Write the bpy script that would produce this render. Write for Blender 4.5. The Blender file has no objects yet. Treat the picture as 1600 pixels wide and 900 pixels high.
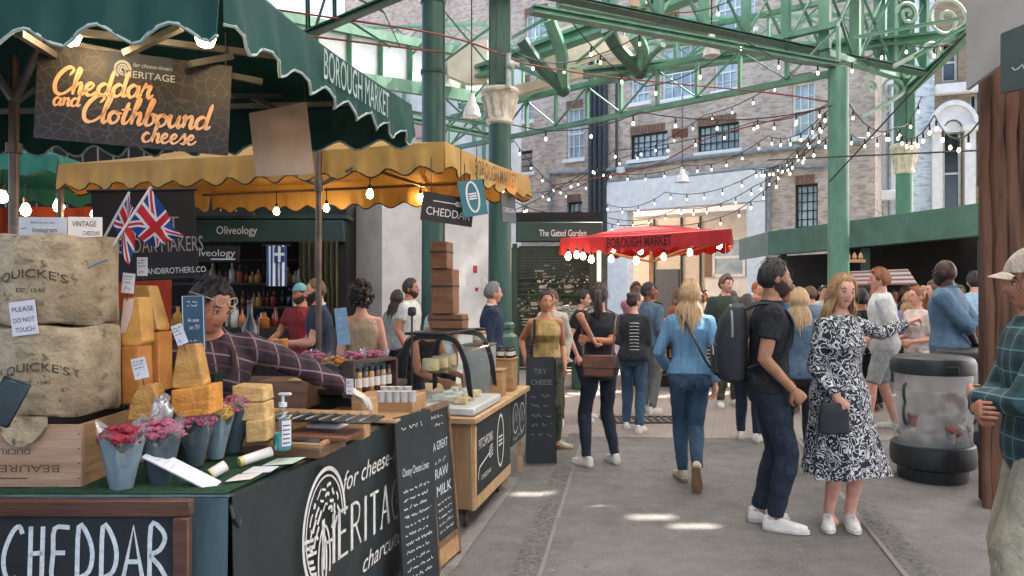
import bpy, bmesh, math, random
import numpy as np
from mathutils import Vector, Matrix, Euler
random.seed(7); RS = np.random.RandomState(5)
R = math.radians; PI = math.pi
SC = bpy.context.scene; COL = SC.collection
V = Vector

# ---- picture geometry of the level camera: focal length (in photo pixels), horizon row, eye height
F, CX, CY, CH = 1150.0, 800.0, 460.0, 1.57
def at(px, py, Y): return V(((px-CX)/F*Y, Y, CH-(py-CY)/F*Y))
def xof(px, Y): return (px-CX)/F*Y
def zof(py, Y): return CH-(py-CY)/F*Y
def gnd(px, py):
    Y = CH*F/(py-CY); return V(((px-CX)/F*Y, Y, 0))

# ------------------------------------------------------------------ colours and materials
def c(h, k=1.0):
    h = h.lstrip('#'); o = []
    for i in (0, 2, 4):
        s = int(h[i:i+2], 16)/255
        o.append((s/12.92 if s <= .04045 else ((s+.055)/1.055)**2.4)*k)
    return (o[0], o[1], o[2], 1.0)
MATS = {}
def newmat(name):
    m = bpy.data.materials.new(name); m.use_nodes = True
    nt = m.node_tree; b = nt.nodes['Principled BSDF']
    MATS[name] = m
    return m, nt, b
def nd(nt, t, **kw):
    n = nt.nodes.new(t)
    for k, v in kw.items():
        if k.startswith('i_'): n.inputs[k[2:].replace('_', ' ')].default_value = v
        else: setattr(n, k, v)
    return n
def mixc(nt, fac, a, b):
    n = nt.nodes.new('ShaderNodeMix'); n.data_type = 'RGBA'
    for s, v in ((n.inputs[0], fac), (n.inputs[6], a), (n.inputs[7], b)):
        if hasattr(v, 'is_linked'): nt.links.new(v, s)
        else: s.default_value = v
    return n.outputs[2]
def mth(nt, op, a, b=None):
    n = nt.nodes.new('ShaderNodeMath'); n.operation = op
    for s, v in ((n.inputs[0], a), (n.inputs[1], b)):
        if v is None: continue
        if hasattr(v, 'is_linked'): nt.links.new(v, s)
        else: s.default_value = v
    return n.outputs[0]
def coords(nt, scale=(1, 1, 1), rot=(0, 0, 0)):
    tc = nd(nt, 'ShaderNodeTexCoord'); mp = nd(nt, 'ShaderNodeMapping')
    mp.inputs['Scale'].default_value = scale; mp.inputs['Rotation'].default_value = rot
    nt.links.new(tc.outputs['Object'], mp.inputs['Vector']); return mp.outputs[0]
def noise(nt, vec, scale, detail=4, rough=.55, lo=.35, hi=.65):
    n = nd(nt, 'ShaderNodeTexNoise'); n.inputs['Scale'].default_value = scale
    n.inputs['Detail'].default_value = detail; n.inputs['Roughness'].default_value = rough
    nt.links.new(vec, n.inputs['Vector'])
    r = nd(nt, 'ShaderNodeMapRange'); r.inputs[1].default_value = lo; r.inputs[2].default_value = hi
    nt.links.new(n.outputs[0], r.inputs[0]); return r.outputs[0]
def bumpn(nt, b, h, strength, dist=.01):
    n = nd(nt, 'ShaderNodeBump'); n.inputs['Strength'].default_value = strength; n.inputs['Distance'].default_value = dist
    nt.links.new(h, n.inputs['Height']); nt.links.new(n.outputs[0], b.inputs['Normal'])
def pm(name, col, rough=.6, col2=None, scale=9, stretch=(1, 1, 1), bump=.15, bscale=None, metal=0, lo=.35, hi=.65,
       emit=0, sss=0, spec=.4, coat=0, detail=4, dist=.01):
    """principled material with noise-mixed colour and a fine bump"""
    if name in MATS: return MATS[name]
    m, nt, b = newmat(name)
    if isinstance(col, str): col = c(col)
    if col2 is None: col2 = tuple(x*.72 for x in col[:3])+(1,)
    elif isinstance(col2, str): col2 = c(col2)
    v = coords(nt, stretch); n = noise(nt, v, scale, detail, .6, lo, hi)
    nt.links.new(mixc(nt, n, col, col2), b.inputs['Base Color'])
    b.inputs['Roughness'].default_value = rough; b.inputs['Metallic'].default_value = metal
    b.inputs['Specular IOR Level'].default_value = spec; b.inputs['Coat Weight'].default_value = coat
    if bump:
        bumpn(nt, b, noise(nt, v, bscale or scale*4, 5, .6, .2, .8), bump, dist)
    if sss: b.inputs['Subsurface Weight'].default_value = sss; b.inputs['Subsurface Radius'].default_value = (.02, .008, .004)
    if emit:
        b.inputs['Emission Color'].default_value = col; b.inputs['Emission Strength'].default_value = emit
    return m
def wood(name, a, b_, rough=.55, axis=0, sc=6):
    st = [3, 3, 3]; st[axis] = .35
    return pm(name, a, rough, b_, sc, tuple(st), .25, sc*3, lo=.3, hi=.7)
def glow(name, col, s, sample=True):
    m, nt, b = newmat(name); b.inputs['Base Color'].default_value = col
    b.inputs['Emission Color'].default_value = col; b.inputs['Emission Strength'].default_value = s
    if not sample: m.cycles.emission_sampling = 'NONE'
    return m
def cloth(name, col, col2, trans=.35, scale=2.5):
    """woven awning fabric that lets some light through"""
    m, nt, b = newmat(name); out = nt.nodes['Material Output']
    v = coords(nt); n = noise(nt, v, scale, 5)
    cc = mixc(nt, n, c(col), c(col2)); nt.links.new(cc, b.inputs['Base Color'])
    b.inputs['Roughness'].default_value = .7
    w = noise(nt, coords(nt, (1, 1, .35)), 7, 3, .5, .2, .8); bumpn(nt, b, w, .45, .02)
    t = nd(nt, 'ShaderNodeBsdfTranslucent'); nt.links.new(cc, t.inputs[0])
    mx = nd(nt, 'ShaderNodeMixShader'); mx.inputs[0].default_value = trans
    nt.links.new(b.outputs[0], mx.inputs[1]); nt.links.new(t.outputs[0], mx.inputs[2]); nt.links.new(mx.outputs[0], out.inputs[0])
    return m
def pane(name, tint=(1, 1, 1, 1), gl=.12, haze=0.0):
    """thin clear sheet: mostly see-through, some reflection, optional frosting"""
    m, nt, b = newmat(name); out = nt.nodes['Material Output']
    tr = nd(nt, 'ShaderNodeBsdfTransparent'); tr.inputs[0].default_value = tint
    b.inputs['Base Color'].default_value = (.8, .82, .82, 1); b.inputs['Roughness'].default_value = .06
    fr = nd(nt, 'ShaderNodeLayerWeight'); fr.inputs[0].default_value = .3
    gls = nd(nt, 'ShaderNodeBsdfGlossy'); gls.inputs['Roughness'].default_value = .05
    f = mth(nt, 'ADD', mth(nt, 'MULTIPLY', mth(nt, 'POWER', fr.outputs['Facing'], 3.0), .6), gl)
    mx = nd(nt, 'ShaderNodeMixShader'); nt.links.new(f, mx.inputs[0])
    nt.links.new(tr.outputs[0], mx.inputs[1]); nt.links.new(gls.outputs[0], mx.inputs[2])
    last = mx.outputs[0]
    if haze:
        d = nd(nt, 'ShaderNodeBsdfDiffuse'); d.inputs[0].default_value = (.75, .77, .77, 1)
        t = nd(nt, 'ShaderNodeBsdfTranslucent'); t.inputs[0].default_value = (.75, .77, .77, 1)
        a = nd(nt, 'ShaderNodeMixShader'); nt.links.new(d.outputs[0], a.inputs[1]); nt.links.new(t.outputs[0], a.inputs[2])
        m2 = nd(nt, 'ShaderNodeMixShader'); m2.inputs[0].default_value = haze
        nt.links.new(last, m2.inputs[1]); nt.links.new(a.outputs[0], m2.inputs[2]); last = m2.outputs[0]
    nt.links.new(last, out.inputs[0]); return m
def brick(name, a, b_, mortar, scale=1.0, stain='#8f8478'):
    m, nt, b = newmat(name)
    tc = nd(nt, 'ShaderNodeTexCoord'); sp = nd(nt, 'ShaderNodeSeparateXYZ'); cb = nd(nt, 'ShaderNodeCombineXYZ')
    nt.links.new(tc.outputs['Object'], sp.inputs[0]); nt.links.new(sp.outputs[0], cb.inputs[0]); nt.links.new(sp.outputs[2], cb.inputs[1])
    bt = nd(nt, 'ShaderNodeTexBrick'); bt.inputs['Scale'].default_value = scale
    bt.inputs['Brick Width'].default_value = .235; bt.inputs['Row Height'].default_value = .085; bt.inputs['Mortar Size'].default_value = .008
    bt.inputs['Color1'].default_value = c(a); bt.inputs['Color2'].default_value = c(b_); bt.inputs['Mortar'].default_value = c(mortar)
    bt.inputs['Bias'].default_value = -.1
    nt.links.new(cb.outputs[0], bt.inputs['Vector'])
    v = coords(nt); n = noise(nt, v, .8, 6, .65); n2 = noise(nt, coords(nt, (4.2, 4.2, 11)), 1.0, 2, .5, .5, .62)
    col = mixc(nt, mth(nt, 'MULTIPLY', n, .55), bt.outputs[0], c(stain))
    col = mixc(nt, mth(nt, 'MULTIPLY', n2, .35), col, c('#4a3f3a'))
    nt.links.new(col, b.inputs['Base Color']); b.inputs['Roughness'].default_value = .85
    bumpn(nt, b, bt.outputs[1], -.5, .01); return m
def plaid(name, base, dark, line, f=9.0, kx=(1, .6, 0), kz=(0, 0, 1), line2=None):
    m, nt, b = newmat(name)
    tc = nd(nt, 'ShaderNodeTexCoord')
    def proj(k):
        d = nd(nt, 'ShaderNodeVectorMath'); d.operation = 'DOT_PRODUCT'; d.inputs[1].default_value = k
        nt.links.new(tc.outputs['Object'], d.inputs[0]); return mth(nt, 'MULTIPLY', d.outputs['Value'], f)
    col = c(base)
    us = [proj(kx), proj(kz)]
    s = mth(nt, 'ADD', mth(nt, 'LESS_THAN', mth(nt, 'FRACT', us[0]), .45), mth(nt, 'LESS_THAN', mth(nt, 'FRACT', us[1]), .45))
    col = mixc(nt, mth(nt, 'MULTIPLY', s, .5), col, c(dark))
    l = mth(nt, 'MAXIMUM', mth(nt, 'LESS_THAN', mth(nt, 'FRACT', mth(nt, 'ADD', us[0], .28)), .07),
            mth(nt, 'LESS_THAN', mth(nt, 'FRACT', mth(nt, 'ADD', us[1], .28)), .07))
    col = mixc(nt, mth(nt, 'MULTIPLY', l, .6), col, c(line))
    if line2:
        l = mth(nt, 'LESS_THAN', mth(nt, 'FRACT', mth(nt, 'ADD', us[1], .75)), .1)
        col = mixc(nt, mth(nt, 'MULTIPLY', l, .7), col, c(line2))
    nt.links.new(col, b.inputs['Base Color']); b.inputs['Roughness'].default_value = .85
    bumpn(nt, b, noise(nt, coords(nt), 40, 3, .6, .2, .8), .3, .005); return m
def floral(name, a, b_):
    m, nt, b = newmat(name); v = coords(nt, (1, 1, .9))
    n1 = nd(nt, 'ShaderNodeTexNoise'); n1.inputs['Scale'].default_value = 16; n1.inputs['Detail'].default_value = 2.5; n1.inputs['Distortion'].default_value = 1.6
    nt.links.new(v, n1.inputs['Vector'])
    k = mth(nt, 'GREATER_THAN', mth(nt, 'PINGPONG', mth(nt, 'MULTIPLY', n1.outputs[0], 5.2), .5), .335)
    nt.links.new(mixc(nt, k, c(a), c(b_)), b.inputs['Base Color']); b.inputs['Roughness'].default_value = .8; return m

# ------------------------------------------------------------------ things, parts, tags
def mw(o):
    m = o.matrix_basis.copy()
    while o.parent: o = o.parent; m = o.matrix_basis @ m
    return m
def tag(o, label, cat, group=None, kind=None):
    if label: o['label'] = label
    if cat: o['category'] = cat
    if group: o['group'] = group
    if kind: o['kind'] = kind
    return o
def thing(name, label, cat, loc=(0, 0, 0), rotz=0, group=None):
    o = bpy.data.objects.new(name, None); COL.objects.link(o); o.empty_display_size = .1
    o.location = loc; o.rotation_euler = (0, 0, rotz); return tag(o, label, cat, group)
def struct(o): o['kind'] = 'structure'; return o
def dup(root, label=None, loc=None, rotz=None, group=None):
    """a copy of a thing together with copies of its parts and sub-parts"""
    def cp(o, par):
        n = o.copy(); COL.objects.link(n); n.parent = par; CH_[n.name] = []
        for ch in CH_.get(o.name, []): CH_[n.name].append(cp(ch, n))
        return n
    n = cp(root, root.parent)
    if label: n['label'] = label
    if group: n['group'] = group
    if loc is not None: n.location = loc
    if rotz is not None: n.rotation_euler = (0, 0, rotz)
    return n
CH_ = {}

# ------------------------------------------------------------------ mesh builder
def frame(d, up=V((0, 0, 1))):
    d = V(d).normalized(); u = V(up)
    if abs(d.dot(u.normalized())) > .98: u = V((0, 1, 0)) if abs(d.y) < .9 else V((1, 0, 0))
    s = d.cross(u).normalized(); return d, s, s.cross(d).normalized()
class MB:
    def __init__(s): s.v = []; s.f = []; s.m = []; s.cur = 0
    def add(s, vs, fs, mi=None):
        o = len(s.v); s.v.extend([tuple(x) for x in vs]); mi = s.cur if mi is None else mi
        for f in fs: s.f.append(tuple(i+o for i in f)); s.m.append(mi)
        return s
    def box(s, ctr, size, rot=None, bev=0.0, mi=None):
        ctr = V(ctr); h = [x/2 for x in size]; M = rot if rot is not None else Matrix.Identity(3)
        if isinstance(M, (int, float)): M = Matrix.Rotation(M, 3, 'Z')
        if bev <= 0:
            vs = [ctr+M@V((sx*h[0], sy*h[1], sz*h[2])) for sx in (-1, 1) for sy in (-1, 1) for sz in (-1, 1)]
            fs = [(0, 1, 3, 2), (4, 6, 7, 5), (0, 4, 5, 1), (2, 3, 7, 6), (0, 2, 6, 4), (1, 5, 7, 3)]
            return s.add(vs, fs, mi)
        b = min(bev, min(h)*.9); vs = []; ix = {}
        for sx in (-1, 1):
            for sy in (-1, 1):
                for sz in (-1, 1):
                    for k in range(3):
                        sg = (sx, sy, sz); p = [sg[i]*(h[i] if i == k else h[i]-b) for i in range(3)]
                        ix[sg+(k,)] = len(vs); vs.append(V(p))
        fs = []
        for k in range(3):
            a, b2 = (k+1) % 3, (k+2) % 3
            for sg in (-1, 1):
                q = []
                for (p, r) in ((-1, -1), (1, -1), (1, 1), (-1, 1)):
                    t = [0, 0, 0]; t[k] = sg; t[a] = p; t[b2] = r; q.append(ix[tuple(t)+(k,)])
                fs.append(q)
            for sa in (-1, 1):
                for sb in (-1, 1):
                    t1 = [0, 0, 0]; t1[a] = sa; t1[b2] = sb; t1[k] = -1; t2 = list(t1); t2[k] = 1
                    fs.append([ix[tuple(t1)+(a,)], ix[tuple(t2)+(a,)], ix[tuple(t2)+(b2,)], ix[tuple(t1)+(b2,)]])
        for sx in (-1, 1):
            for sy in (-1, 1):
                for sz in (-1, 1): fs.append([ix[(sx, sy, sz, k)] for k in range(3)])
        out = []
        for f in fs:
            n = (vs[f[1]]-vs[f[0]]).cross(vs[f[2]]-vs[f[0]]); cc = sum((vs[i] for i in f), V())/len(f)
            out.append(tuple(f) if n.dot(cc) > 0 else tuple(reversed(f)))
        return s.add([ctr+M@p for p in vs], out, mi)
    def bar(s, a, b, w, h=None, bev=0, mi=None, up=V((0, 0, 1))):
        a = V(a); b = V(b); d, sd, u = frame(b-a, up); h = h or w
        M = Matrix((sd, d, u)).transposed()
        return s.box((a+b)/2, (w, (b-a).length, h), M, bev, mi)
    def tube(s, pts, r, seg=8, caps=True, mi=None, flat=1.0, up=V((0, 0, 1))):
        pts = [V(p) for p in pts]; n = len(pts)
        rs = list(r) if hasattr(r, '__len__') else [r]*n
        vs = []; d0, sd, u = frame(pts[1]-pts[0], up); pd = d0
        for i in range(n):
            d = (pts[min(i+1, n-1)]-pts[max(i-1, 0)])
            if d.length < 1e-9: d = pd
            d.normalize(); q = pd.rotation_difference(d); sd = q@sd; u = q@u; pd = d
            for k in range(seg):
                a = 2*PI*k/seg; vs.append(pts[i]+sd*(math.cos(a)*rs[i])+u*(math.sin(a)*rs[i]*flat))
        fs = [(i*seg+k, i*seg+(k+1) % seg, (i+1)*seg+(k+1) % seg, (i+1)*seg+k) for i in range(n-1) for k in range(seg)]
        if caps: fs += [tuple(reversed(range(seg))), tuple(range((n-1)*seg, n*seg))]
        return s.add(vs, fs, mi)
    def loft(s, rings, caps=True, mi=None, closed=True):
        n = len(rings[0]); vs = [p for r in rings for p in r]; kk = n if closed else n-1
        fs = [(i*n+k, i*n+(k+1) % n, (i+1)*n+(k+1) % n, (i+1)*n+k) for i in range(len(rings)-1) for k in range(kk)]
        if caps and closed: fs += [tuple(reversed(range(n))), tuple(range((len(rings)-1)*n, len(rings)*n))]
        return s.add(vs, fs, mi)
    def lathe(s, prof, ctr=(0, 0, 0), seg=16, mi=None, M=None, caps=True):
        ctr = V(ctr); M = M or Matrix.Identity(3)
        rings = [[ctr+M@V((r*math.cos(2*PI*k/seg), r*math.sin(2*PI*k/seg), z)) for k in range(seg)] for r, z in prof]
        return s.loft(rings, caps, mi)
    def ball(s, ctr, r, seg=10, rings=6, mi=None, M=None):
        if not hasattr(r, '__len__'): r = (r, r, r)
        ctr = V(ctr); vs = []; M = M or Matrix.Identity(3)
        for i in range(1, rings):
            t = PI*i/rings
            for k in range(seg):
                a = 2*PI*k/seg; vs.append(ctr+M@V((r[0]*math.sin(t)*math.cos(a), r[1]*math.sin(t)*math.sin(a), -r[2]*math.cos(t))))
        b = len(vs); vs += [ctr+M@V((0, 0, -r[2])), ctr+M@V((0, 0, r[2]))]
        fs = [(i*seg+k, i*seg+(k+1) % seg, (i+1)*seg+(k+1) % seg, (i+1)*seg+k) for i in range(rings-2) for k in range(seg)]
        fs += [((k+1) % seg, k, b) for k in range(seg)]+[((rings-2)*seg+k, (rings-2)*seg+(k+1) % seg, b+1) for k in range(seg)]
        return s.add(vs, fs, mi)
    def prism(s, poly, M, t, mi=None):
        """polygon in the x,y plane of the 4x4 matrix M, extruded by t along its z"""
        n = len(poly); ar = sum(poly[i][0]*poly[(i+1) % n][1]-poly[(i+1) % n][0]*poly[i][1] for i in range(n))
        if ar < 0: poly = list(reversed(poly))
        vs = [M@V((x, y, 0)) for x, y in poly]+[M@V((x, y, t)) for x, y in poly]
        fs = [tuple(reversed(range(n))), tuple(range(n, 2*n))]+[(i, (i+1) % n, n+(i+1) % n, n+i) for i in range(n)]
        return s.add(vs, fs, mi)
    def grid(s, fn, nu, nv, thick=0, mi=None):
        P = [[V(fn(i/nu, j/nv)) for j in range(nv+1)] for i in range(nu+1)]
        w = nv+1; vs = [p for r in P for p in r]
        fs = [(i*w+j, (i+1)*w+j, (i+1)*w+j+1, i*w+j+1) for i in range(nu) for j in range(nv)]
        if thick:
            N = []
            for i in range(nu+1):
                for j in range(nv+1):
                    a = P[min(i+1, nu)][j]-P[max(i-1, 0)][j]; b = P[i][min(j+1, nv)]-P[i][max(j-1, 0)]
                    N.append(a.cross(b).normalized())
            o = len(vs); vs = vs+[p-n*thick for p, n in zip(vs, N)]
            fs = fs+[tuple(o+i for i in reversed(f)) for f in fs]
            ring = [i*w for i in range(nu)]+[nu*w+j for j in range(nv)]+[i*w+nv for i in range(nu, 0, -1)]+[j for j in range(nv, 0, -1)]
            for a, b in zip(ring, ring[1:]+ring[:1]): fs.append((b, a, o+a, o+b))
        return s.add(vs, fs, mi)
    def ribbon(s, pts, wid, M, lift=0.0, mi=None):
        """flat stroke through 2-D points in the x,y plane of M"""
        pts = [V((p[0], p[1])) for p in pts]; n = len(pts); vs = []
        ws = list(wid) if hasattr(wid, '__len__') else [wid]*n
        for i in range(n):
            d = pts[min(i+1, n-1)]-pts[max(i-1, 0)]
            if d.length < 1e-9: d = V((1, 0))
            d.normalize(); nn = V((-d.y, d.x))*ws[i]/2
            for q in (pts[i]+nn, pts[i]-nn): vs.append(M@V((q.x, q.y, lift)))
        return s.add(vs, [(2*i, 2*i+1, 2*i+3, 2*i+2) for i in range(n-1)], mi)
    def build(s, name, mats, parent=None, smooth=True, ang=38, origin=None, local=False):
        me = bpy.data.meshes.new(name); vs = np.array(s.v, dtype=np.float64).reshape(-1, 3)
        if not isinstance(mats, (list, tuple)): mats = [mats]
        o = bpy.data.objects.new(name, me)
        if parent is not None:
            o.parent = parent; CH_.setdefault(parent.name, []).append(o)
            if not local:
                inv = np.array(mw(parent).inverted()); vs = vs@inv[:3, :3].T+inv[:3, 3]
        else:
            if origin is None:
                mn, mx = vs.min(0), vs.max(0); origin = ((mn[0]+mx[0])/2, (mn[1]+mx[1])/2, mn[2])
            o.location = origin; vs = vs-np.array(origin)
        me.from_pydata(vs.tolist(), [], s.f)
        for m in mats: me.materials.append(m)
        me.polygons.foreach_set('material_index', [min(x, len(mats)-1) for x in s.m])
        if smooth:
            me.polygons.foreach_set('use_smooth', [True]*len(s.f))
            if ang: me.set_sharp_from_angle(angle=R(ang))
        me.update(); COL.objects.link(o); return o

def plane_M(o, x, y):
    """4x4 with origin o, x axis along x, y axis along y, z = the facing side"""
    x = V(x).normalized(); y = V(y); y = (y-x*x.dot(y)).normalized(); z = x.cross(y)
    return Matrix(((x.x, y.x, z.x, o[0]), (x.y, y.y, z.y, o[1]), (x.z, y.z, z.z, o[2]), (0, 0, 0, 1)))
def crm(p, n=6):
    """Catmull-Rom through 2-D or 3-D points"""
    P = [np.array(q, float) for q in p]; P = [2*P[0]-P[1]]+P+[2*P[-1]-P[-2]]; o = []
    for i in range(1, len(P)-2):
        a, b, d, e = P[i-1:i+3]
        for k in range(n):
            t = k/n; o.append(.5*(2*b+(d-a)*t+(2*a-5*b+4*d-e)*t*t+(3*b-a-3*d+e)*t**3))
    o.append(P[-2]); return [tuple(x) for x in o]
TXT = {}
def text(mb, s, M, size, width=None, mi=None, shear=0, bold=0, align='LEFT', th=.0012, lift=.0015):
    """Blender's own built-in typeface as thin raised lettering on the plane M"""
    key = (s, shear, bold, align)
    if key not in TXT:
        cu = bpy.data.curves.new('lettering', 'FONT'); cu.body = s; cu.size = 1; cu.shear = shear; cu.offset = bold; cu.align_x = align
        cu.resolution_u = 3; cu.extrude = 0
        o = bpy.data.objects.new('lettering', cu); me = o.to_mesh()
        TXT[key] = ([v.co.copy() for v in me.vertices], [tuple(p.vertices) for p in me.polygons]); o.to_mesh_clear()
        bpy.data.objects.remove(o); bpy.data.curves.remove(cu)
    vs, fs = TXT[key]
    if not vs: return
    w = max(v.x for v in vs)-min(v.x for v in vs); kx = size if width is None else width/w
    mb.add([M@V((v.x*kx, v.y*size, lift)) for v in vs], fs, mi)
def scribble(mb, M, x0, y, w, h, mi=None, sw=.002, seed=0, lift=.002):
    """an illegible handwritten line"""
    rr = random.Random(seed); x = x0; pts = []
    while x < x0+w:
        if rr.random() < .13 and len(pts) > 3:
            mb.ribbon(pts, sw, M, lift, mi); pts = []; x += h*.8
        pts.append((x, y+rr.uniform(0, h*.8)*(1.6 if rr.random() < .2 else 1))); x += h*rr.uniform(.14, .34)
    if len(pts) > 1: mb.ribbon(pts, sw, M, lift, mi)
# ================================================================== PEOPLE
# a figure faces -Y at yaw 0 (towards the camera); +X is its own left side; sizes for a 1.70 m body, then scaled
def sst(a, b, x):
    t = np.clip((x-a)/(b-a), 0, 1); return t*t*(3-2*t)
def wob(P, f, seed):
    rr = np.random.RandomState(seed); o = np.zeros(len(P))
    for i in range(5):
        k = rr.normal(size=3)*f; o += np.sin(P@k+rr.uniform(0, 6.3))
    return o/5
def remesh(mb, vox, smooth=2, wrinkle=0, wf=(30, 30, 12), seed=0):
    """weld the overlapping closed shapes of mb into one continuous skin"""
    me = bpy.data.meshes.new('skin'); me.from_pydata(mb.v, [], mb.f)
    o = bpy.data.objects.new('skin', me); COL.objects.link(o)
    m = o.modifiers.new('r', 'REMESH'); m.mode = 'VOXEL'; m.voxel_size = vox
    sm = o.modifiers.new('s', 'SMOOTH'); sm.factor = .5; sm.iterations = smooth
    dg = bpy.context.evaluated_depsgraph_get(); e = o.evaluated_get(dg); m2 = e.to_mesh()
    n = len(m2.vertices); co = np.empty(n*3); m2.vertices.foreach_get('co', co); co = co.reshape(-1, 3)
    no = np.empty(n*3); m2.vertices.foreach_get('normal', no); no = no.reshape(-1, 3)
    fs = [tuple(p.vertices) for p in m2.polygons]; e.to_mesh_clear()
    bpy.data.objects.remove(o); bpy.data.meshes.remove(me)
    if wrinkle:
        w = wob(co*np.array(wf), 1.0, seed)+.5*wob(co*np.array(wf)*2.1, 1.0, seed+9)
        co = co+no*(w*wrinkle)[:, None]
    return co, fs

SKIN = {k: pm('skin_'+k, v, .5, v2, 14, bump=.08, sss=.12, spec=.35) for k, v, v2 in (
    ('fair', '#d3a088', '#c48a72'), ('tan', '#b98163', '#a56c50'), ('olive', '#a87a5c', '#94664a'), ('brown', '#7a5039', '#69422f'), ('dark', '#4a3026', '#3c261e'))}
EYEW = pm('eye_white', '#d8d2cb', .25, bump=0); EYED = pm('eye_iris', '#23170f', .2, bump=0)
LIPS = {k: pm('lips_'+k, v, .45, bump=0) for k, v in (('fair', '#a9605a'), ('tan', '#96574b'), ('olive', '#87503f'), ('brown', '#5f372c'), ('dark', '#3d241f'))}
def hairmat(name, a, b): return pm('hair_'+name, a, .42, b, 9, (14, 14, 1.2), .6, 20, lo=.3, hi=.7, spec=.5)
HAIR = {'black': hairmat('black', '#17120f', '#2a211c'), 'dark': hairmat('dark', '#2c1f18', '#46332a'), 'brown': hairmat('brown', '#4d3425', '#74543d'),
        'blonde': hairmat('blonde', '#8d6642', '#c09a6a'), 'fairblonde': hairmat('fairblonde', '#a07a50', '#cfae82'), 'grey': hairmat('grey', '#8d8781', '#5d5853'), 'ginger': hairmat('ginger', '#7a4526', '#a0643a')}

TORSO = {'m': [(.80, .10, .08), (.86, .155, .11), (.93, .168, .118), (1.0, .155, .108), (1.08, .15, .105), (1.17, .16, .112), (1.26, .176, .12), (1.32, .180, .112), (1.375, .150, .095), (1.425, .085, .07), (1.46, .06, .058)],
         'f': [(.80, .10, .085), (.86, .165, .115), (.92, .172, .12), (.99, .152, .108), (1.07, .128, .098), (1.15, .134, .10), (1.23, .15, .122), (1.30, .150, .112), (1.36, .128, .088), (1.41, .075, .065), (1.45, .05, .05)]}
def ell(cx, cy, z, a, b, n=18, e=2.3):
    o = []
    for k in range(n):
        t = 2*PI*k/n; ct, st_ = math.cos(t), math.sin(t)
        o.append(V((cx+a*math.copysign(abs(ct)**(2/e), ct), cy+b*math.copysign(abs(st_)**(2/e), st_), z)))
    return o
def ik(a, b, l1, l2, pole):
    d = b-a; L = d.length
    if L > (l1+l2)*.995: b = a+d*((l1+l2)*.995/L); d = b-a; L = d.length
    x = (l1*l1-l2*l2+L*L)/(2*L); h = math.sqrt(max(l1*l1-x*x, 0)); u = d.normalized()
    p = V(pole)-u*V(pole).dot(u)
    return a+u*x+p.normalized()*h, b
def head_mesh(mb, H, seg=28, rng=22, fem=False, mats=(0, 1, 2, 3), full=True, beard=None):
    """head with brow, sockets, nose, lips, chin and ears; H maps head space (centre of skull, facing -Y) to body space"""
    P = []
    for i in range(1, rng):
        t = PI*i/rng
        for k in range(seg):
            a = 2*PI*k/seg; P.append((math.sin(t)*math.cos(a), math.sin(t)*math.sin(a), -math.cos(t)))
    P += [(0, 0, -1), (0, 0, 1)]; P = np.array(P); x, y, z = P.T
    jaw = sst(.1, -.95, z); Q = np.empty_like(P)
    Q[:, 0] = x*.077*(1-.30*jaw)*(1+.03*np.exp(-((z+.05)/.3)**2)); Q[:, 1] = y*.098; Q[:, 2] = z*.122
    back = (y > 0); Q[:, 1] = np.where(back, Q[:, 1]*(1-.30*sst(-.15, -.9, z)), Q[:, 1])
    face = sst(.1, -.5, y)
    g = lambda cx, cz, sx, sz: np.exp(-((x-cx)/sx)**2-((z-cz)/sz)**2)*face
    dy = np.zeros(len(P)); dy += .010*g(0, -.78, .34, .2)                       # chin
    fr = sst(-.3, -.8, z)*face; dy += fr*.012
    dy += .006*g(0, .22, .6, .1)-.013*(g(.40, .03, .2, .12)+g(-.40, .03, .2, .12))
    dy += .020*g(0, -.22, .13, .13)+.012*g(0, -.08, .10, .16)+.006*(g(.14, -.27, .09, .07)+g(-.14, -.27, .09, .07))
    dy += .006*(g(0, -.46, .3, .05)+g(0, -.57, .26, .055))-.003*g(0, -.515, .3, .022)-.004*g(0, -.38, .12, .05)
    dy += .005*(g(.5, -.25, .2, .2)+g(-.5, -.25, .2, .2))
    Q[:, 1] -= dy
    fs = [(i*seg+k, i*seg+(k+1) % seg, (i+1)*seg+(k+1) % seg, (i+1)*seg+k) for i in range(rng-2) for k in range(seg)]
    b = (rng-1)*seg; fs += [((k+1) % seg, k, b) for k in range(seg)]+[((rng-2)*seg+k, (rng-2)*seg+(k+1) % seg, b+1) for k in range(seg)]
    vs = [H@V(q) for q in Q]; o = len(mb.v); mb.v.extend([tuple(v) for v in vs])
    for f in fs:
        cx, cy, cz = P[list(f)].mean(0)
        lip = full and cy < -.6 and abs(cx) < .29 and -.62+.34*abs(cx) < cz < -.455+.2*abs(cx)
        mb.f.append(tuple(i+o for i in f)); mb.m.append(mats[3] if lip else mats[0])
    for s in (-1, 1):
        mb.ball(H@V((s*.080, .008, -.008)), (.009, .021, .032), 8, 6, mats[0], M=H.to_3x3()@Matrix.Rotation(s*.35, 3, 'Z')@Matrix.Rotation(-.2, 3, 'X'))
        if full:
            e = V((s*.030, -.0795, .004)); mb.ball(H@e, (.0140, .0095, .0060), 10, 6, mats[1], M=H.to_3x3())
            mb.ball(H@(e+V((0, -.0072, -.0005))), (.0060, .0045, .0056), 8, 5, mats[2], M=H.to_3x3())
            mb.tube([H@V((s*.016, -.0915, .0275)), H@V((s*.031, -.0895, .0345)), H@V((s*.050, -.0765, .027))], [.0024, .0036, .002], 5, True, mats[2])
            mb.tube([H@V((s*.016, -.0885, .0085)), H@V((s*.030, -.0895, .0128)), H@V((s*.046, -.080, .0075))], .0016, 4, True, mats[2])
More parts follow.
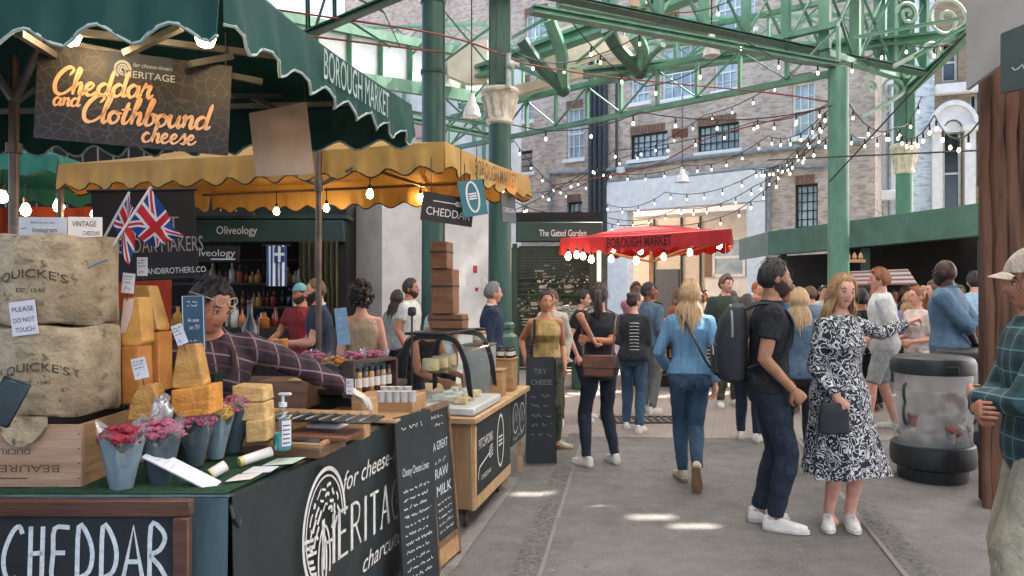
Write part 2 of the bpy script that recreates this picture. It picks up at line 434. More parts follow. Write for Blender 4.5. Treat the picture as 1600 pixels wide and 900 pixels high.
def head_pt(a, t, k=1.0):
    """point on the skull surface, a round the vertical (0 = front, + = own left), t from the crown down (0..pi)"""
    st_, ct = math.sin(t), math.cos(t); x, y, z = st_*math.sin(a), -st_*math.cos(a), ct
    jaw = float(sst(.1, -.95, np.array(z))); yy = y*.098
    if y > 0: yy *= 1-.30*float(sst(-.15, -.9, np.array(z)))
    return V((x*.077*(1-.30*jaw)*k, yy*k, z*.122*k))
def hair_cap(mb, H, style, seed=0, vol=.014):
    """scalp hair: a shell with a hairline, lifted off the skull and broken by noise"""
    na, nt = 40, 16
    def lim(a):
        b = abs(a)/PI
        if style == 'cropped': f = .86+.60*sst(.20, .40, np.array(b))+.55*sst(.42, .7, np.array(b))
        else: f = .84+.70*sst(.20, .40, np.array(b))+.6*sst(.42, .66, np.array(b))
        return float(f)
    rows = []
    rr = np.random.RandomState(seed); ph = rr.uniform(0, 6, 8)
    for i in range(nt+1):
        row = []
        for k in range(na):
            a = -PI+2*PI*k/na; L = lim(a)+.05*math.sin(9*a+ph[0])*.5; t = .02+(L-.02)*i/nt
            e = min(1, (nt-i)/3.0+.12)
            w = vol*e*(1+.35*math.sin(11*a+5*t+ph[1])+.25*math.sin(23*a-7*t+ph[2]))
            p = head_pt(a, t); n = p.normalized(); row.append(H@(p+n*w+V((0, 0, .25*w))))
        rows.append(row)
    mb.loft(rows, True)
def hair_lock(mb, H, pts, r, seg=7, flat=.55): mb.tube([H@V(p) for p in crm(pts, 4)], r if not hasattr(r, '__len__') else list(np.interp(np.linspace(0, 1, (len(pts)-1)*4+1), np.linspace(0, 1, len(r)), r)), seg, True, None, flat)
def hair_long(mb, H, length, seed, front=True, n=70, wave=.013, fat=1.5):
    rr = random.Random(seed)
    for i in range(n):
        a = rr.uniform(1.12, 2*PI-1.12); t0 = rr.uniform(.25, 1.25)
        b = min(a, 2*PI-a); p0 = head_pt(a, t0, 1.10); p1 = head_pt(a, 1.45, 1.16); p2 = head_pt(a, 1.95, 1.2)
        out = V((p1.x, p1.y, 0)).normalized()
        L = length*rr.uniform(.75, 1.05); dr = rr.uniform(-.02, .02)
        p3 = V((p1.x*1.05+dr, p1.y*1.0+rr.uniform(-.01, .02), p2.z-.07)); p4 = V((p3.x*1.05+rr.uniform(-wave, wave), max(p3.y, -.05)+rr.uniform(-.01, .03), p2.z-L*.6)); p5 = V((p4.x*.95+rr.uniform(-wave, wave)*1.5, p4.y+rr.uniform(-.01, .02), p2.z-L))
        hair_lock(mb, H, [p0, p1, p2, p3, p4, p5], [.004, .008*fat, .009*fat, .008*fat, .007*fat, .0015], 5, .5)
def flyaway(mb, H, n, seed, length):
    rr = random.Random(seed+99)
    for i in range(n):
        a = rr.uniform(.6, 2*PI-.6); t0 = rr.uniform(.1, 1.3); p0 = head_pt(a, t0, 1.12); p1 = head_pt(a+rr.uniform(-.3, .3), t0+.35, 1.2+rr.uniform(.0, .16)); p2 = p1+V((rr.uniform(-.03, .03), rr.uniform(-.01, .03), -rr.uniform(.03, length)))
        mb.tube([H@V(q) for q in crm([p0, p1, p2], 4)], .0011, 3, False)
def hand(mb, w, d, nrm, side, curl=.5, point=False, sc=1.0, mi=0, spread=.0):
    """palm, four unequal jointed fingers and a thumb; d = finger direction, nrm = direction the palm faces, side = +1 thumb on d x nrm"""
    d = V(d).normalized(); nrm = V(nrm); nrm = (nrm-d*nrm.dot(d)).normalized(); s = d.cross(nrm)*side
    k = sc; rings = []
    for t, a, b in ((-.02, .022, .018), (.0, .026, .017), (.03, .037, .016), (.065, .042, .014), (.088, .040, .012), (.094, .034, .008)):
        rings.append([w+d*(t*k)+s*(math.cos(q)*a*k)+nrm*(math.sin(q)*b*k) for q in [2*PI*j/12 for j in range(12)]])
    mb.loft(rings, True, mi)
    def rot(v, ang): return v*math.cos(ang)+nrm*0 if False else v
    for i, (off, L, r) in enumerate(((.030, .072, .0085), (.0105, .080, .009), (-.0095, .074, .0085), (-.029, .058, .0075))):
        cu = curl if not (point and i == 0) else .04
        p = w+d*(.078*k)+s*(off*k); ang = 0; pts = [p]; rad = [r*k]; sp = spread*off*8
        for j, (fr, bend) in enumerate(((.42, 1.1), (.32, 1.5), (.26, 1.0))):
            ang += cu*bend*(1+.08*i); dr = (d*math.cos(ang)+nrm*math.sin(ang)+s*sp*.3).normalized(); p = p+dr*(L*fr*k); pts.append(p); rad.append(r*k*(.92, .84, .62)[j])
        mb.tube(pts, rad, 7, True, mi)
    p = w+d*(.02*k)+s*(.030*k); q = w+d*(.052*k)+s*(.060*k)+nrm*(.014*k); u = w+d*(.083*k)+s*(.064*k-.02*curl*k)+nrm*(.022+.03*curl)*k
    mb.tube([p, q, u, u+(u-q)*.35], [.014*k, .0115*k, .0095*k, .005*k], 7, True, mi)
def shoe(name, par, T, ank, yaw, pitch, mats, s=1.0, boot=False):
    """low trainer: shaped upper, tongue, laces, thick sole; toe along -Y before yaw"""
    M = Matrix.Translation(ank)@Matrix.Rotation(yaw, 4, 'Z')@Matrix.Rotation(pitch, 4, 'X')
    G = lambda x, y, z: T@(M@V((x*s, y*s, z*s)))
    mb = MB(); z0 = -.078
    out = [(-.075, .020), (-.068, .030), (-.04, .036), (0, .035), (.05, .040), (.10, .045), (.14, .043), (.175, .031), (.195, .012)]
    ol = [(w, -t) for t, w in out]+[(-w, -t) for t, w in reversed(out)]
    rg = [[G(x*f, y*f+(-.003 if f > 1 else 0), z0+z) for x, y in ol] for f, z in ((.97, 0), (1.03, .004), (1.03, .024), (.98, .028))]
    mb.loft(rg, True, 1)
    secs = [(-.072, .022, .045), (-.06, .031, .078), (-.035, .036, .088), (.0, .036, .086), (.035, .037, .078), (.07, .040, .062), (.11, .042, .048), (.15, .038, .040), (.18, .024, .034), (.192, .01, .026)]
    rg = []
    for t, w, h in secs:
        r = []
        for k in range(13):
            q = PI*k/12; r.append(G(w*math.copysign(abs(math.cos(q))**.7, math.cos(q)), -t, z0+.02+(h-.0)*max(math.sin(q), 0)**.75*.92))
        rg.append(r)
    vs = [p for r in rg for p in r]; n = 13
    fs = [(i*n+k, i*n+k+1, (i+1)*n+k+1, (i+1)*n+k) for i in range(len(rg)-1) for k in range(n-1)]+[tuple(range(n)), tuple(reversed(range((len(rg)-1)*n, len(rg)*n)))]
    mb.add(vs, fs, 0)
    for t, h in ((.035, .0805), (.052, .0735), (.069, .066), (.086, .0585)):
        mb.tube([G(-.018, -t, z0+.018+h*.97), G(0, -t, z0+.023+h), G(.018, -t, z0+.018+h*.97)], .0028*s, 4, True, 2)
    mb.lathe([(.030, 0), (.036, .012), (.035, .022), (.028, .018)], (0, 0, 0), 12, 2, M=Matrix.Identity(3))
    vs = mb.v; k0 = len(vs)-4*12
    for i in range(k0, len(vs)): vs[i] = tuple(G(vs[i][0], vs[i][1]+.02, vs[i][2]-.012))
    return mb.build(name, mats, par, local=True)

LACE = pm('shoe_lace', '#c9c4bc', .8, bump=0)
SHOES = {'white': [pm('shoe_white', '#d8d3cb', .55, '#c2bcb3', 12, bump=.1), pm('shoe_sole_white', '#cfc9bf', .6, '#a89f92', 10), LACE],
         'cream': [pm('shoe_cream', '#c2b8a4', .6, '#aca189', 12), pm('shoe_sole_tan', '#9c7a5a', .7), LACE],
         'black': [pm('shoe_black', '#1c1c1e', .5, '#2b2b2d', 12), pm('shoe_sole_grey', '#8a8680', .7), pm('lace_dark', '#35353a', .8, bump=0)],
         'brown': [pm('shoe_brown', '#5b3d2b', .5, '#40291c', 12), pm('shoe_sole_grey', '#8a8680', .7), pm('lace_dark', '#35353a', .8, bump=0)]}
PEOPLE = {}
def person(label, loc, yaw=0, H=1.7, sex='m', skin='fair', lod=1, lean=0, twist=0, headyaw=0, headpitch=0,
           wl=None, wr=None, pl=None, pr=None, handl={}, handr={}, al=(.10, .0, .08), ar=(-.10, .0, .08), kl=(0, -1, 0), kr=(0, -1, 0), footpitch=(0, 0), footyaw=(.2, -.2),
           top=None, sleeve='short', hem=.86, bottom=None, legend=1.0, skirt=None, shoes='white', hair=('dark', 'short'), beard=None,
           width=1.0, face=True, collar=None, toploose=.012, botloose=.012, seed=0, legless=False, straps=None, glove=None, hat=None, group=None):
    rj = random.Random(seed*7+3); j = lambda a: rj.uniform(-a, a)
    if al == (.10, .0, .08) and ar == (-.10, .0, .08):
        q = rj.choice((1, -1)); al = (.10+j(.03), j(.03)-(.09 if q > 0 else 0), .08); ar = (-.10+j(.03), j(.03)-(.09 if q < 0 else 0), .08); footyaw = (.25+j(.2), -.25+j(.2))
    if lean == 0: lean = 2+j(2); twist = twist+j(7)
    headroll = j(6)
    s = H/1.7; T = Matrix.Scale(s, 4); ln, tw = R(lean), R(twist); vox = {0: .009, 1: .014, 2: .022}[lod]
    def L(v):
        v = V(v); h = v.z-.95; a = float(sst(-.03, .40, np.array(h)))
        ca, sa = math.cos(tw*a), math.sin(tw*a); v = V((v.x*ca-v.y*sa, v.x*sa+v.y*ca, v.z))
        if lean == 0: return v
        f = ln*float(sst(-.05, .22, np.array(h))); y, z = v.y, h
        return V((v.x, y*math.cos(f)-z*math.sin(f), .95+z*math.cos(f)+y*math.sin(f)))
    sw = (.175 if sex == 'm' else .150)*width
    root_loc = V(loc)
    sh = {1: L((sw, .005, 1.362)), -1: L((-sw, .005, 1.362))}
    l1, l2 = .285, .255
    W = {1: V(wl) if wl else L((sw+.04, -.03, .86)), -1: V(wr) if wr else L((-sw-.04, -.03, .86))}
    PO = {1: V(pl) if pl else V((.3, 1, -.25)), -1: V(pr) if pr else V((-.3, 1, -.25))}
    EL = {}
    for q in (1, -1): EL[q], W[q] = ik(sh[q], W[q], l1, l2, PO[q])
    hip = {1: V((.088, .0, .90)), -1: V((-.088, .0, .90))}; AN = {1: V(al), -1: V(ar)}; KN = {}
    for q, kp in ((1, kl), (-1, kr)): KN[q], AN[q] = ik(hip[q], AN[q], .43, .41, kp)
    neck = L((0, .0, 1.43)); hc = L((0, -.012, 1.585))
    if lean > 30: hc = L((0, -.012, 1.58))
    HM = Matrix.Translation(hc)@Matrix.Rotation(R(headyaw), 4, 'Z')@Matrix.Rotation(R(headpitch)+ln*.5, 4, 'X')@Matrix.Rotation(R(headroll), 4, 'Y')@Matrix.Scale(.94, 4)
    def torso(mb, infl, z0, z1, low=0.0):
        rg = []
        tb = TORSO[sex]; zs = sorted(set([z0, z1]+[r[0] for r in tb if z0 < r[0] < z1]))
        for z in zs:
            a = float(np.interp(z, [r[0] for r in tb], [r[1] for r in tb]))*(width if z < 1.41 else 1)+infl+low*float(sst(1.08, .95, np.array(z)))
            b = float(np.interp(z, [r[0] for r in tb], [r[2] for r in tb]))*(.5+.5*width)+infl+low*float(sst(1.08, .95, np.array(z)))
            rg.append([L(p) for p in ell(0, (.01 if z < 1.0 else .0)-(.012 if sex == 'f' and 1.17 < z < 1.28 else 0), z, a, b)])
        mb.loft(rg)
    def limb(mb, chain, rad, infl, frac=1.0):
        pts, rs = [], []
        tot = sum((b-a).length for a, b in zip(chain, chain[1:])); stop = tot*frac; acc = 0
        for i, (a, b) in enumerate(zip(chain, chain[1:])):
            l = (b-a).length
            for j in range(6):
                if acc+l*j/6 > stop: break
                pts.append(a.lerp(b, j/6)); rs.append(rad(i, j/6)+infl)
            if acc+l >= stop: pts.append(a.lerp(b, (stop-acc)/l)); rs.append(rad(i, (stop-acc)/l)+infl); break
            acc += l
        mb.tube(pts, rs, 12)
    mf = 1.0 if sex == 'm' else .86; wl_ = .6+.4*width
    arad = lambda i, t: ((.053-.012*t) if i == 0 else (.042-.015*t))*mf*wl_
    lrad = lambda i, t: ((.086-.030*t) if i == 0 else (.056+.006*math.sin(PI*min(t*1.6, 1))-.021*t))*(1 if sex == 'm' else 1.0)*wl_
    # ---- the body, one skin
    mb = MB(); torso(mb, 0, .80, 1.46)
    mb.tube([L((0, .012, 1.38)), L((0, .006, 1.45)), hc+V((0, .015, -.06))], [.07*mf, .056*mf, .054*mf], 12)
    for q in (1, -1):
        mb.ball(sh[q], .056*mf*wl_, 10, 7); mb.tube([L((q*.05, 0, 1.385)), sh[q]], [.045, .05*mf], 10)
        limb(mb, [sh[q], EL[q], W[q]], arad, 0)
        limb(mb, [hip[q], KN[q], AN[q]], lrad, 0); mb.tube([AN[q], AN[q]+V((0, -.08, -.05))], [.034, .026], 8)
    co, fs = remesh(mb, vox, 3); out = MB(); out.add(co.tolist(), fs, 0)
    head_mesh(out, HM, *( (28, 22) if lod < 2 else (20, 16)), full=face)
    for q, hd in ((1, handl), (-1, handr)):
        d = (W[q]-EL[q]).normalized(); d = V(hd['d']) if 'd' in hd else d
        hand(out, W[q], d, V(hd.get('n', (-q*.9, .35, 0))), hd.get('side', q), hd.get('curl', .35), hd.get('point', False), hd.get('sc', .98), 4 if glove == q else 0, hd.get('spread', 0))
    out.v = [tuple(T@V(v)) for v in out.v]
    bm_ = [SKIN[skin], EYEW, EYED, LIPS[skin]]+([GLOVE] if glove else [])
    body = out.build('person', bm_, None, ang=60, origin=(0, 0, 0)); body.location = root_loc; body.rotation_euler = (0, 0, R(yaw))
    tag(body, label, 'person', group)
    part = lambda mb_, nm, mt, **k: mb_.build(nm, mt, body, local=True, **k)
    def done(mb_, nm, mt, sm=3, wr_=.0075, wf=(24, 24, 11), vx=None):
        co, fs = remesh(mb_, vx or vox*1.05, sm, wr_, wf, seed); o = MB(); o.add((co*s).tolist(), fs, 0); return part(o, nm, mt, ang=60)
    # ---- clothes
    if top:
        mb = MB(); torso(mb, toploose, hem, (1.450 if sex == 'm' else 1.432) if sleeve != 'none' else 1.40, .014 if bottom else 0)
        fr = {'none': 0, 'short': .30, 'half': .42, 'elbow': .52, 'roll': .70, 'long': .97}[sleeve]
        if fr:
            for q in (1, -1):
                mb.ball(sh[q], .056*mf*wl_+toploose, 10, 7); mb.tube([L((q*.05, 0, 1.385)), sh[q]], [.045+toploose, .05*mf+toploose], 10)
                limb(mb, [sh[q], EL[q], W[q]], lambda i, t: arad(i, t)+(.010 if fr < .6 else .006), toploose*.6, fr)
        done(mb, 'shirt' if not skirt else 'dress_top', top)
        if collar:
            mb = MB(); pts = [L((.067*math.cos(a), .066*math.sin(a)-.005, 1.437+.022*math.sin(a))) for a in [2*PI*k/24 for k in range(25)]]
            mb.tube([T@p for p in pts], .016*s, 8, True, None, 1.0); part(mb, 'collar', collar)
    if bottom:
        mb = MB(); torso(mb, botloose*.6+.011, .80, .985)
        for q in (1, -1):
            mb.ball(hip[q]+V((0, .012, -.02)), .096*wl_+botloose*.4, 10, 7)
            limb(mb, [hip[q], KN[q], AN[q]], lambda i, t: lrad(i, t)+.004*(i > 0)+(.01*(legend < .8)), botloose, legend*.985)
        done(mb, 'trousers' if legend > .8 else 'shorts', bottom, wr_=.006, wf=(14, 14, 24))
    if skirt:
        z1, fl = skirt['hem'], skirt['flare']; mb = MB(); rg = []
        for i in range(15):
            z = 1.06-(1.06-z1)*i/14; t = i/14
            a0 = np.interp(z, [r[0] for r in TORSO[sex]], [r[1] for r in TORSO[sex]])+.014
            a = max(a0, .142+.02*math.sin(PI*min(t*2, 1)))*(1-t)+(.17+fl)*t; rr = []
            for k in range(72):
                q = 2*PI*k/72; pl_ = 1+.07*t*math.sin(9*q+.8*math.sin(2*q)+1.3)+.03*t*math.sin(17*q)
                rr.append(T@V((a*math.cos(q)*pl_+skirt.get('sx', 0)*t*t, a*.78*math.sin(q)*pl_+.01+skirt.get('sy', 0)*t*t, z+.012*t*math.sin(3*q))))
            rg.append(rr)
        mb.loft(rg, False); part(mb, 'skirt', skirt['mat'], ang=70)
    if not legless and shoes:
        for i, q in enumerate((1, -1)):
            shoe('shoe', body, T, AN[q], footyaw[i], R(footpitch[i]), SHOES[shoes])
    # ---- hair
    hcol, st_ = hair
    G = T@HM
    if st_ not in ('bald',):
        mb = MB(); hm = HAIR[hcol]
        vol = {'cropped': .007, 'short': .013, 'long': .014, 'bun': .012, 'ponytail': .012, 'curly': .03, 'quiff': .02}[st_]
        hair_cap(mb, G, 'cropped' if st_ == 'cropped' else 'full', seed, vol)
        rr = random.Random(seed)
        if st_ in ('short', 'quiff'):
            for i in range(60):
                a = rr.uniform(-PI, PI); t = rr.uniform(.1, .66 if abs(a) < 1 else 1.15); p = head_pt(a, t, 1.12); q = head_pt(a+rr.uniform(-.2, .2), t+.20, 1.12+rr.uniform(0, .05))
                hair_lock(mb, G, [head_pt(a, max(t-.15, .02), 1.04), p, q], [.007, .012, .002], 5, .5)
        if st_ == 'quiff':
            for i in range(22):
                a = rr.uniform(-.7, .7); hair_lock(mb, G, [head_pt(a, .5, 1.1), head_pt(a, .75, 1.24), head_pt(a*.8, .95, 1.22)], [.012, .014, .003], 5, .6)
        if st_ == 'long': hair_long(mb, G, .30, seed, True, 190 if lod == 0 else 80, .013, .9 if lod == 0 else 1.5)
        if st_ == 'curly':
            for i in range(240):
                a = rr.uniform(-PI, PI); m_ = .85 if abs(a) < 1.0 else 2.2; t = rr.uniform(.05, m_); p = head_pt(a, t, rr.uniform(1.12, 1.42)); q = rr.uniform(.012, .024)
                mb.ball(G@p, (q*s, q*s, q*s*.9), 6, 4)
        if st_ == 'bun':
            for i in range(26):
                q = V((rr.gauss(0, 1), rr.gauss(0, 1), rr.gauss(0, 1))).normalized(); b = V((0, .085, .085)); mb.ball(G@(b+q*.022), .017*s, 7, 5)
            mb.ball(G@V((0, .085, .085)), .034*s, 10, 7)
        if st_ == 'ponytail':
            mb.ball(G@V((0, .108, .04)), .026*s, 8, 6)
            for i in range(26):
                o = V((rr.uniform(-.022, .022), rr.uniform(-.015, .02), 0)); hair_lock(mb, G, [V((0, .10, .045)), V((0, .135, .045))+o*.7, V((0, .150, -.02))+o, V((0, .140, -.13))+o*1.4, V((0, .12, -.23))+o*1.1], [.010, .014, .014, .012, .002], 5, .6)
        if st_ in ('bun', 'ponytail', 'long'):
            for i in range(50):
                a = rr.uniform(.9, 2*PI-.9); hair_lock(mb, G, [head_pt(a*.3 if a < PI else 2*PI-(2*PI-a)*.3, .30, 1.09), head_pt(max(a*.8, .95) if a < PI else 2*PI-max((2*PI-a)*.8, .95), .90, 1.13), head_pt(a if st_ == 'long' else PI+(a-PI)*.5, 1.4, 1.12)], [.005, .010, .005], 5, .4)
        if lod == 0: flyaway(mb, G, 60, seed, .22 if st_ == 'long' else .04)
        part(mb, 'hair', hm, ang=50)
    if beard:
        mb = MB(); rows = []
        for i in range(9):
            row = []
            for k in range(23):
                a = -1.75+3.5*k/22; ab = abs(a); top = 1.78+.54*math.exp(-(ab/.42)**2)*1.0-.35*sst(.9, 1.6, np.array(ab)); t = top+(2.92-top)*i/8
                if i == 0: kk = 1.0
                else: kk = 1.075+.02*math.sin(a*17+i)+.02*(i in (4, 5, 6))
                p = head_pt(a, t, kk); f = math.exp(-(a/.8)**2); p.y -= (.016+.006)*f*float(sst(1.7, 2.3, np.array(t))); row.append(G@p)
            rows.append(row)
        mb.loft(rows, False, closed=False)
        mb.tube([G@(head_pt(a, 2.03+.25*abs(a), 1.03)-V((0, .020*math.exp(-(a/.4)**2), 0))) for a in np.linspace(-.5, .5, 9)], [.003, .006, .007, .007, .006, .007, .007, .006, .003], 6, True, None, .8)
        part(mb, 'beard', HAIR[beard], ang=70)
    PEOPLE[body.name] = dict(body=body, W={q: mw(body)@(T@W[q]) for q in W}, EL={q: mw(body)@(T@EL[q]) for q in EL}, sh={q: mw(body)@(T@sh[q]) for q in sh}, HM=mw(body)@G, L=L, T=T, s=s)
    return body
GLOVE = pm('latex_glove', '#c9bfb2', .35, '#b5a898', 14, bump=.2)
def P(body): return PEOPLE[body.name]
# ================================================================== SETTING: ground, facade, buildings, hall iron
# ---- ground
def ground_mat(name, a, b_, dark, pebble=0):
    m, nt, b = newmat(name); v = coords(nt)
    n = noise(nt, v, .55, 6, .65, .35, .68); n2 = noise(nt, v, 5, 6, .7, .3, .7); n3 = noise(nt, v, 95, 2, .6, .40, .62)
    col = mixc(nt, n, c(a), c(b_)); col = mixc(nt, mth(nt, 'MULTIPLY', n2, .38), col, c(dark))
    col = mixc(nt, mth(nt, 'MULTIPLY', n3, .5), col, c(dark)); col = mixc(nt, mth(nt, 'MULTIPLY', noise(nt, v, 210, 1, .5, .55, .7), .3), col, c('#c9c4bd'))
    st = noise(nt, v, 1.7, 6, .75, .52, .66); col = mixc(nt, mth(nt, 'MULTIPLY', st, .6), col, c('#4b4642'))
    gv = nd(nt, 'ShaderNodeTexVoronoi'); gv.inputs['Scale'].default_value = 2.6; nt.links.new(coords(nt, (1, 1.0, 1)), gv.inputs['Vector']); col = mixc(nt, mth(nt, 'MULTIPLY', mth(nt, 'LESS_THAN', gv.outputs['Distance'], .055), .5), col, c('#37332f'))
    gw2 = nd(nt, 'ShaderNodeTexVoronoi'); gw2.inputs['Scale'].default_value = 3.7; nt.links.new(coords(nt), gw2.inputs['Vector']); col = mixc(nt, mth(nt, 'MULTIPLY', mth(nt, 'LESS_THAN', gw2.outputs['Distance'], .045), .35), col, c('#b9b3ab'))
    if pebble:
        w = nd(nt, 'ShaderNodeTexVoronoi'); w.inputs['Scale'].default_value = pebble; nt.links.new(v, w.inputs['Vector'])
        col = mixc(nt, mth(nt, 'MULTIPLY', w.outputs['Color'], .55), col, c('#8f8a82'))
    nt.links.new(col, b.inputs['Base Color']); nt.links.new(mixc(nt, n2, (.5, .5, .5, 1), (.8, .8, .8, 1)), b.inputs['Roughness'])
    bumpn(nt, b, n3, .5, .006); return m
GM = ground_mat('worn_tarmac', '#7d7873', '#64605b', '#3c3936')
mb = MB(); mb.add([(-120, -40, 0), (120, -40, 0), (120, 160, 0), (-120, 160, 0)], [(0, 1, 2, 3)]); struct(mb.build('ground', GM, origin=(0, 0, 0)))
# far brick-paved lane, reddish
m, nt, b = newmat('block_paving'); v = coords(nt)
bt = nd(nt, 'ShaderNodeTexBrick'); bt.inputs['Scale'].default_value = 1; bt.inputs['Brick Width'].default_value = .2; bt.inputs['Row Height'].default_value = .1; bt.inputs['Mortar Size'].default_value = .006
for k_, v_ in (('Color1', '#8d7a72'), ('Color2', '#7c716c'), ('Mortar', '#5a534e')): bt.inputs[k_].default_value = c(v_)
nt.links.new(coords(nt, (1, 1, 1), (0, 0, .3)), bt.inputs['Vector'])
nt.links.new(mixc(nt, mth(nt, 'MULTIPLY', noise(nt, v, 1.2, 6, .65), .7), bt.outputs[0], c('#8b8480')), b.inputs['Base Color']); b.inputs['Roughness'].default_value = .75
mb = MB(); mb.add([(-3, 8.3, .004), (14, 7.4, .004), (14, 40, .004), (-3, 40, .004)], [(0, 1, 2, 3)]); struct(mb.build('paved_lane', MATS['block_paving'], origin=(0, 0, 0)))
STRIP = ground_mat('drain_strip', '#3b3936', '#2b2a28', '#171615', 45)
KERB = ground_mat('kerb_stone', '#938d86', '#7c766f', '#55504b')
def strip(name, a, b_, w, mat_, z):
    a, b_ = V(a), V(b_); n = V((b_.y-a.y, a.x-b_.x, 0)).normalized()*w/2
    mb = MB(); mb.add([p+V((0, 0, z)) for p in (a+n, b_+n, b_-n, a-n)], [(0, 1, 2, 3)][::1]); mb.f = [tuple(reversed(mb.f[0]))]
    return struct(mb.build(name, mat_, smooth=False))
strip('drain_channel', (-.27, 2.0, 0), (.72, 8.3, 0), .15, STRIP, .008)
strip('drain_edging', (-.175, 2.0, 0), (.815, 8.3, 0), .025, KERB, .009)
strip('drain_channel', (1.80, 2.0, 0), (3.20, 8.0, 0), .16, STRIP, .008)
strip('drain_edging', (1.70, 2.0, 0), (3.10, 8.0, 0), .03, KERB, .009)
strip('stall_kerb', (-.75, 2.2, 0), (.02, 6.3, 0), .10, KERB, .0085)
mb = MB(); g0 = gnd(1010, 657)
for i in range(12): mb.box((g0.x-.5+i*.09, g0.y, .012), (.05, .42, .012))
for s in (-1, 1): mb.box((g0.x, g0.y+s*.235, .012), (1.12, .03, .016))
for s in (-1, 1): mb.box((g0.x+s*.55, g0.y, .012), (.03, .44, .016))
tag(mb.build('drain_grate', pm('cast_iron', '#4a4541', .6, '#332f2c', 20, metal=.4)), 'dark cast iron drain grate set in the paving', 'grate')

# ---- brick facade (own frame: u along the wall, z up, +y into the building)
BRK = brick('stock_brick', '#d2bfae', '#b39f8f', '#c9c0b5'); WHITEP = pm('white_paint', '#e6e7e4', .6, '#d6d7d3', 5, bump=.1)
DARKM = pm('dark_metal', '#2b2d30', .5, '#1d1f22', 10); PIPE = pm('lead_pipe', '#8d989d', .5, '#6d777c', 6); PIPED = pm('dark_pipe', '#3a4246', .5, '#2a3034', 6)
GLASSD = pm('window_glass', '#b9c9cf', .12, '#7d919a', 1.3, bump=.05, spec=.8); GLASSK = pm('dark_window_glass', '#3c4c54', .12, '#222d33', 1.5, bump=.05, spec=.8)
FR = -math.atan2(.58, .815)
facade = thing('brick_warehouse', 'tall brown brick warehouse with barred windows and a white gateway', 'building', (0, 27, 0), FR)
FM = mw(facade)
def Fq(px, py):
    k = (px-CX)/F; u = 27*k/(.815+.58*k); Y = 27-.58*u; return u, CH-(py-CY)/F*Y
def FW(u, y, z): return FM@V((u, y, z))
def lwall(mb, x0, x1, z0, z1, ops, rev, M, mi=0):
    """a wall face in its own x,z plane with real openings and their reveals"""
    xs = sorted(set([x0, x1]+[v for o in ops for v in o[:2]])); zs = sorted(set([z0, z1]+[v for o in ops for v in o[2:4]]))
    for a, b_ in zip(xs, xs[1:]):
        for e, f in zip(zs, zs[1:]):
            mx, mz = (a+b_)/2, (e+f)/2
            if any(o[0] < mx < o[1] and o[2] < mz < o[3] for o in ops): continue
            mb.add([M(a, 0, e), M(b_, 0, e), M(b_, 0, f), M(a, 0, f)], [(0, 1, 2, 3)], mi)
    for a, b_, e, f in ops:
        for q in (((a, 0, e), (a, rev, e), (a, rev, f), (a, 0, f)), ((b_, rev, e), (b_, 0, e), (b_, 0, f), (b_, rev, f)), ((a, 0, f), (a, rev, f), (b_, rev, f), (b_, 0, f)), ((a, rev, e), (a, 0, e), (b_, 0, e), (b_, rev, e))):
            mb.add([M(*p) for p in q], [(0, 1, 2, 3)], mi)
FWIN = []   # (x0,y0,x1,y1 photo px, columns, rows, style)
for w in ((985, 207, 1043, 247, 6, 3, 'bar'), (1090, 193, 1155, 235, 7, 3, 'bar'), (1238, 128, 1274, 213, 3, 4, 'sash'), (1034, 70, 1092, 152, 4, 4, 'sash'), (1116, 82, 1151, 140, 3, 4, 'sash'),
          (985, 112, 1014, 160, 3, 3, 'sash'), (885, 168, 912, 248, 3, 4, 'sash'), (800, 130, 831, 190, 4, 4, 'sash'), (803, 236, 832, 270, 1, 3, 'dark'), (1242, 287, 1278, 356, 4, 5, 'bar'), (886, 315, 910, 362, 3, 3, 'bar'), (1116, -30, 1180, 50, 4, 4, 'sash'), (820, 20, 860, 90, 4, 4, 'sash')):
    u0, z1 = Fq((w[0]), (w[1])); u1, z0 = Fq(w[2], w[3]); um, zt = Fq((w[0]+w[2])/2, w[1]); _, zb = Fq((w[0]+w[2])/2, w[3])
    FWIN.append((u0, u1, zb, zt)+w[4:])
gu0, gzt = Fq(945, 290); gu1, gz2 = Fq(1198, 268); gzt = (gzt+gz2)/2
mb = MB(); MF = lambda x, y, z: FW(x, y, z)
lwall(mb, -9, 12.1, 0, 14.5, [w[:4] for w in FWIN]+[(gu0, gu1, 0, gzt)], .22, MF)
mb.add([FW(12.1, 0, 0), FW(12.1, 6, 0), FW(12.1, 6, 14.5), FW(12.1, 0, 14.5)], [(0, 1, 2, 3)])
mb.build('wall', BRK, facade, smooth=False)
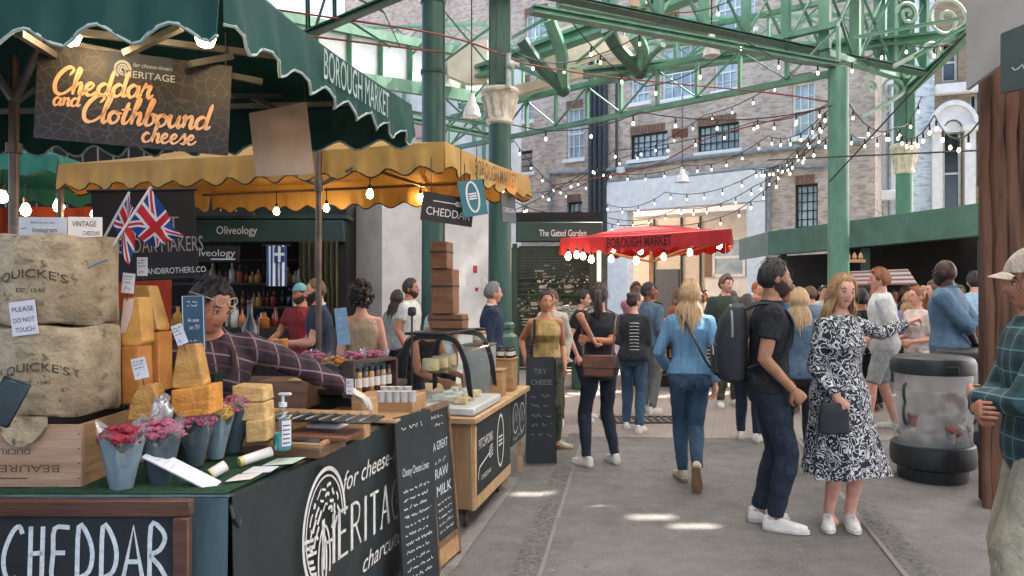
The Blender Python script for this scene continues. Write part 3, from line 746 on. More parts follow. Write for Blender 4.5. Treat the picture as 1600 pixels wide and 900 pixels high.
def window(par, W, x0, x1, z0, z1, nc, nr, style, depth=.14, sill=True, fm=None, gm=None):
    fm = fm or (DARKM if style != 'sash' else WHITEP); gm = gm or (GLASSD if style != 'dark' else GLASSK)
    mb = MB(); rot = par.rotation_euler.z; t = .06
    B = lambda cx, cz, sx, sz, y=depth, sy=.05: mb.box(W(cx, y, cz), (sx, sy, sz), rot)
    for x in (x0+t/2, x1-t/2): B(x, (z0+z1)/2, t, z1-z0)
    for z in (z0+t/2, z1-t/2): B((x0+x1)/2, z, x1-x0-2*t, t)
    for i in range(1, nc): B(x0+(x1-x0)*i/nc, (z0+z1)/2, .022 if style == 'bar' else .03, z1-z0-2*t, depth-.004, .03)
    for i in range(1, nr): B((x0+x1)/2, z0+(z1-z0)*i/nr, x1-x0-2*t, .022 if not (style == 'sash' and i == nr//2) else .06, depth+.004, .03)
    f = mb.build('window', fm, par, smooth=False)
    mb = MB(); mb.box(W((x0+x1)/2, depth+.045, (z0+z1)/2), (x1-x0-.02, .02, z1-z0-.02), rot); mb.build('pane', gm, f, smooth=False)
    if sill:
        mb = MB(); mb.box(W((x0+x1)/2, -.03, z0-.07), (x1-x0+.2, .16, .13), rot, .015); mb.build('sill', WHITEP, f)
    if style != 'dark':
        mb = MB()
        for i in range(int((x1-x0)/.11)): mb.box(W(x0+.05+i*.112, -.012, z1+.13), (.095, .03, .24), rot)
        mb.build('brick_lintel', pm('gauged_brick', '#8a6a58', .85, '#6b5246', 12), f)
for w in FWIN: window(facade, MF, *w)
# gateway: white lintel and jambs
mb = MB(); rt = FR
mb.box(FW((gu0+gu1)/2, .10, gzt-.45), (gu1-gu0-.02, .5, .88), rt); mb.box(FW(gu0+.45, .12, (gzt-.9)/2), (.88, .5, gzt-.91), rt); mb.box(FW(gu1-.28, .12, (gzt-.9)/2), (.54, .5, gzt-.91), rt)
mb.box(FW((gu0+gu1)/2, -.06, gzt+.05), (gu1-gu0+.1, .14, .12), rt); mb.build('gateway_surround', WHITEP, facade)
# pipes
def wp(px, py, y=-.12):
    u, z = Fq(px, py); return FW(u, y, z)
mb = MB()
for i, px in enumerate((926, 933, 941, 948)): mb.tube([wp(px, 60+12*i), wp(px, 395)], [.09, .09], 8)
mb.tube([wp(966, 110), wp(966, 268)], .045, 6); mb.build('drainpipe', PIPED, facade)
mb = MB(); mb.tube([wp(862, 330, -.1), wp(862, 272, -.1), wp(935, 268, -.1), wp(1020, 258, -.1), wp(1060, 250, -.1), wp(1200, 236, -.1), wp(1345, 222, -.1)], .07, 8)
mb.tube([wp(950, 285, -.1), wp(1040, 276, -.1)], .05, 6); mb.tube([wp(1080, 275, -.1), wp(1195, 262, -.1), wp(1290, 262, -.1)], .05, 6); mb.tube([wp(1203, 262, -.1), wp(1203, 370, -.1)], .05, 6)
mb.build('wall_pipe', PIPE, facade)
mb = MB()
for px in (1056, 1069): mb.box(wp(px, 208, -.02), (.24, .06, .26), FR)
mb.build('air_brick', pm('terracotta', '#7d4a36', .8), facade)
for px, py in ((973, 267), (1072, 275)):
    mb = MB(); mb.box(wp(px, py, -.1), (.3, .16, .22), FR, .02); mb.build('alarm_box', pm('alarm_white', '#cfd6d4', .5), facade)

# ---- beyond the gateway: pale yard buildings
yard = thing('yard_building', 'pale rendered yard building with sash window seen through the white gateway', 'building', FW(6.0, 6.5, 0), FR)
YB = pm('pale_timber', '#d6c9b4', .8, '#c4b59e', 4, (1, 1, 6), .3); YW = pm('pale_render', '#e3dfd6', .8, '#d2cdc3', 3)
mb = MB(); mb.box(FW(4.5, 7.5, 3.4), (9.4, 2, 6.8), FR); mb.build('wall', YB, yard, smooth=False)
mb = MB(); mb.box(FW(6.7, 6.9, 3.4), (3.2, 2, 6.8), FR); mb.build('rendered_wing', YW, yard, smooth=False)
mb = MB(); mb.box(FW(5.2, 5.2, 4.75), (5.6, 1.3, .22), FR); mb.build('canopy', WHITEP, yard, smooth=False)
mb = MB(); rot = FR
for x in (-.55, .65): mb.box(FW(6+x, 5.86, 3.0), (.12, .06, 1.5), FR)
for z in (2.3, 3.0, 3.7): mb.box(FW(6.05, 5.86, z), (1.2, .06, .1), FR)
w_ = mb.build('window', WHITEP, yard, smooth=False)
mb = MB(); mb.box(FW(6.05, 5.88, 3.0), (1.2, .02, 1.4), FR); mb.build('pane', GLASSD, w_, smooth=False)
for x in (5.25, 6.85):
    mb = MB(); mb.box(FW(x, 5.84, 3.0), (.3, .06, 1.5), FR); mb.build('shutter', pm('brown_shutter', '#8a6d55', .7), w_)
for x in (2.7, 3.9, 4.7):
    mb = MB(); mb.tube([FW(x, 6.42, 0), FW(x, 6.42, 6.5)], .05, 6); mb.build('downpipe', PIPED, yard)
mb = MB(); mb.box(FW(3.3, 6.42, 1.3), (1.0, .1, 2.6), FR, .01); dr_ = mb.build('door', pm('grey_door', '#55585a', .6), yard)
mb = MB(); mb.ball(FW(3.65, 6.33, 1.2), .05, 8, 6); mb.build('handle', DARKM, dr_)

# ---- pale-blue painted building on the right and its arched window
def plane_hit(px, py, A, d):
    k = (px-CX)/F; t = (k*A[1]-A[0])/(d[0]-k*d[1]); Y = A[1]+t*d[1]; return t, CH-(py-CY)/F*Y
A2 = (xof(1362, 21.5), 21.5); d2 = V((.93, -.36, 0)).normalized(); rz2 = math.atan2(d2.y, d2.x)
pb = thing('painted_building', 'pale blue and white painted brick building with arched window surround', 'building', (A2[0], A2[1], 0), rz2)
M2 = mw(pb); W2 = lambda x, y, z: M2@V((x, y, z))
PBK = brick('painted_brick', '#dbe5e9', '#d0dce2', '#c6d0d5', 1.0, '#c3cfd5'); BRK2 = brick('yellow_brick', '#96805f', '#82704f', '#8d8575')
t1, _ = plane_hit(1460, 300, A2, d2); t2, _ = plane_hit(1532, 300, A2, d2); t3 = t2+3
def q2(px, py): return plane_hit(px, py, A2, d2)
aw0, azt = q2(1474, 205); aw1, azb = q2(1503, 335)
bw0, bzt = q2(1472, 65); bw1, bzb = q2(1497, 125)
cw0, czt = q2(1516, 145); cw1, czb = q2(1529, 290)
mb = MB(); lwall(mb, 0, t1, 0, 11.5, [], .2, W2); mb.build('painted_wall', PBK, pb, smooth=False)
mb = MB(); lwall(mb, t1, t3, 0, 13, [(aw0, aw1, azb, azt), (bw0, bw1, bzb, bzt), (cw0, cw1, czb, czt)], .25, W2); mb.build('brick_wall', BRK2, pb, smooth=False)
mb = MB(); mb.box(W2((t1+t3)/2, .1, 13.1), (t3-t1, .6, .3), rz2)
mb.build('cornice', WHITEP, pb)
for z in (azt+2.6, bzb-.25):
    mb = MB(); mb.box(W2((t1+t3)/2, -.06, z), (t3-t1, .2, .3), rz2, .03); mb.build('stone_band', WHITEP, pb)
for x0, x1, z0, z1 in ((aw0, aw1, azb, azt), (bw0, bw1, bzb, bzt), (cw0, cw1, czb, czt)): window(pb, W2, x0, x1, z0, z1, 1, 2, 'sash', .2, False, WHITEP, GLASSK)
mb = MB(); r0 = (aw1-aw0)/2; cx0 = (aw0+aw1)/2
for k in range(15):
    a, b_ = PI*k/14-.0, PI*(k+1)/14
    if k < 14:
        for rr0, rr1, y in ((r0+.03, r0+.32, -.10), (r0+.32, r0+.42, -.18)):
            p = [W2(cx0+r*math.cos(t), y, azt-.05+r*1.35*math.sin(t)) for t, r in ((a, rr0), (b_, rr0), (b_, rr1), (a, rr1))]; q = [v-(W2(0, -1, 0)-W2(0, 0, 0))*.3 for v in p]
            mb.add(p+q, [(0, 1, 2, 3), (3, 2, 6, 7), (0, 4, 5, 1), (7, 6, 5, 4)])
fill = [W2(cx0+r0*math.cos(PI*k/14), -.03, azt-.05+r0*1.35*math.sin(PI*k/14)) for k in range(15)]; mb.add(fill, [tuple(range(15))])
for s in (-1, 1):
    x = cx0+s*(r0+.17); mb.box(W2(x, -.06, (azt+azb)/2), (.26, .24, azt-azb), rz2); mb.box(W2(x, -.10, azt+.0), (.40, .36, .16), rz2, .02); mb.box(W2(x, -.10, azb), (.40, .36, .22), rz2, .02)
mb.build('arch_surround', WHITEP, pb)
# shallow white bay on the painted wall
bx0, bz1 = q2(1366, 125); bx1, bz0 = q2(1402, 300)
mb = MB(); mb.box(W2((bx0+bx1)/2, -.25, (bz0+bz1)/2), (bx1-bx0, .5, bz1-bz0), rz2, .02); mb.box(W2((bx0+bx1)/2, -.3, bz0-.15), (bx1-bx0+.25, .7, .3), rz2, .05); mb.build('bay', WHITEP, pb)
mb = MB()
for px in (1373, 1386): mb.tube([W2(q2(px, 0)[0], -.56, 2.6), W2(q2(px, 0)[0], -.56, 7.5)], .05, 6)
mb.build('downpipe', PIPE, pb)
# tall far blocks behind to close the view
mb = MB()
fb = thing('far_block', 'pale far building rising behind the painted building', 'building', W2(4, 5, 0), rz2)
mb.box(W2(3.5, 9, 9), (12, 6, 18), rz2); mb.build('wall', YW, fb, smooth=False)
mb = MB()
for i in range(4):
    for j in range(2): mb.box(W2(-.5+i*2.2, 5.95, 9.5+j*3.2), (1.0, .14, 1.7), rz2)
for i_ in range(4):
    for j_ in range(2):
        w = MB(); w.box(W2(-.5+i_*2.2, 5.96, 9.5+j_*3.2), (1.0, .14, 1.7), rz2); w.build('window', GLASSK, fb, smooth=False)

# ---- cast-iron columns
GRN = pm('green_paint', '#58846e', .45, '#416553', 4, (1, 1, .35), .3, 20, spec=.5, lo=.38, hi=.72, detail=7); GRND = pm('green_dark_and_backlit', '#36594b', .45, '#263f35', 4, (1, 1, .35), .3, lo=.38, hi=.72, detail=7)
CREAM = pm('cream_paint', '#dfd2c1', .5, '#b7a993', 8, bump=.15); RUST = pm('rust_red', '#8a4038', .6, '#6e3029', 8)
def column(label, X, Y, r, top, capz=None, dark=False):  # dark: deeper green stands in for a shaft seen against the light
    t = thing('iron_column', label, 'column', (X, Y, 0), 0, 'green cast iron columns of the market hall'); o = V((X, Y, 0))
    mb = MB(); mb.lathe([(r*1.9, 0), (r*1.9, .12), (r*1.75, .16), (r*1.75, .85), (r*1.6, .95), (r*1.25, 1.0), (r*1.2, 1.05), (r*1.32, 1.08), (r*1.32, 1.13), (r*1.1, 1.17)], o, 8); mb.build('plinth', GRND, t, ang=25)
    mb = MB(); zt = capz[0] if capz else top
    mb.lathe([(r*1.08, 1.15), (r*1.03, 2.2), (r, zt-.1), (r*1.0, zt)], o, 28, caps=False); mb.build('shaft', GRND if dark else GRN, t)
    if capz:
        a, b_ = capz; h = b_-a; mb = MB()
        mb.lathe([(r*1.02, a), (r*1.22, a+.03), (r*1.22, a+.07), (r*1.06, a+.09), (r*1.08, a+h*.45), (r*1.22, a+h*.68), (r*1.55, a+h*.84), (r*1.7, a+h*.87), (r*1.74, a+h*.93), (r*1.6, a+h)], o, 28)
        for k in range(10):
            q = 2*PI*k/10; d = V((math.cos(q), math.sin(q), 0)); mb.tube([o+d*(r*1.06)+V((0, 0, a+.1)), o+d*(r*1.14)+V((0, 0, a+h*.45)), o+d*(r*1.34)+V((0, 0, a+h*.72)), o+d*(r*1.60)+V((0, 0, a+h*.80))], [.02, .045, .05, .03], 6, True, None, .5)
        mb.build('capital', CREAM, t)
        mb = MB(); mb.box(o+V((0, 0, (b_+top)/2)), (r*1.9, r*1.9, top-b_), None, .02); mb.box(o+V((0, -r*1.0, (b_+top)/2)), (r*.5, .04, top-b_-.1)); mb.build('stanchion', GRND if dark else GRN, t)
    return t
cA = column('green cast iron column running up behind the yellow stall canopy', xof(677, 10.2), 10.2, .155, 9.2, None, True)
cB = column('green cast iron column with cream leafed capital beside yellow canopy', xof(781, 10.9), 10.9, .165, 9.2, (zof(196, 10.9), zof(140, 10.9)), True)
cC = column('plain green cast iron column rising in front of the green kiosk', xof(1310, 12.5), 12.5, .165, zof(108, 12.5))
cD = column('green cast iron column with cream capital near painted building', xof(1413, 15.6), 15.6, .165, 8.6, (zof(272, 15.6), zof(226, 15.6)))
mb = MB()
for z in (7.0, 5.6, 4.62): mb.lathe([(.175, z), (.175, z+.05)], (xof(677, 10.2), 10.2, 0), 20, caps=False)
for x in (-.165, -.12): mb.tube([(xof(677, 10.2)+.17, 10.1+x, 1.2), (xof(677, 10.2)+.17, 10.1+x, 9)], .014, 6)
for z in (5.9,): mb.tube([(xof(677, 10.2)-.3, 10.0, z), (xof(677, 10.2)+.35, 10.0, z-.05)], .03, 6)
mb.build('conduit', PIPED, cA)
mb = MB(); p = at(800, 100, 10.6)
mb.tube([p+V((-.05, 0, -.35)), p+V((-.05, 0, .15))], .04, 8); mb.ball(p+V((-.02, 0, -.02)), .075, 10, 8); mb.tube([p+V((0, 0, 0)), p+V((.1, -.02, -.03))], .035, 8)
mb.build('cctv_camera', pm('camera_grey', '#b8b9b5', .4), cB)

# ---- iron girders
def girder(label, a, b_, h, n, cw=.14, x=False, mat_=None, slope=0, group='green iron roof girders', vw=.09):
    mat_ = mat_ or GRN; a, b_ = V(a), V(b_); t = thing('lattice_girder', label, 'girder', a, 0, group); U = V((0, 0, h)); d = (b_-a).normalized()
    for nm, o in (('bottom_chord', V()), ('top_chord', U)):
        mb = MB(); mb.bar(a+o, b_+o, cw, cw*.55); mb.bar(a+o+V((0, 0, cw*.3)), b_+o+V((0, 0, cw*.3)), .03, cw*.62); mb.build(nm, mat_, t)
    for i in range(n+1):
        p = a.lerp(b_, i/n); mb = MB(); mb.bar(p+V((0, 0, cw*.45)), p+U-V((0, 0, cw*.3)), vw, vw*.6, up=d); mb.build('post', mat_, t)
    mb = MB()
    for i in range(n):
        p, q = a.lerp(b_, i/n), a.lerp(b_, (i+1)/n); off = d.cross(V((0, 0, 1)))*.03
        if x or i % 2 == 0: mb.bar(p+off+V((0, 0, .06)), q+U+off-V((0, 0, .05)), .05, .025)
        if x or i % 2 == 1: mb.bar(q-off+V((0, 0, .06)), p+U-off-V((0, 0, .05)), .05, .025)
    mb.build('brace', mat_, t); return t
C0, D0, B0, A0 = V((xof(1310, 12.5), 12.5, 0)), V((xof(1413, 15.6), 15.6, 0)), V((xof(781, 10.9), 10.9, 0)), V((xof(677, 10.2), 10.2, 0))
def Z(v, z): return V((v.x, v.y, z))
L0 = V((0, 17.6, 0))
girder('shallow green lattice girder sloping across the brick warehouse front', L0+V((-1.6, 1.5, 5.33)), Z(C0, 5.33), .82, 11, .13)
girder('deep cross braced green girder above the plain column', B0+V((.9, .45, 6.05)), V((8.35, 14.9, 6.05)), 1.55, 9, .18, True, vw=.16)
girder('deep cross braced green girder behind the capital column', C0+V((-.1, .3, 5.75)), D0+V((.1, .2, 6.2)), 1.6, 3, .18, True, vw=.18)
girder('far green lattice girder high in the hall roof', V((-1.5, 21, 6.9)), V((7.5, 15.2, 6.9)), .9, 10, .13)
girder('long cross braced green girder leading back from column with conduit', Z(A0, 6.6), V((-2.0, 20, 6.6)), 1.1, 7, .13, True)
# solid beams
def beam(label, pts, w, h, m=None, name='roof_beam', group='plain green roof beams'):
    mb = MB()
    for a, b_ in zip(pts, pts[1:]): mb.bar(a, b_, w, h*.16); mb.bar(V(a)+V((0, 0, h*.46)), V(b_)+V((0, 0, h*.46)), w, h*.16); mb.bar(V(a)+V((0, 0, h*.23)), V(b_)+V((0, 0, h*.23)), w*.3, h*.3)
    return tag(mb.build(name, m or GRN), label, 'beam', group)
beam('straight green beam running between the capital columns to plain column', [Z(B0, 5.38)+V((.45, -.95, 0)), Z(C0, 5.42)], .16, .17)
beam('green cable beam carrying ribbed tray above the straight beam', [B0+V((-2.2, -1.45, 5.98)), V((8.2, 14.6, 5.93))], .22, .09, GRND)
beam('pale green beam behind the lattice posts', [V((1.5, 15.5, 6.15)), V((9.5, 14.2, 6.6))], .22, .3)
beam('green beam from the capital column towards the timber post', [Z(D0, 5.75), V((8.3, 9.0, 7.2))], .16, .22)
# valley beam with cream soffit, hung on curved struts
vb0, vb1 = V((-.8, 17.6, 6.75)), V((4.2, 13.4, 7.3))
beam('heavy green valley beam under the cream roof soffit', [vb0, vb1], .3, .5)
def curve_strut(mb, a, b_, sag, r=.085):
    a, b_ = V(a), V(b_); m_ = (a+b_)/2+V(sag); mb.tube(crm([a, m_, b_], 7), r, 8)
for lab, nd_, tops in (('bunch of curved green roof struts left of the drainpipes', at(880, 140, 16.0), (at(815, 62, 15.5), at(858, 30, 15.2), at(800, 100, 16.8))),
                      ('bunch of curved green roof struts above the small upper window', at(1000, 112, 15.1), (at(948, 45, 14.6), at(992, 55, 14.6), at(1036, 70, 14.3)))):
    t = thing('roof_strut', lab, 'strut', nd_, 0, 'curved roof struts')
    for k, q in enumerate(tops):
        mb = MB(); curve_strut(mb, nd_, q, V(((-.12, .1, 0)[k], 0, .05)), .14 if k < 2 else .06); mb.build('strut', GRN if k else GRND, t)
    mb = MB(); mb.ball(nd_, .16, 10, 8); mb.build('boss', GRND, t)
# arched ribs by columns A and B
for lab, o, dirv in (('curved green bracket ribs at the conduit column', Z(A0, 5.4), V((.9, 1.6, 0))), ('curved green bracket ribs at the capital column', Z(B0, 5.2), V((-.2, 2.0, 0))), ('curved green ribs from the capital column over the beam', Z(B0, 5.7), V((1.6, 2.2, 0)))):
    t = thing('arch_rib', lab, 'rib', o, 0, 'arched brackets on the columns')
    mb = MB(); pts = [o+dirv*(1-math.cos(a))+V((0, 0, 2.6*math.sin(a))) for a in [PI/2*k/10 for k in range(11)]]; mb.tube(pts, .07, 8); mb.build('outer_rib', GRN, t)
    mb = MB(); pts2 = [o+V((0, 0, .2))+dirv*.95*(1-math.cos(a))*1.0+V((0, 0, 2.2*math.sin(a)-.25)) for a in [PI/2*k/10 for k in range(11)]]; mb.tube(pts2, .035, 6); mb.build('inner_rib', GRN, t)
    for k in range(1, 10): mb = MB(); mb.tube([pts[k], pts2[min(k+1, 10)]], .02, 5); mb.build('web_bar', GRN, t)
# scrollwork brackets
SCR = pm('scroll_paint', '#b9c8bd', .5, '#9fb3a6', 10)
def scroll(mb, M, r, turns=1.6, sgn=1, rad=.03):
    pts = [M@V((sgn*r*(1-k/40*.86)*math.cos(turns*2*PI*k/40), r*(1-k/40*.86)*math.sin(turns*2*PI*k/40), 0)) for k in range(41)]; mb.tube(pts, rad, 6)
for lab, px, py, Y, sc_ in (('large pale scrollwork bracket beneath roof near timber post', 1478, 30, 14.0, 1.0), ('small pale scroll bracket beside the cream capital', 1394, 140, 15.4, .62)):
    o = at(px, py, Y); Mx = plane_M(o, (1, .15, 0), (0, 0, 1)); mb = MB()
    scroll(mb, Mx, .44*sc_); scroll(mb, plane_M(o+V((-.72*sc_, 0, .1*sc_)), (1, .15, 0), (0, 0, 1)), .24*sc_, 1.6, -1); scroll(mb, plane_M(o+V((-.6*sc_, 0, .62*sc_)), (1, .15, 0), (0, 0, 1)), .2*sc_, 1.5, 1)
    scroll(mb, plane_M(o+V((-.25*sc_, 0, -.62*sc_)), (1, .15, 0), (0, 0, 1)), .2*sc_, 1.5, -1); scroll(mb, plane_M(o+V((.5*sc_, 0, .55*sc_)), (1, .15, 0), (0, 0, 1)), .22*sc_)
    mb.tube(crm([o+V((-1.0*sc_, 0, -.9*sc_)), o+V((-.35*sc_, 0, -.55*sc_)), o+V((.35*sc_, 0, -.1*sc_)), o+V((.95*sc_, 0, .75*sc_))], 8), .045, 6)
    tag(mb.build('scroll_bracket', SCR), lab, 'bracket')

# ---- clerestory glazing at the upper left
cl = thing('clerestory', 'green framed clerestory band of pale glazing above the yellow canopy', 'glazing', at(640, 120, 17), 0)
CLR = pm('obscured_glass', '#dfe5e4', .3, '#c9d2d2', 2, bump=.05)
a, b_ = at(440, 60, 15.0), at(800, 124, 19)
for z0, z1, nm in ((0, .28, 'bottom_rail'), (1.05, 1.25, 'top_rail')):
    mb = MB(); mb.bar(a+V((0, 0, z0-.6)), b_+V((0, 0, z0-.6)), .14, z1-z0); mb.build(nm, GRN, cl)
for i in range(9):
    p = a.lerp(b_, i/8); mb = MB(); mb.bar(p+V((0, 0, -.46)), p+V((0, 0, .45)), .1, .1); mb.build('mullion', GRN, cl)
for i in range(8):
    p, q = a.lerp(b_, i/8), a.lerp(b_, (i+1)/8); n_ = (q-p).normalized().cross(V((0, 0, 1)))*-.04
    mb = MB(); mb.add([p+n_+V((0, 0, -.5)), q+n_+V((0, 0, -.5)), q+n_+V((0, 0, .48)), p+n_+V((0, 0, .48))], [(0, 1, 2, 3)]); mb.build('pane', CLR, cl)
# far white gable wall with pinkish panels below it, and pendant lamps
gw = thing('white_hall_wall', 'white hall wall with pinkish glazing panels far behind the stall canopies', 'wall', (-6, 24, 0), 0)
mb = MB(); mb.box((-6.4, 24.6, 4.5), (13.5, .3, 9), R(-8)); mb.build('wall', pm('hall_white', '#d3d3cf', .7, '#c2bfba', 2), gw, smooth=False)
PNK = pm('pink_panel', '#b59a92', .7, '#a3857d', 2)
for i in range(8):
    mb = MB(); x = -12+i*1.55; mb.box((x, 24.38-(x+6.4)*math.tan(R(8))*1, 7.0+.5*(i % 3)), (.9, .12, .7), R(-8)); mb.build('panel', PNK, gw, smooth=False)
for i in range(10):
    mb = MB(); x = -12.6+i*1.3; mb.bar((x, 24.3-(x+6.4)*math.tan(R(8)), 3), (x, 24.3-(x+6.4)*math.tan(R(8)), 9), .12); mb.build('glazing_bar', GRN, gw)
beam('dark diagonal roof beam rising above the teal canopy', [at(470, 62, 9.5), at(650, -14, 9.0)], .12, .14, GRND)
beam('thin green roof strut behind the teal canopy edge', [at(482, 90, 11), at(480, -30, 11)], .07, .07)
beam('slanted green roof strut behind the teal canopy edge', [at(488, 62, 11), at(520, -40, 11)], .07, .07, GRND)
beam('second upright green roof strut behind the teal canopy edge', [at(523, 36, 11.5), at(522, -40, 11.5)], .07, .07)
beam('lower green roof beam between the two tall columns', [at(640, 190, 16.5), at(800, 222, 18)], .16, .2)
beam('low pale green roof rail behind the yellow canopy', [at(560, 165, 16.5), at(790, 200, 18)], .1, .12)
for k, (x0, y0, x1, y1) in enumerate(((540, 30, 610, 75), (600, 20, 625, 75), (690, 150, 760, 215), (760, 130, 690, 215), (560, 0, 600, 20), (700, 230, 780, 170), (695, 20, 770, 110), (690, 100, 765, 45))):
    beam(['thin green tie over clerestory, first from the canopy', 'thin green tie standing on the clerestory near conduit column', 'thin green diagonal between two columns falling rightwards', 'thin green diagonal between two columns falling leftwards', 'short green tie at the very top of roof', 'low green diagonal just above the yellow canopy', 'upper green diagonal between the two tall columns falling right', 'upper green diagonal between the two tall columns falling left'][k], [at(x0, y0, 15.5), at(x1, y1, 15.5)], .06, .07)
def pendant(label, px, py, Y, r):
    p = at(px, py, Y); t = thing('pendant_lamp', label, 'lamp', p, 0, 'white pendant lamps'); mb = MB()
    mb.lathe([(.02, .42*r/.2), (.05, .40), (.07, .26), (r*.8, .14), (r, .0), (r*.94, .0), (r*.7, .12), (.03, .2)], p, 20); mb.build('shade', pm('lamp_white', '#e2e0da', .4), t)
    mb = MB(); mb.tube([p+V((0, 0, .4)), p+V((0, 0, 2.4))], .012, 5); mb.build('cord', DARKM, t)
pendant('white pendant lamp hanging between the two tall columns', 737, 182, 13, .16)
pendant('white pendant lamp hanging over the white gateway', 1066, 285, 20, .20)
pendant('white pendant lamp under the green straight beam', 1112, 88, 12.5, .15)

# ---- market roof overhead: opal glazing between green rafters, with slits added to cast the sun patches
roof = thing('market_roof', 'opal glazed market roof carried on green rafters above the stalls', 'roof', (0, 2, 8.2), 0)
m, nt, b = newmat('opal_glazing'); out = nt.nodes['Material Output']; t_ = nd(nt, 'ShaderNodeBsdfTranslucent'); t_.inputs[0].default_value = (.56, .57, .56, 1)
d_ = nd(nt, 'ShaderNodeBsdfDiffuse'); d_.inputs[0].default_value = (.5, .5, .5, 1); mx = nd(nt, 'ShaderNodeMixShader'); mx.inputs[0].default_value = .22
nt.links.new(t_.outputs[0], mx.inputs[1]); nt.links.new(d_.outputs[0], mx.inputs[2]); nt.links.new(mx.outputs[0], out.inputs[0])
SUN_AZ, SUN_EL = 62.0, 52.0      # azimuth from +Y towards +X
sd = V((math.sin(R(SUN_AZ))*math.cos(R(SUN_EL)), math.cos(R(SUN_AZ))*math.cos(R(SUN_EL)), math.sin(R(SUN_EL))))
RX0, RX1, RY0, RY1, RZ = -14.0, 20.0, -9.0, 14.6, 9.4
holes = []
for px, py in ((832, 772), (915, 787), (1018, 808), (1085, 823)):
    g = gnd(px, py); q = g+sd*(RZ/sd.z); holes.append((q.x, q.y))
mb = MB(); mo = MB(); GX0, GX1 = -1.2, 6.0; nx, ny = 34, 11; dx, dy = (RX1-RX0)/nx, (RY1-RY0)/ny
gaps = [(x-.15, x+.15, y-.05, y+.05) for x, y in holes]
def inside(x, y): return any(a < x < b2 and e < y < f for a, b2, e, f in gaps)
xs = sorted(set([RX0+dx*i for i in range(nx+1)]+[v for g in gaps for v in g[:2]])); ys = sorted(set([RY0+dy*i for i in range(ny+1)]+[v for g in gaps for v in g[2:]]))
for x0, x1 in zip(xs, xs[1:]):
    for y0, y1 in zip(ys, ys[1:]):
        if not inside((x0+x1)/2, (y0+y1)/2): (mb if GX0 < (x0+x1)/2 < GX1 else mo).add([(x0, y0, RZ), (x1, y0, RZ), (x1, y1, RZ), (x0, y1, RZ)], [(0, 1, 2, 3)])
mb.build('glazing', MATS['opal_glazing'], roof, smooth=False); mo.build('added_boarding', pm('added_roof_boarding', '#6d6a64', .8, '#5b5852', 2), roof, smooth=False)  # opaque boarding added beside the aisle to darken the stalls and give contrast
mb = MB()
for i in range(0, nx+1, 2): mb.bar((RX0+dx*i, RY0, RZ-.1), (RX0+dx*i, RY1, RZ-.1), .1, .16)
for j in range(0, ny+1, 2): mb.bar((RX0, RY0+dy*j, RZ-.3), (RX1, RY0+dy*j, RZ-.3), .16, .2)
mb.build('rafter', GRN, roof)

# cream soffits of the roof bays
SOF = pm('cream_soffit', '#cdbfae', .7, '#b8a998', 3, bump=.08)
for lab, poly, Y, m_ in (('cream arched roof soffit above the heavy green valley beam', [(846, 112), (856, 70), (872, 45), (890, 38), (985, 58), (1010, 62), (985, 74), (905, 96)], 16.6, SOF), ('brown roof soffit between the girder posts at top', [(985, -30), (1062, -30), (1062, 24), (985, 8)], 14.6, pm('brown_soffit', '#a58d78', .7, '#94806c', 3)),
                     ('cream strip of soffit under the heavy green valley beam', [(800, 134), (960, 92), (1010, 80), (1008, 90), (958, 106), (800, 150)], 16.9, SOF), ('cream roof soffit arched between the two tall columns', [(698, 92), (725, 66), (762, 62), (762, 128), (730, 130), (700, 118)], 17.5, SOF)):
    f = [at(x, y, Y) for x, y in poly]; o = f[0]; Mx = plane_M(o, (1, 0, 0), (0, 0, 1)); mb = MB(); mb.prism([(p.x-o.x, p.z-o.z) for p in f], Mx@Matrix.Translation((0, 0, -.25)), .25); tag(mb.build('roof_soffit', m_, smooth=False), lab, 'soffit', 'roof soffits')

PGR = pm('pale_green_paint', '#7da791', .5, '#6b957f', 5, (1, 1, .4), .12)
for lab, a, b_, h, n in (('pale thin lattice girder highest across the upper windows', V((.2, 16.5, 8.3)), V((8.6, 15.5, 7.9)), .7, 14), ('pale thin lattice girder rising from the capital column', Z(D0, 6.9), V((.6, 19.5, 8.2)), .6, 14), ('pale thin lattice girder behind the valley beam', V((-2.5, 19, 7.4)), V((5.0, 19.5, 7.6)), .6, 12), ('pale thin lattice girder over the scrollwork bracket', V((6.4, 13.2, 7.1)), V((8.9, 12.4, 7.1)), .6, 5),
                         ('pale thin lattice girder high behind the conduit column', V((-6.5, 17.5, 7.2)), V((-.6, 17.8, 7.5)), .6, 11)): girder(lab, a, b_, h, n, .08, True, PGR, vw=.05, group='pale thin roof girders')
for k, (x0, y0, Y0, x1, y1, Y1, lab) in enumerate(((800, 60, 16, 870, 20, 15, 'pale green rod left of the upper struts'), (900, 100, 15, 1010, 5, 14, 'pale green rod crossing the cream soffit'), (1040, 110, 15, 1200, 20, 14, 'pale green rod crossing the tall sash windows'), (1160, 100, 14, 1075, 0, 14, 'pale green rod leaning left below the lattice posts'), (1335, 60, 13, 1500, 30, 12, 'pale green rod running to the big scroll bracket'), (1430, 90, 14, 1512, 40, 12, 'pale green rafter under the big scroll bracket'), (700, 30, 15, 640, 90, 15, 'pale green rod behind the conduit column'))): beam(lab, [at(x0, y0, Y0), at(x1, y1, Y1)], .06, .07, PGR, 'roof_rod', 'pale green roof rods')
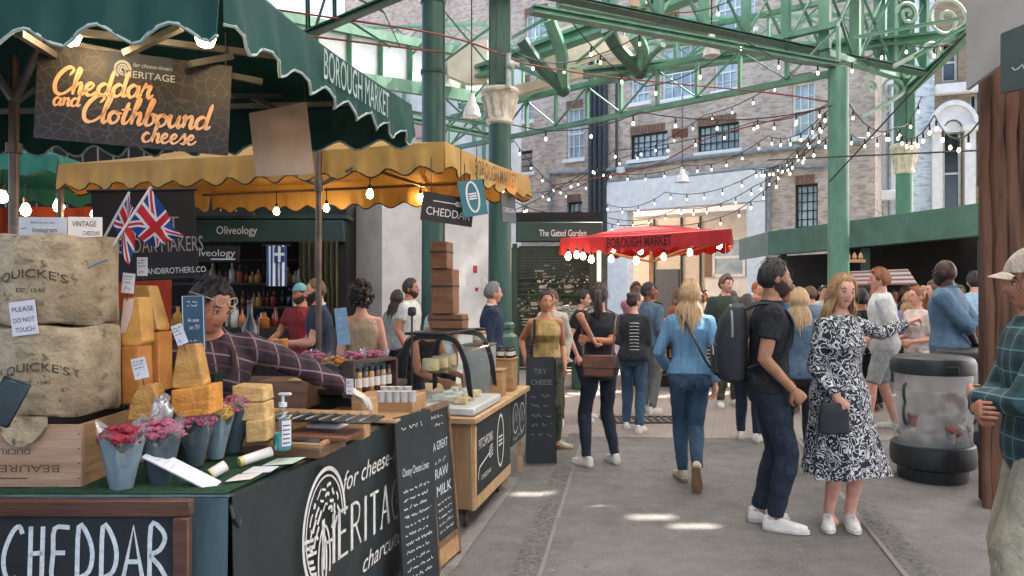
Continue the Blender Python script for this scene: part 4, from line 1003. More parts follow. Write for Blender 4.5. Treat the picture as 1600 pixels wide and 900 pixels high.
# ================================================================== STALLS, SHOPS AND THEIR SIGNS
# ---- a drawn brush script for the painted sign (units of x-height)
SCRIPT = {
 'C': (1.2, [[(1.0, 1.55), (1.22, 1.95), (1.05, 2.2), (.65, 2.05), (.22, 1.45), (.06, .75), (.22, .15), (.6, 0), (1.0, .22), (1.3, .6)]]),
 'e': (.92, [[(0, .35), (.42, .5), (.62, .82), (.45, 1.0), (.17, .78), (.12, .3), (.38, 0), (.72, .12), (.98, .42)]]),
 'd': (1.1, [[(.78, .82), (.48, 1.0), (.14, .7), (.12, .22), (.36, 0), (.66, .22), (.84, .7)], [(1.02, 2.1), (.9, 1.2), (.82, .35), (.93, .02), (1.18, .3)]]),
 'a': (1.05, [[(.78, .8), (.46, 1), (.13, .7), (.12, .24), (.35, 0), (.62, .2), (.8, .75)], [(.86, 1.0), (.8, .4), (.9, .02), (1.14, .3)]]),
 'h': (1.0, [[(0, .3), (.38, 1.2), (.58, 1.95), (.44, 2.12), (.32, 1.5), (.22, 0)], [(.24, .38), (.46, .86), (.68, .95), (.74, .6), (.7, .2), (.84, 0), (1.08, .3)]]),
 'r': (.86, [[(0, .3), (.2, .9), (.27, 1.14), (.36, .92), (.66, .94), (.56, .5), (.58, .12), (.72, 0), (.95, .3)]]),
 'n': (.98, [[(.0, .75), (.16, 1.0), (.2, .6), (.14, 0)], [(.17, .42), (.4, .88), (.64, .97), (.7, .6), (.67, .2), (.8, 0), (1.04, .3)]]),
 'l': (.55, [[(0, .3), (.36, 1.2), (.55, 1.95), (.42, 2.12), (.28, 1.5), (.2, .4), (.34, 0), (.6, .3)]]),
 'o': (.88, [[(.46, 1.0), (.13, .72), (.12, .25), (.4, 0), (.7, .28), (.7, .75), (.46, 1.0), (.56, .82), (.92, .84)]]),
 't': (.6, [[(.38, 1.75), (.27, .9), (.2, .3), (.34, 0), (.62, .3)], [(-.05, 1.12), (.62, 1.22)]]),
 'b': (.9, [[(0, .3), (.36, 1.2), (.55, 1.95), (.42, 2.12), (.28, 1.5), (.2, .3), (.4, 0), (.72, .28), (.67, .78), (.48, .92), (.92, .84)]]),
 'u': (1.0, [[(.0, .75), (.12, 1.0), (.1, .35), (.3, 0), (.6, .28), (.78, 1.0)], [(.78, 1.0), (.72, .35), (.84, 0), (1.06, .3)]]),
 's': (.78, [[(0, .3), (.34, .9), (.44, 1.1), (.5, .8), (.66, .4), (.5, .03), (.15, .06)], [(.5, .03), (.84, .3)]]),
 'c': (.84, [[(.7, .8), (.46, 1.0), (.13, .7), (.12, .25), (.4, 0), (.72, .1), (.95, .35)]]),
 'f': (.6, [[(.75, 1.8), (.6, 2.1), (.42, 1.6), (.3, .4), (.1, -.7), (-.1, -.6)], [(.05, 1.0), (.6, 1.05)]]),
 'v': (.8, [[(.05, .95), (.2, 0), (.65, 1.0)]]), '-': (.5, [[(.05, .5), (.42, .53)]]), ' ': (.5, [])}
def script(mb, s, M, x, y, k, kx=1.0, w=.24, rot=0.0, mi=None, slant=.18, lift=.003, vary=True):
    cr, sr = math.cos(rot), math.sin(rot)
    for ch in s:
        adv, st = SCRIPT[ch]
        for q in st:
            pts = crm(q, 5); o = [((p[0]+p[1]*slant)*k*kx, p[1]*k) for p in pts]; o = [(x+a*cr-b_*sr, y+a*sr+b_*cr) for a, b_ in o]
            n = len(o); ws = []
            for i in range(n):
                dyy = o[max(i-1, 0)][1]-o[min(i+1, n-1)][1]; f = .75+(.45 if dyy > 0 else 0) if vary else 1
                ws.append(w*k*f*(.55+.45*min(1, i/2.0, (n-1-i)/2.0)))
            mb.ribbon(o, ws, M, lift, mi)
        x += adv*k*kx*cr; y += adv*k*kx*sr
def serif(mb, s, M, x, y, h, w, th, slope=0, mi=None, lift=.003, gap=.18):
    """roman capitals with slab serifs drawn as strokes; w = total width"""
    G_ = {'H': (1, [((.12, 0), (.12, 1)), ((.88, 0), (.88, 1)), ((.12, .5), (.88, .5))]), 'E': (.85, [((.12, 0), (.12, 1)), ((.12, 1), (.8, 1)), ((.12, .52), (.65, .52)), ((.12, 0), (.82, 0))]),
          'R': (.95, [((.12, 0), (.12, 1)), ((.12, 1), (.5, 1), (.75, .9), (.78, .72), (.6, .53), (.12, .5)), ((.45, .5), (.92, 0))]), 'I': (.42, [((.21, 0), (.21, 1))]), 'T': (.9, [((.45, 0), (.45, 1)), ((.03, .98), (.87, .98))]),
          'A': (1, [((.08, 0), (.5, 1)), ((.5, 1), (.92, 0)), ((.24, .36), (.76, .36))]), 'G': (1, [((.88, .8), (.7, .97), (.4, .98), (.12, .7), (.1, .35), (.35, .02), (.65, .02), (.86, .15)), ((.86, 0), (.86, .42), (.6, .42))])}
    tot = sum(G_[ch][0]+gap for ch in s); k = w/tot
    for ch in s:
        adv, st = G_[ch]
        for q in st:
            pts = [(x+p[0]*k, y+p[1]*h+slope*(x+p[0]*k)) for p in q]
            vert = len(q) == 2 and abs(q[0][0]-q[1][0]) < .05; diag = ch == 'A' and q[0][0] == .5
            mb.ribbon(pts if len(q) < 5 else [(a, b_) for a, b_ in crm(pts, 4)], th*(1.25 if vert or diag else .62), M, lift, mi)
            if len(q) == 2 and q[0][0] == q[1][0] or (ch == 'A' and q[0][1] == 0):
                for e in q:
                    if e[1] in (0, 1) and not (ch == 'A' and e[1] == 1): mb.ribbon([(x+(e[0]-.11)*k, y+e[1]*h+slope*(x+e[0]*k)), (x+(e[0]+.11)*k, y+e[1]*h+slope*(x+e[0]*k))], th*.5, M, lift, mi)
        x += (adv+gap)*k
CHALKG = {'C': [[(.95, .86), (.8, 1), (.5, .9), (.15, .55), (.1, .25), (.3, .0), (.7, .03)]], 'H': [[(.2, 0), (.22, 1)], [(.75, 0), (.78, 1)], [(.2, .48), (.78, .5)]], 'E': [[(.9, .98), (.2, .96), (.15, .5), (.12, .0), (.85, .02)], [(.15, .5), (.7, .5)]],
          'D': [[(.15, 0), (.2, 1), (.6, .85), (.85, .5), (.7, .15), (.15, 0)]], 'A': [[(.05, 0), (.5, 1), (.95, 0)], [(.22, .33), (.78, .33)]], 'R': [[(.15, 0), (.18, 1), (.6, .98), (.85, .78), (.6, .55), (.2, .45), (.6, .25), (.95, 0)]]}
def chalk(mb, s, M, x, y, h, w, th, mi=None, gap=.12):
    k = w/(len(s)*(1+gap))
    for ch in s:
        for q in CHALKG[ch]:
            pts = [(x+p[0]*k, y+p[1]*h) for p in q]
            if len(q) > 4: pts = crm(pts, 3)
            mb.ribbon(pts, th, M, .003, mi)
        x += (1+gap)*k
INK = {'white': pm('lettering_white', '#d9d6cf', .7, '#c4c1ba', 30, bump=0), 'chalk': pm('chalk', '#c9d0d2', .9, '#9fa8ab', 60, bump=0, lo=.45, hi=.75), 'gold': pm('lettering_gold', '#d3a67c', .6, '#c08c62', 5, bump=0),
       'ink': pm('lettering_ink', '#2a2623', .8, '#3b3632', 40, bump=0), 'grey': pm('lettering_grey', '#9fa2a3', .7, bump=0), 'burn': pm('burnt_stamp', '#4b3528', .8, '#6d5643', 40, bump=0), 'navy': pm('lettering_navy', '#2d3946', .8, bump=0), 'maroon': pm('lettering_maroon', '#3d0f12', .8, bump=0)}

# ---- shared stall pieces
POLE = pm('bronze_pole', '#6f5d50', .4, '#54463c', 8, metal=.6); POLEG = pm('grey_pole', '#8d8a86', .4, '#6b6864', 8, metal=.6)
BULB = glow('bulb_glow', (1, .70, .38, 1), 17); BULBS = glow('string_bulb_glow', (1, .80, .55, 1), 1.5, False); SOCK = pm('bulb_socket', '#1d1c1b', .6, bump=0)
def bulb(label, p, r=.026, m=None, group='warm bulbs hung under the stall canopies', cord=.12):
    p = V(p); t = thing('light_bulb', label, 'bulb', p, 0, group)
    mb = MB(); mb.lathe([(.001, -r*1.1), (r*.7, -r*.8), (r, 0), (r*.75, r*.8), (r*.4, r*1.5)], p, 14); mb.build('globe', m or BULB, t)
    mb = MB(); mb.lathe([(r*.5, r*1.4), (r*.5, r*2.6), (.006, r*2.8)], p, 10); mb.tube([p+V((0, 0, r*2.6)), p+V((0, 0, r*2.6+cord))], .004, 5); mb.build('socket', SOCK, t); return t
def valance(mb, a, b_, h, n, amp, seed=0, drop=.0, ripple=.012, mi=0):
    """hanging scalloped edge between two eaves points"""
    a, b_ = V(a), V(b_); d = (b_-a); L = d.length; d.normalize(); nn = d.cross(V((0, 0, 1))); rr = random.Random(seed); ph = rr.uniform(0, 6); m = int(L/.022)
    def fn(i, j):
        x = i*L; sc = math.cos(2*PI*n*i+ph)*.5+.5; hh = h-amp*sc
        w = (math.sin(x*31+ph)+.6*math.sin(x*57+2*ph)+.4*math.sin(x*13))*ripple*j
        return a+d*x+V((0, 0, -hh*j-drop*math.sin(PI*i)))+nn*(w+.02*j)
    mb.grid(fn, m, 6, .004, mi)
def trim(mb, a, b_, h, n, amp, seed, drop=0, ripple=.012, r=.006, mi=0):
    a, b_ = V(a), V(b_); d = (b_-a); L = d.length; d.normalize(); nn = d.cross(V((0, 0, 1))); rr = random.Random(seed); ph = rr.uniform(0, 6); m = int(L/.03); pts = []
    for k in range(m+1):
        i = k/m; x = i*L; sc = math.cos(2*PI*n*i+ph)*.5+.5
        w = (math.sin(x*31+ph)+.6*math.sin(x*57+2*ph)+.4*math.sin(x*13))*ripple; pts.append(a+d*x+V((0, 0, -(h-amp*sc)-drop*math.sin(PI*i)))+nn*(w+.02))
    mb.tube(pts, r, 5, True, mi)
def canopy(t, corners, apex, h, waves, amp, mats, trimm, drop=.02, sagk=.05, seeds=(1, 2, 3, 4)):
    """hipped fabric roof with a hanging valance on every side; corners in order near-left, near-right, far-right, far-left (eaves)"""
    mb = MB(); ap = [V(p) for p in apex]; cs = [V(p) for p in corners]
    for k in range(4):
        a, b_ = cs[k], cs[(k+1) % 4]; e0, e1 = {0: (ap[0], ap[1]), 1: (ap[1], ap[1]), 2: (ap[1], ap[0]), 3: (ap[0], ap[0])}[k]
        mb.grid(lambda i, j: a.lerp(b_, i).lerp(e0.lerp(e1, i), j)-V((0, 0, sagk*math.sin(PI*j)+drop*math.sin(PI*i)*(1-j))), 16, 8, .004)
    mb.build('roof_cloth', mats, t)
    for k in range(4):
        mb = MB(); valance(mb, cs[k], cs[(k+1) % 4], h, waves[k], amp, seeds[k], drop); v_ = mb.build('valance', mats, t, ang=60)
        mb = MB(); trim(mb, cs[k], cs[(k+1) % 4], h, waves[k], amp, seeds[k], drop); mb.build('piping', trimm, v_)

# ================= the near cheese stall
TEAL = cloth('teal_canvas', '#114d44', '#0c3d36', .28); TEALD = cloth('teal_canvas_inside', '#143a35', '#0f2f2b', .1); TRIMW = pm('canvas_trim', '#a9b8b0', .8, bump=0); TRIMD = pm('canvas_trim_dark', '#3a2c20', .8, bump=0)
ez = 2.565
cs = [V((-3.3, 2.30, ez)), V((-.885, 2.24, ez)), V((-.53, 3.86, ez)), V((-3.0, 4.05, ez))]
t = thing('market_canopy', 'teal green scalloped canopy over the nearest cheese stall', 'canopy', (-1.9, 3.1, 0), 0, 'scalloped market canopies')
canopy(t, cs, [(-2.5, 3.1, 3.05), (-1.3, 3.05, 3.05)], .225, (10.5, 8, 11, 8), .055, TEAL, TRIMW)
for x, y in ((xof(22, 3.0), 3.0), (-2.95, 4.0)):
    mb = MB(); mb.tube([(x, y, 0), (x, y, ez-.02)], .019, 10); mb.tube([(x, y, ez-.42), (x, y, ez-.38)], .03, 10); mb.build('pole', POLE, t)
mb = MB(); pz = ez-.18
for a, b_ in ((at(22, 52, 2.6), at(410, 128, 2.95)), (at(120, 50, 2.4), at(470, 92, 3.0)), (at(22, 160, 3.0), at(60, 75, 2.9)), (at(22, 160, 3.0), at(-20, 95, 2.9)), (at(22, 160, 3.0), at(85, 115, 3.3)), (at(30, 52, 2.32), at(90, 90, 2.6)),
             (at(195, 84, 2.5), at(283, 42, 2.45)), (at(297, 100, 2.62), at(362, 88, 2.75)), (at(-40, 175, 3.4), at(640, 160, 3.9)), (at(395, 152, 3.5), at(470, 190, 3.7)), (at(360, 150, 3.2), at(450, 150, 3.9))):
    mb.bar(a, b_, .022, .022)
mb.build('frame_bar', POLEG, t)
# lettering on the side valance
mb = MB(); d_ = (cs[2]-cs[1]).normalized(); nn = d_.cross(V((0, 0, 1))); Mx = plane_M(cs[1]+d_*.60+nn*.034+V((0, 0, -.165)), d_, (0, 0, 1)); text(mb, 'BOROUGH MARKET', Mx, .17, .66); mb.build('lettering', pm('lettering_worn', '#a9bab3', .8, '#7d968d', 25, bump=0), t)

WOODB = wood('board_wood', '#7d5f47', '#5b422f'); WOODL = wood('light_wood', '#b48d62', '#94704a'); WOODP = wood('ply_edge', '#c4a077', '#a37d55'); WOODD = wood('dark_wood', '#4e3325', '#35221a'); WOODC = wood('crate_pine', '#b7977c', '#93745b', axis=0)
TA = V((.182, .983, 0)); T0 = V((-.94, 2.42, 0)); TZ = .90
def tb(u, v, z=0): return T0+TA*v+V((-u, 0, TZ+z))
t = thing('stall_table', 'cheese stall trestle table dressed in teal cloth and dark banner', 'table', tb(.6, .6, -TZ), 0)
mb = MB(); Lp = [(0, 0), (1.75, 0), (1.75, .50), (.46, .50), (.46, 2.1), (0, 2.1)]
mb.prism([(tb(u, v).x, tb(u, v).y) for u, v in Lp], Matrix.Translation((0, 0, TZ-.035)), .033); mb.build('table_top', WOODB, t)
for u, v in ((1.65, .1), (1.65, .42), (.4, 1.95), (.06, 1.95)):
    mb = MB(); mb.bar(tb(u, v, -TZ), tb(u, v, -.04), .05); mb.build('leg', POLEG, t)
CL = pm('teal_tablecloth', '#566c72', .8, '#33474d', 5, (1, 1, .3), .3); BAN = pm('banner_vinyl', '#1d2526', .32, '#263132', 2.5, (1, 1, .5), .25, 5, spec=.6, dist=.02)
mb = MB(); mb.grid(lambda i, j: V((-.925-i*1.95, 2.405-.02*j-.012*math.sin(i*46)*j-.01*math.sin(i*19+1), TZ+.006-.89*j)), 90, 10, .003); mb.grid(lambda i, j: V((-.925-i*1.95, 2.405+.035*j, TZ+.006)), 6, 2, .003)
cl_ = mb.build('tablecloth', CL); tag(cl_, 'teal grey tablecloth hanging down the end of the nearest stall', 'tablecloth')
BO = T0+V((.022, -.01, 0)); BM = plane_M(BO, TA, (0, 0, 1))
mb = MB(); mb.grid(lambda i, j: BM@V((i*1.82, TZ+.008-.86*j-.02*math.sin(i*PI)*(1-j), .012*math.sin(i*9+2*j)*j+.006*math.sin(i*31+5*j)*j)), 60, 16, .003)
mb.grid(lambda i, j: BM@V((i*1.82, TZ+.008-.02*math.sin(i*PI)*(1-j), -.10*j)), 30, 2, .002)
bn = mb.build('banner', BAN); tag(bn, 'glossy dark vinyl banner with white lettering along the stall side', 'banner')
mb = MB(); LM = plane_M(BO+V((.022, 0, 0)), TA, (0, 0, 1)); sl = -.06
serif(mb, 'HERITAGE', LM, .62, .475, .20, 1.13, .022, sl); mb.build('lettering', INK['white'], bn); mb = MB()
def ital(s, x, y, k, kx, w, rot): script(mb, s, LM, x, y, k, kx, w, rot, slant=.28)
text(mb, 'for cheese-lovers', plane_M(LM@V((.83, .70, 0)), LM.to_3x3()@V((1, -.02, 0)), (0, 0, 1)), .125, .98, shear=.28); mb.build('lettering', INK['white'], bn); mb = MB(); text(mb, 'charcuterie', plane_M(LM@V((1.05, .26, 0)), LM.to_3x3()@V((1, -.05, 0)), (0, 0, 1)), .125, .72, shear=.28)
mb.build('lettering', INK['white'], bn)
# fingerprint-like cheese emblem
def emblem(mb, M, cx, cy, a, b_, th, mi=None, lift=.003, dense=True):
    rr = random.Random(3)
    for f, lo, hi in ((1.0, .0, PI+1.0), (.88, .05, PI+.8)):
        mb.ribbon([(cx+a*f*math.cos(lo+(hi-lo)*k/30), cy+b_*f*math.sin(lo+(hi-lo)*k/30)) for k in range(31)], th*(1.5 if f == 1 else .7), M, lift, mi)
    if dense:
        for f in (.70, .53, .37):
            n = int(16*f)
            for k in range(n):
                a0 = -.2+(PI+.7)*k/n; a1 = a0+(PI+.7)/n*.72
                mb.ribbon([(cx+a*(f+.05*math.sin(9*q+k))*math.cos(q), cy+b_*(f+.05*math.cos(7*q+k))*math.sin(q)) for q in np.linspace(a0, a1, 6)], th*rr.uniform(.7, 1.5), M, lift, mi)
        for k in range(9):
            q = PI+.25+k*.12; mb.ribbon([(cx+a*.98*math.cos(q)+.0, cy-b_*.12*k+.0), (cx+a*(-.55+.07*(k % 3)), cy-b_*.12*k-b_*.05)], th*1.2, M, lift, mi)
        mb.ribbon([(cx+a*.1*math.cos(q)-a*.05, cy-b_*.55+b_*.42*math.sin(q)) for q in np.linspace(0, 2*PI, 20)], th*1.3, M, lift, mi)
        mb.ribbon([(cx+a*.28*math.cos(q)-a*.05, cy-b_*.55+b_*.6*math.sin(q)) for q in np.linspace(-.4, PI*1.5, 20)], th, M, lift, mi)
    else:
        for f in (.6, .3): mb.ribbon([(cx+a*f*math.cos(q), cy+b_*f*math.sin(q)) for q in np.linspace(0, 5, 14)], th, M, lift, mi)
mb = MB(); emblem(mb, LM, .655, .60, .20, .245, .012); mb.build('emblem', INK['white'], bn)
mb = MB(); mb.tube([tb(-.02, -.01, -.02), tb(-.035, -.02, -.06), tb(-.03, .02, -.10), tb(-.02, .05, -.07)], .006, 6); tag(mb.build('bungee_hook', DARKM), 'black hook and cord holding the banner corner to the stall', 'hook')
# green turf mat
TURF = pm('green_turf', '#2f5a3a', .95, '#1f4229', 40, bump=.9, bscale=160, dist=.02)
mb = MB(); mb.grid(lambda i, j: tb(.01+1.45*i, .01+.78*j if i < .25 else .01+.46*j, .010+.004*math.sin(i*40)*math.sin(j*31)), 40, 20, .004)
tag(mb.build('turf_mat', TURF), 'green artificial turf mat laid on the stall corner', 'mat')
# painted hanging sign
SG = pm('sign_print', '#141213', .55, '#1e1a19', 1.6, bump=0)
nt = SG.node_tree; vv = nd(nt, 'ShaderNodeTexVoronoi'); vv.inputs['Scale'].default_value = 24; vv.feature = 'DISTANCE_TO_EDGE'; nt.links.new(coords(nt), vv.inputs['Vector'])
b = nt.nodes['Principled BSDF']; prev = b.inputs['Base Color'].links[0].from_socket
nt.links.new(mixc(nt, mth(nt, 'LESS_THAN', vv.outputs['Distance'], .04), prev, c('#322f30')), b.inputs['Base Color'])
s0, s1 = at(52, 215, 2.55), at(356, 243, 2.73); SM = plane_M(s0, s1-s0, (0, 0, 1)); SWd = (s1-s0).length; SHt = 150*2.55/1150
def sp(px, py):
    s = (px-52)/304; return s*SWd, ((215+28*s)-py)*(2.55+.18*s)/F
t = thing('hanging_sign', 'dark printed sign in gold script hung below the teal canopy', 'sign', s0, 0)
mb = MB(); mb.prism([(0, 0), (SWd, 0), (SWd, SHt), (0, SHt)], SM@Matrix.Translation((0, 0, -.006)), .006); mb.build('board', SG, t, smooth=False)
mb = MB(); x, y = sp(155, 115); mb.prism([(x, y), (x+.215, y), (x+.215, y+.085), (x, y+.085)], SM@Matrix.Translation((0, 0, .0005)), .0008); mb.build('logo_patch', pm('logo_blue', '#27303a', .6), t, smooth=False)
mb = MB(); x, y = sp(77, 146); script(mb, 'Cheddar', SM, x, y, .0435, 1.0, .25, .068); x, y = sp(78, 164); script(mb, 'and', SM, x, y, .028, .95, .25, .05); x, y = sp(122, 189); script(mb, 'Clothbound', SM, x, y, .0445, 1.03, .25, .035); x, y = sp(215, 221); script(mb, 'cheese', SM, x, y, .034, .98, .25, .035)
mb.build('script_lettering', INK['gold'], t)
mb = MB(); x, y = sp(183, 119); text(mb, 'HERITAGE', SM@Matrix.Translation((x, y, 0)), .036, .165); x, y = sp(196, 103); text(mb, 'for cheese-lovers', SM@Matrix.Translation((x, y, 0)), .022, .13, shear=.3); x, y = sp(181, 108); emblem(mb, SM, x, y, .024, .03, .006, dense=False); mb.build('small_lettering', INK['grey'], t)
mb = MB()
for px, py in ((60, 66), (345, 101)):
    x, y = sp(px, py); p = SM@V((x, y, 0)); mb.tube([p, p+V((0, 0, .12))], .0025, 5)
mb.build('wire', DARKM, t)
# blank back of a board hung from the far eaves
t = thing('blank_board', 'blank cream back of a board hanging by the post', 'panel', at(445, 275, 3.45), 0)
mb = MB(); a, b_ = at(400, 276, 3.4), at(491, 272, 3.5); Mx = plane_M(a, b_-a, (0, 0, 1)); mb.prism([(0, 0), ((b_-a).length, 0), ((b_-a).length, .34), (0, .29)], Mx, .008); mb.build('board', pm('cream_board', '#c3aa94', .7, '#ab917b', 3, bump=.05), t, smooth=False)
mb = MB(); mb.tube([Mx@V((.26, .30, 0)), Mx@V((.26, .42, 0))], .004, 5); mb.build('hook', DARKM, t)
for lab, px, py, Y in (('glowing bulb above left end of the gold script sign', 110, 55, 2.42), ('glowing bulb above right end of the gold script sign', 321, 58, 2.42)): bulb(lab, at(px, py, Y), .034)

# chalkboards
SLATE = pm('chalkboard', '#191c20', .7, '#24282b', 4, bump=.05); SLATEG = pm('chalkboard_green', '#252c2b', .7, '#1b2120', 4, bump=.05); FRAME = wood('worn_frame', '#5d3d30', '#43291f')
t = thing('chalkboard', 'large brown framed chalkboard with chalked word below the teal cloth', 'chalkboard', (-1.45, 2.33, 0), 0)
a, b_ = V((-2.1, 2.31, .02)), V((-1.015, 2.31, .02)); Mx = plane_M(a, b_-a, (0, .03, 1)); Wd = 1.085; Ht = .90
mb = MB(); mb.prism([(.04, .04), (Wd-.04, .04), (Wd-.04, Ht-.04), (.04, Ht-.04)], Mx@Matrix.Translation((0, 0, -.01)), .012); mb.build('slate', SLATE, t, smooth=False)
mb = MB()
for x0, x1, y0, y1 in ((0, Wd, Ht-.052, Ht), (0, Wd, 0, .052), (0, .05, .0525, Ht-.0525), (Wd-.05, Wd, .0525, Ht-.0525)):
    c0 = Mx@V(((x0+x1)/2, (y0+y1)/2, 0)); mb.box(c0, (x1-x0, .034, y1-y0), None, .004)
mb.build('frame', FRAME, t)
mb = MB(); chalk(mb, 'CHEDDAR', Mx, 1.085-.60, .905-.255, .165, .535, .0145); mb.build('lettering', INK['chalk'], t)
def leaning_board(label, TL, TR, BL, BR, frame=False, words=None, lines=(), seed=0, group='chalkboards leaning by the stall'):
    TL, TR, BL, BR = map(V, (TL, TR, BL, BR)); t = thing('chalkboard', label, 'chalkboard', BL, 0, group); Mx = plane_M(BL, BR-BL, TL-BL); W_, H_ = (BR-BL).length, (TL-BL).length
    mb = MB(); e = .02 if frame else 0; mb.prism([(e, e), (W_-e, e), (W_-e, H_-e), (e, H_-e)], Mx@Matrix.Translation((0, 0, -.012)), .012); mb.build('slate', SLATEG, t, smooth=False)
    if frame:
        mb = MB()
        for x0, x1, y0, y1 in ((0, W_, H_-.03, H_), (0, W_, .12, .15), (0, .022, 0, H_-.03), (W_-.022, W_, 0, H_-.03)): mb.prism([(x0, y0), (x1, y0), (x1, y1), (x0, y1)], Mx@Matrix.Translation((0, 0, -.02)), .032)
        mb.build('frame', WOODB, t, smooth=False)
        mb = MB(); mb.prism([(.022, .02), (W_-.022, .02), (W_-.022, .119), (.022, .119)], Mx@Matrix.Translation((0, 0, -.018)), .026); mb.build('kick_board', WOODL, t, smooth=False)
        mb = MB()
        for x in (.01, W_-.02): mb.bar(Mx@V((x, H_-.02, -.03)), Mx@V((x, .02, -.16)), .022)
        mb.build('rear_leg', WOODB, t)
    for s_, x, y, sz, wd in (words or ()): mb = MB(); text(mb, s_, Mx@Matrix.Translation((x, y, 0)), sz, wd, shear=.12); mb.build('chalk_heading', INK['chalk'], t)
    mb = MB()
    for k, (x, y, w_, h_) in enumerate(lines): scribble(mb, Mx, x, y, w_, h_, None, .0045, seed+k, .002)
    mb.build('chalk_lines', INK['chalk'], t); return t
leaning_board('tall unframed chalkboard leaning against the banner, lined with chalk writing', (-.617, 3.75, .934), (-.512, 4.05, .95), (-.548, 3.75, .01), (-.398, 4.05, .01), False,
              (('Cheesy Cheese Lover', .04, .615, .06, .25),), [(.05, .85, .2, .03)]+[(.04, .53-.045*k, .25-.02*(k % 3), .016) for k in range(11)], 20)
leaning_board('wood framed chalkboard standing beside the tall unframed one', (-.50, 4.14, .925), (-.388, 4.46, .93), (-.415, 4.13, .01), (-.315, 4.45, .01), True,
              (('A GREAT', .07, .66, .07, .22), ('RAW', .06, .50, .08, .2), ('MILK', .06, .40, .085, .22)), [(.08, .84, .18, .02), (.12, .79, .12, .02), (.08, .58, .16, .03)]+[(.07, .35-.04*k, .2, .016) for k in range(5)], 50)

# ================= yellow canopy stall and its cart
YEL = cloth('yellow_canvas', '#cfa657', '#b98d42', .4); YEL.node_tree.nodes['Principled BSDF'].inputs['Roughness'].default_value = .6
c_ = [V((-3.45, 5.6, 2.56)), V((-.435, 4.72, 2.55)), V((.135, 6.1, 2.55)), V((-2.9, 7.1, 2.56))]
t = thing('market_canopy', 'yellow orange scalloped canopy over the cheese cart', 'canopy', (-1.6, 5.9, 0), 0, 'scalloped market canopies')
canopy(t, c_, [(-2.2, 6.1, 2.86), (-1.2, 5.9, 2.86)], .205, (13, 6.5, 13, 6), .05, YEL, TRIMD, .015, .03, (5, 6, 7, 8))
mb = MB(); mb.tube([(-1.30, 4.95, 0), (-1.30, 4.95, 2.62)], .021, 10); mb.tube([(-1.30, 4.95, 2.26), (-1.30, 4.95, 2.36)], .032, 10); mb.build('pole', POLE, t)
mb = MB(); mb.tube([(-3.2, 5.75, 0), (-3.2, 5.75, 2.5)], .021, 10); mb.build('pole', POLE, t)
mb = MB()
for a, b_ in (((-1.30, 4.95, 2.30), (-1.75, 5.1, 2.5)), ((-1.30, 4.95, 2.30), (-.85, 4.85, 2.5)), ((-1.30, 4.95, 2.3), (-1.2, 5.6, 2.55)), ((-3.3, 5.6, 2.5), (-.45, 4.8, 2.5)), ((-1.25, 5.0, 2.52), (-.6, 6.8, 2.5)), ((-2.9, 6.9, 2.5), (.05, 6.05, 2.5))): mb.bar(a, b_, .02)
mb.build('frame_bar', POLE, t)
mb = MB(); d_ = (c_[2]-c_[1]).normalized(); nn = d_.cross(V((0, 0, 1))); text(mb, 'BOROUGH MARKET', plane_M(c_[1]+d_*.38+nn*.034+V((0, 0, -.155)), d_, (0, 0, 1)), .16, .75, bold=.004); mb.build('lettering', INK['burn'], t)
for lab, px, py, Y in (('bright bulb under yellow canopy above the white pier', 578, 304, 5.4), ('small bulb left of the pole under yellow canopy', 432, 331, 6.5), ('small bulb right of the pole under yellow canopy', 510, 326, 6.5), ('bulb at right end under yellow canopy by the hanging signs', 657, 310, 6.4), ('bulb tucked at the outer corner of the yellow canopy', 783, 296, 5.75)): bulb(lab, at(px, py, Y), .027)
def hung_board(name, label, pts, th, m, lines=(), mark=None, wires=True):
    a, b_, cc, d_ = [V(p) for p in pts]; t = thing(name, label, 'sign', a, 0); Mx = plane_M(a, b_-a, d_-a); W_, H_ = (b_-a).length, (d_-a).length
    mb = MB(); mb.prism([(0, 0), (W_, 0), (W_, H_), (0, H_)], Mx@Matrix.Translation((0, 0, -th)), th); mb.build('board', m, t, smooth=False)
    mb = MB()
    for s_, x, y, sz, wd, in lines: text(mb, s_, Mx@Matrix.Translation((x*W_, y*H_, 0)), sz*H_, wd*W_)
    if mark: mark(mb, Mx, W_, H_)
    if mb.v: mb.build('lettering', INK['white'], t)
    if wires:
        mb = MB()
        for x in (.15, .8): p = Mx@V((x*W_, H_, -th/2)); mb.tube([p, p+V((0, 0, .22))], .003, 5)
        mb.build('wire', DARKM, t)
    return t
def fork(mb, M, x, y, L, k, rot=0, th=.008):
    Q = lambda a, b_: (x+(a*math.cos(rot)-b_*math.sin(rot)), y+(a*math.sin(rot)+b_*math.cos(rot)))
    mb.ribbon([Q(0, 0), Q(L*.7, 0)], th, M, .003)
    for o in (-1, -.33, .33, 1): mb.ribbon([Q(L*.7, 0), Q(L*.76, o*k), Q(L, o*k)], th*.8, M, .003)
BROWNB = pm('dark_brown_board', '#2b211e', .6, '#211916', 4, bump=.05); TEALB = pm('teal_board', '#3a6d72', .6, '#31606a', 4, bump=.05); GREYB = pm('slate_grey_board', '#4d555a', .6, '#434b50', 4, bump=.05)
hung_board('hanging_sign', 'dark brown hanging board chalked with a word beneath yellow canopy', [at(657, 343, 4.62), at(737, 355, 4.75), at(738, 312, 4.75), at(660, 298, 4.62)], .012, BROWNB, (('CHEDDAR', .08, .22, .40, .86),), lambda mb, M, w, h: fork(mb, M, w*.2, h*.72, w*.6, h*.07, 0, .006))
def oval(mb, M, w, h):
    mb.ribbon([(w*.5+w*.24*math.cos(q), h*.53+h*.42*math.sin(q)) for q in np.linspace(0, 2*PI, 30)], .012, M, .003)
    for k in range(3): mb.ribbon([(w*.34, h*(.62-.07*k)), (w*.66, h*(.62-.07*k))], .010, M, .003)
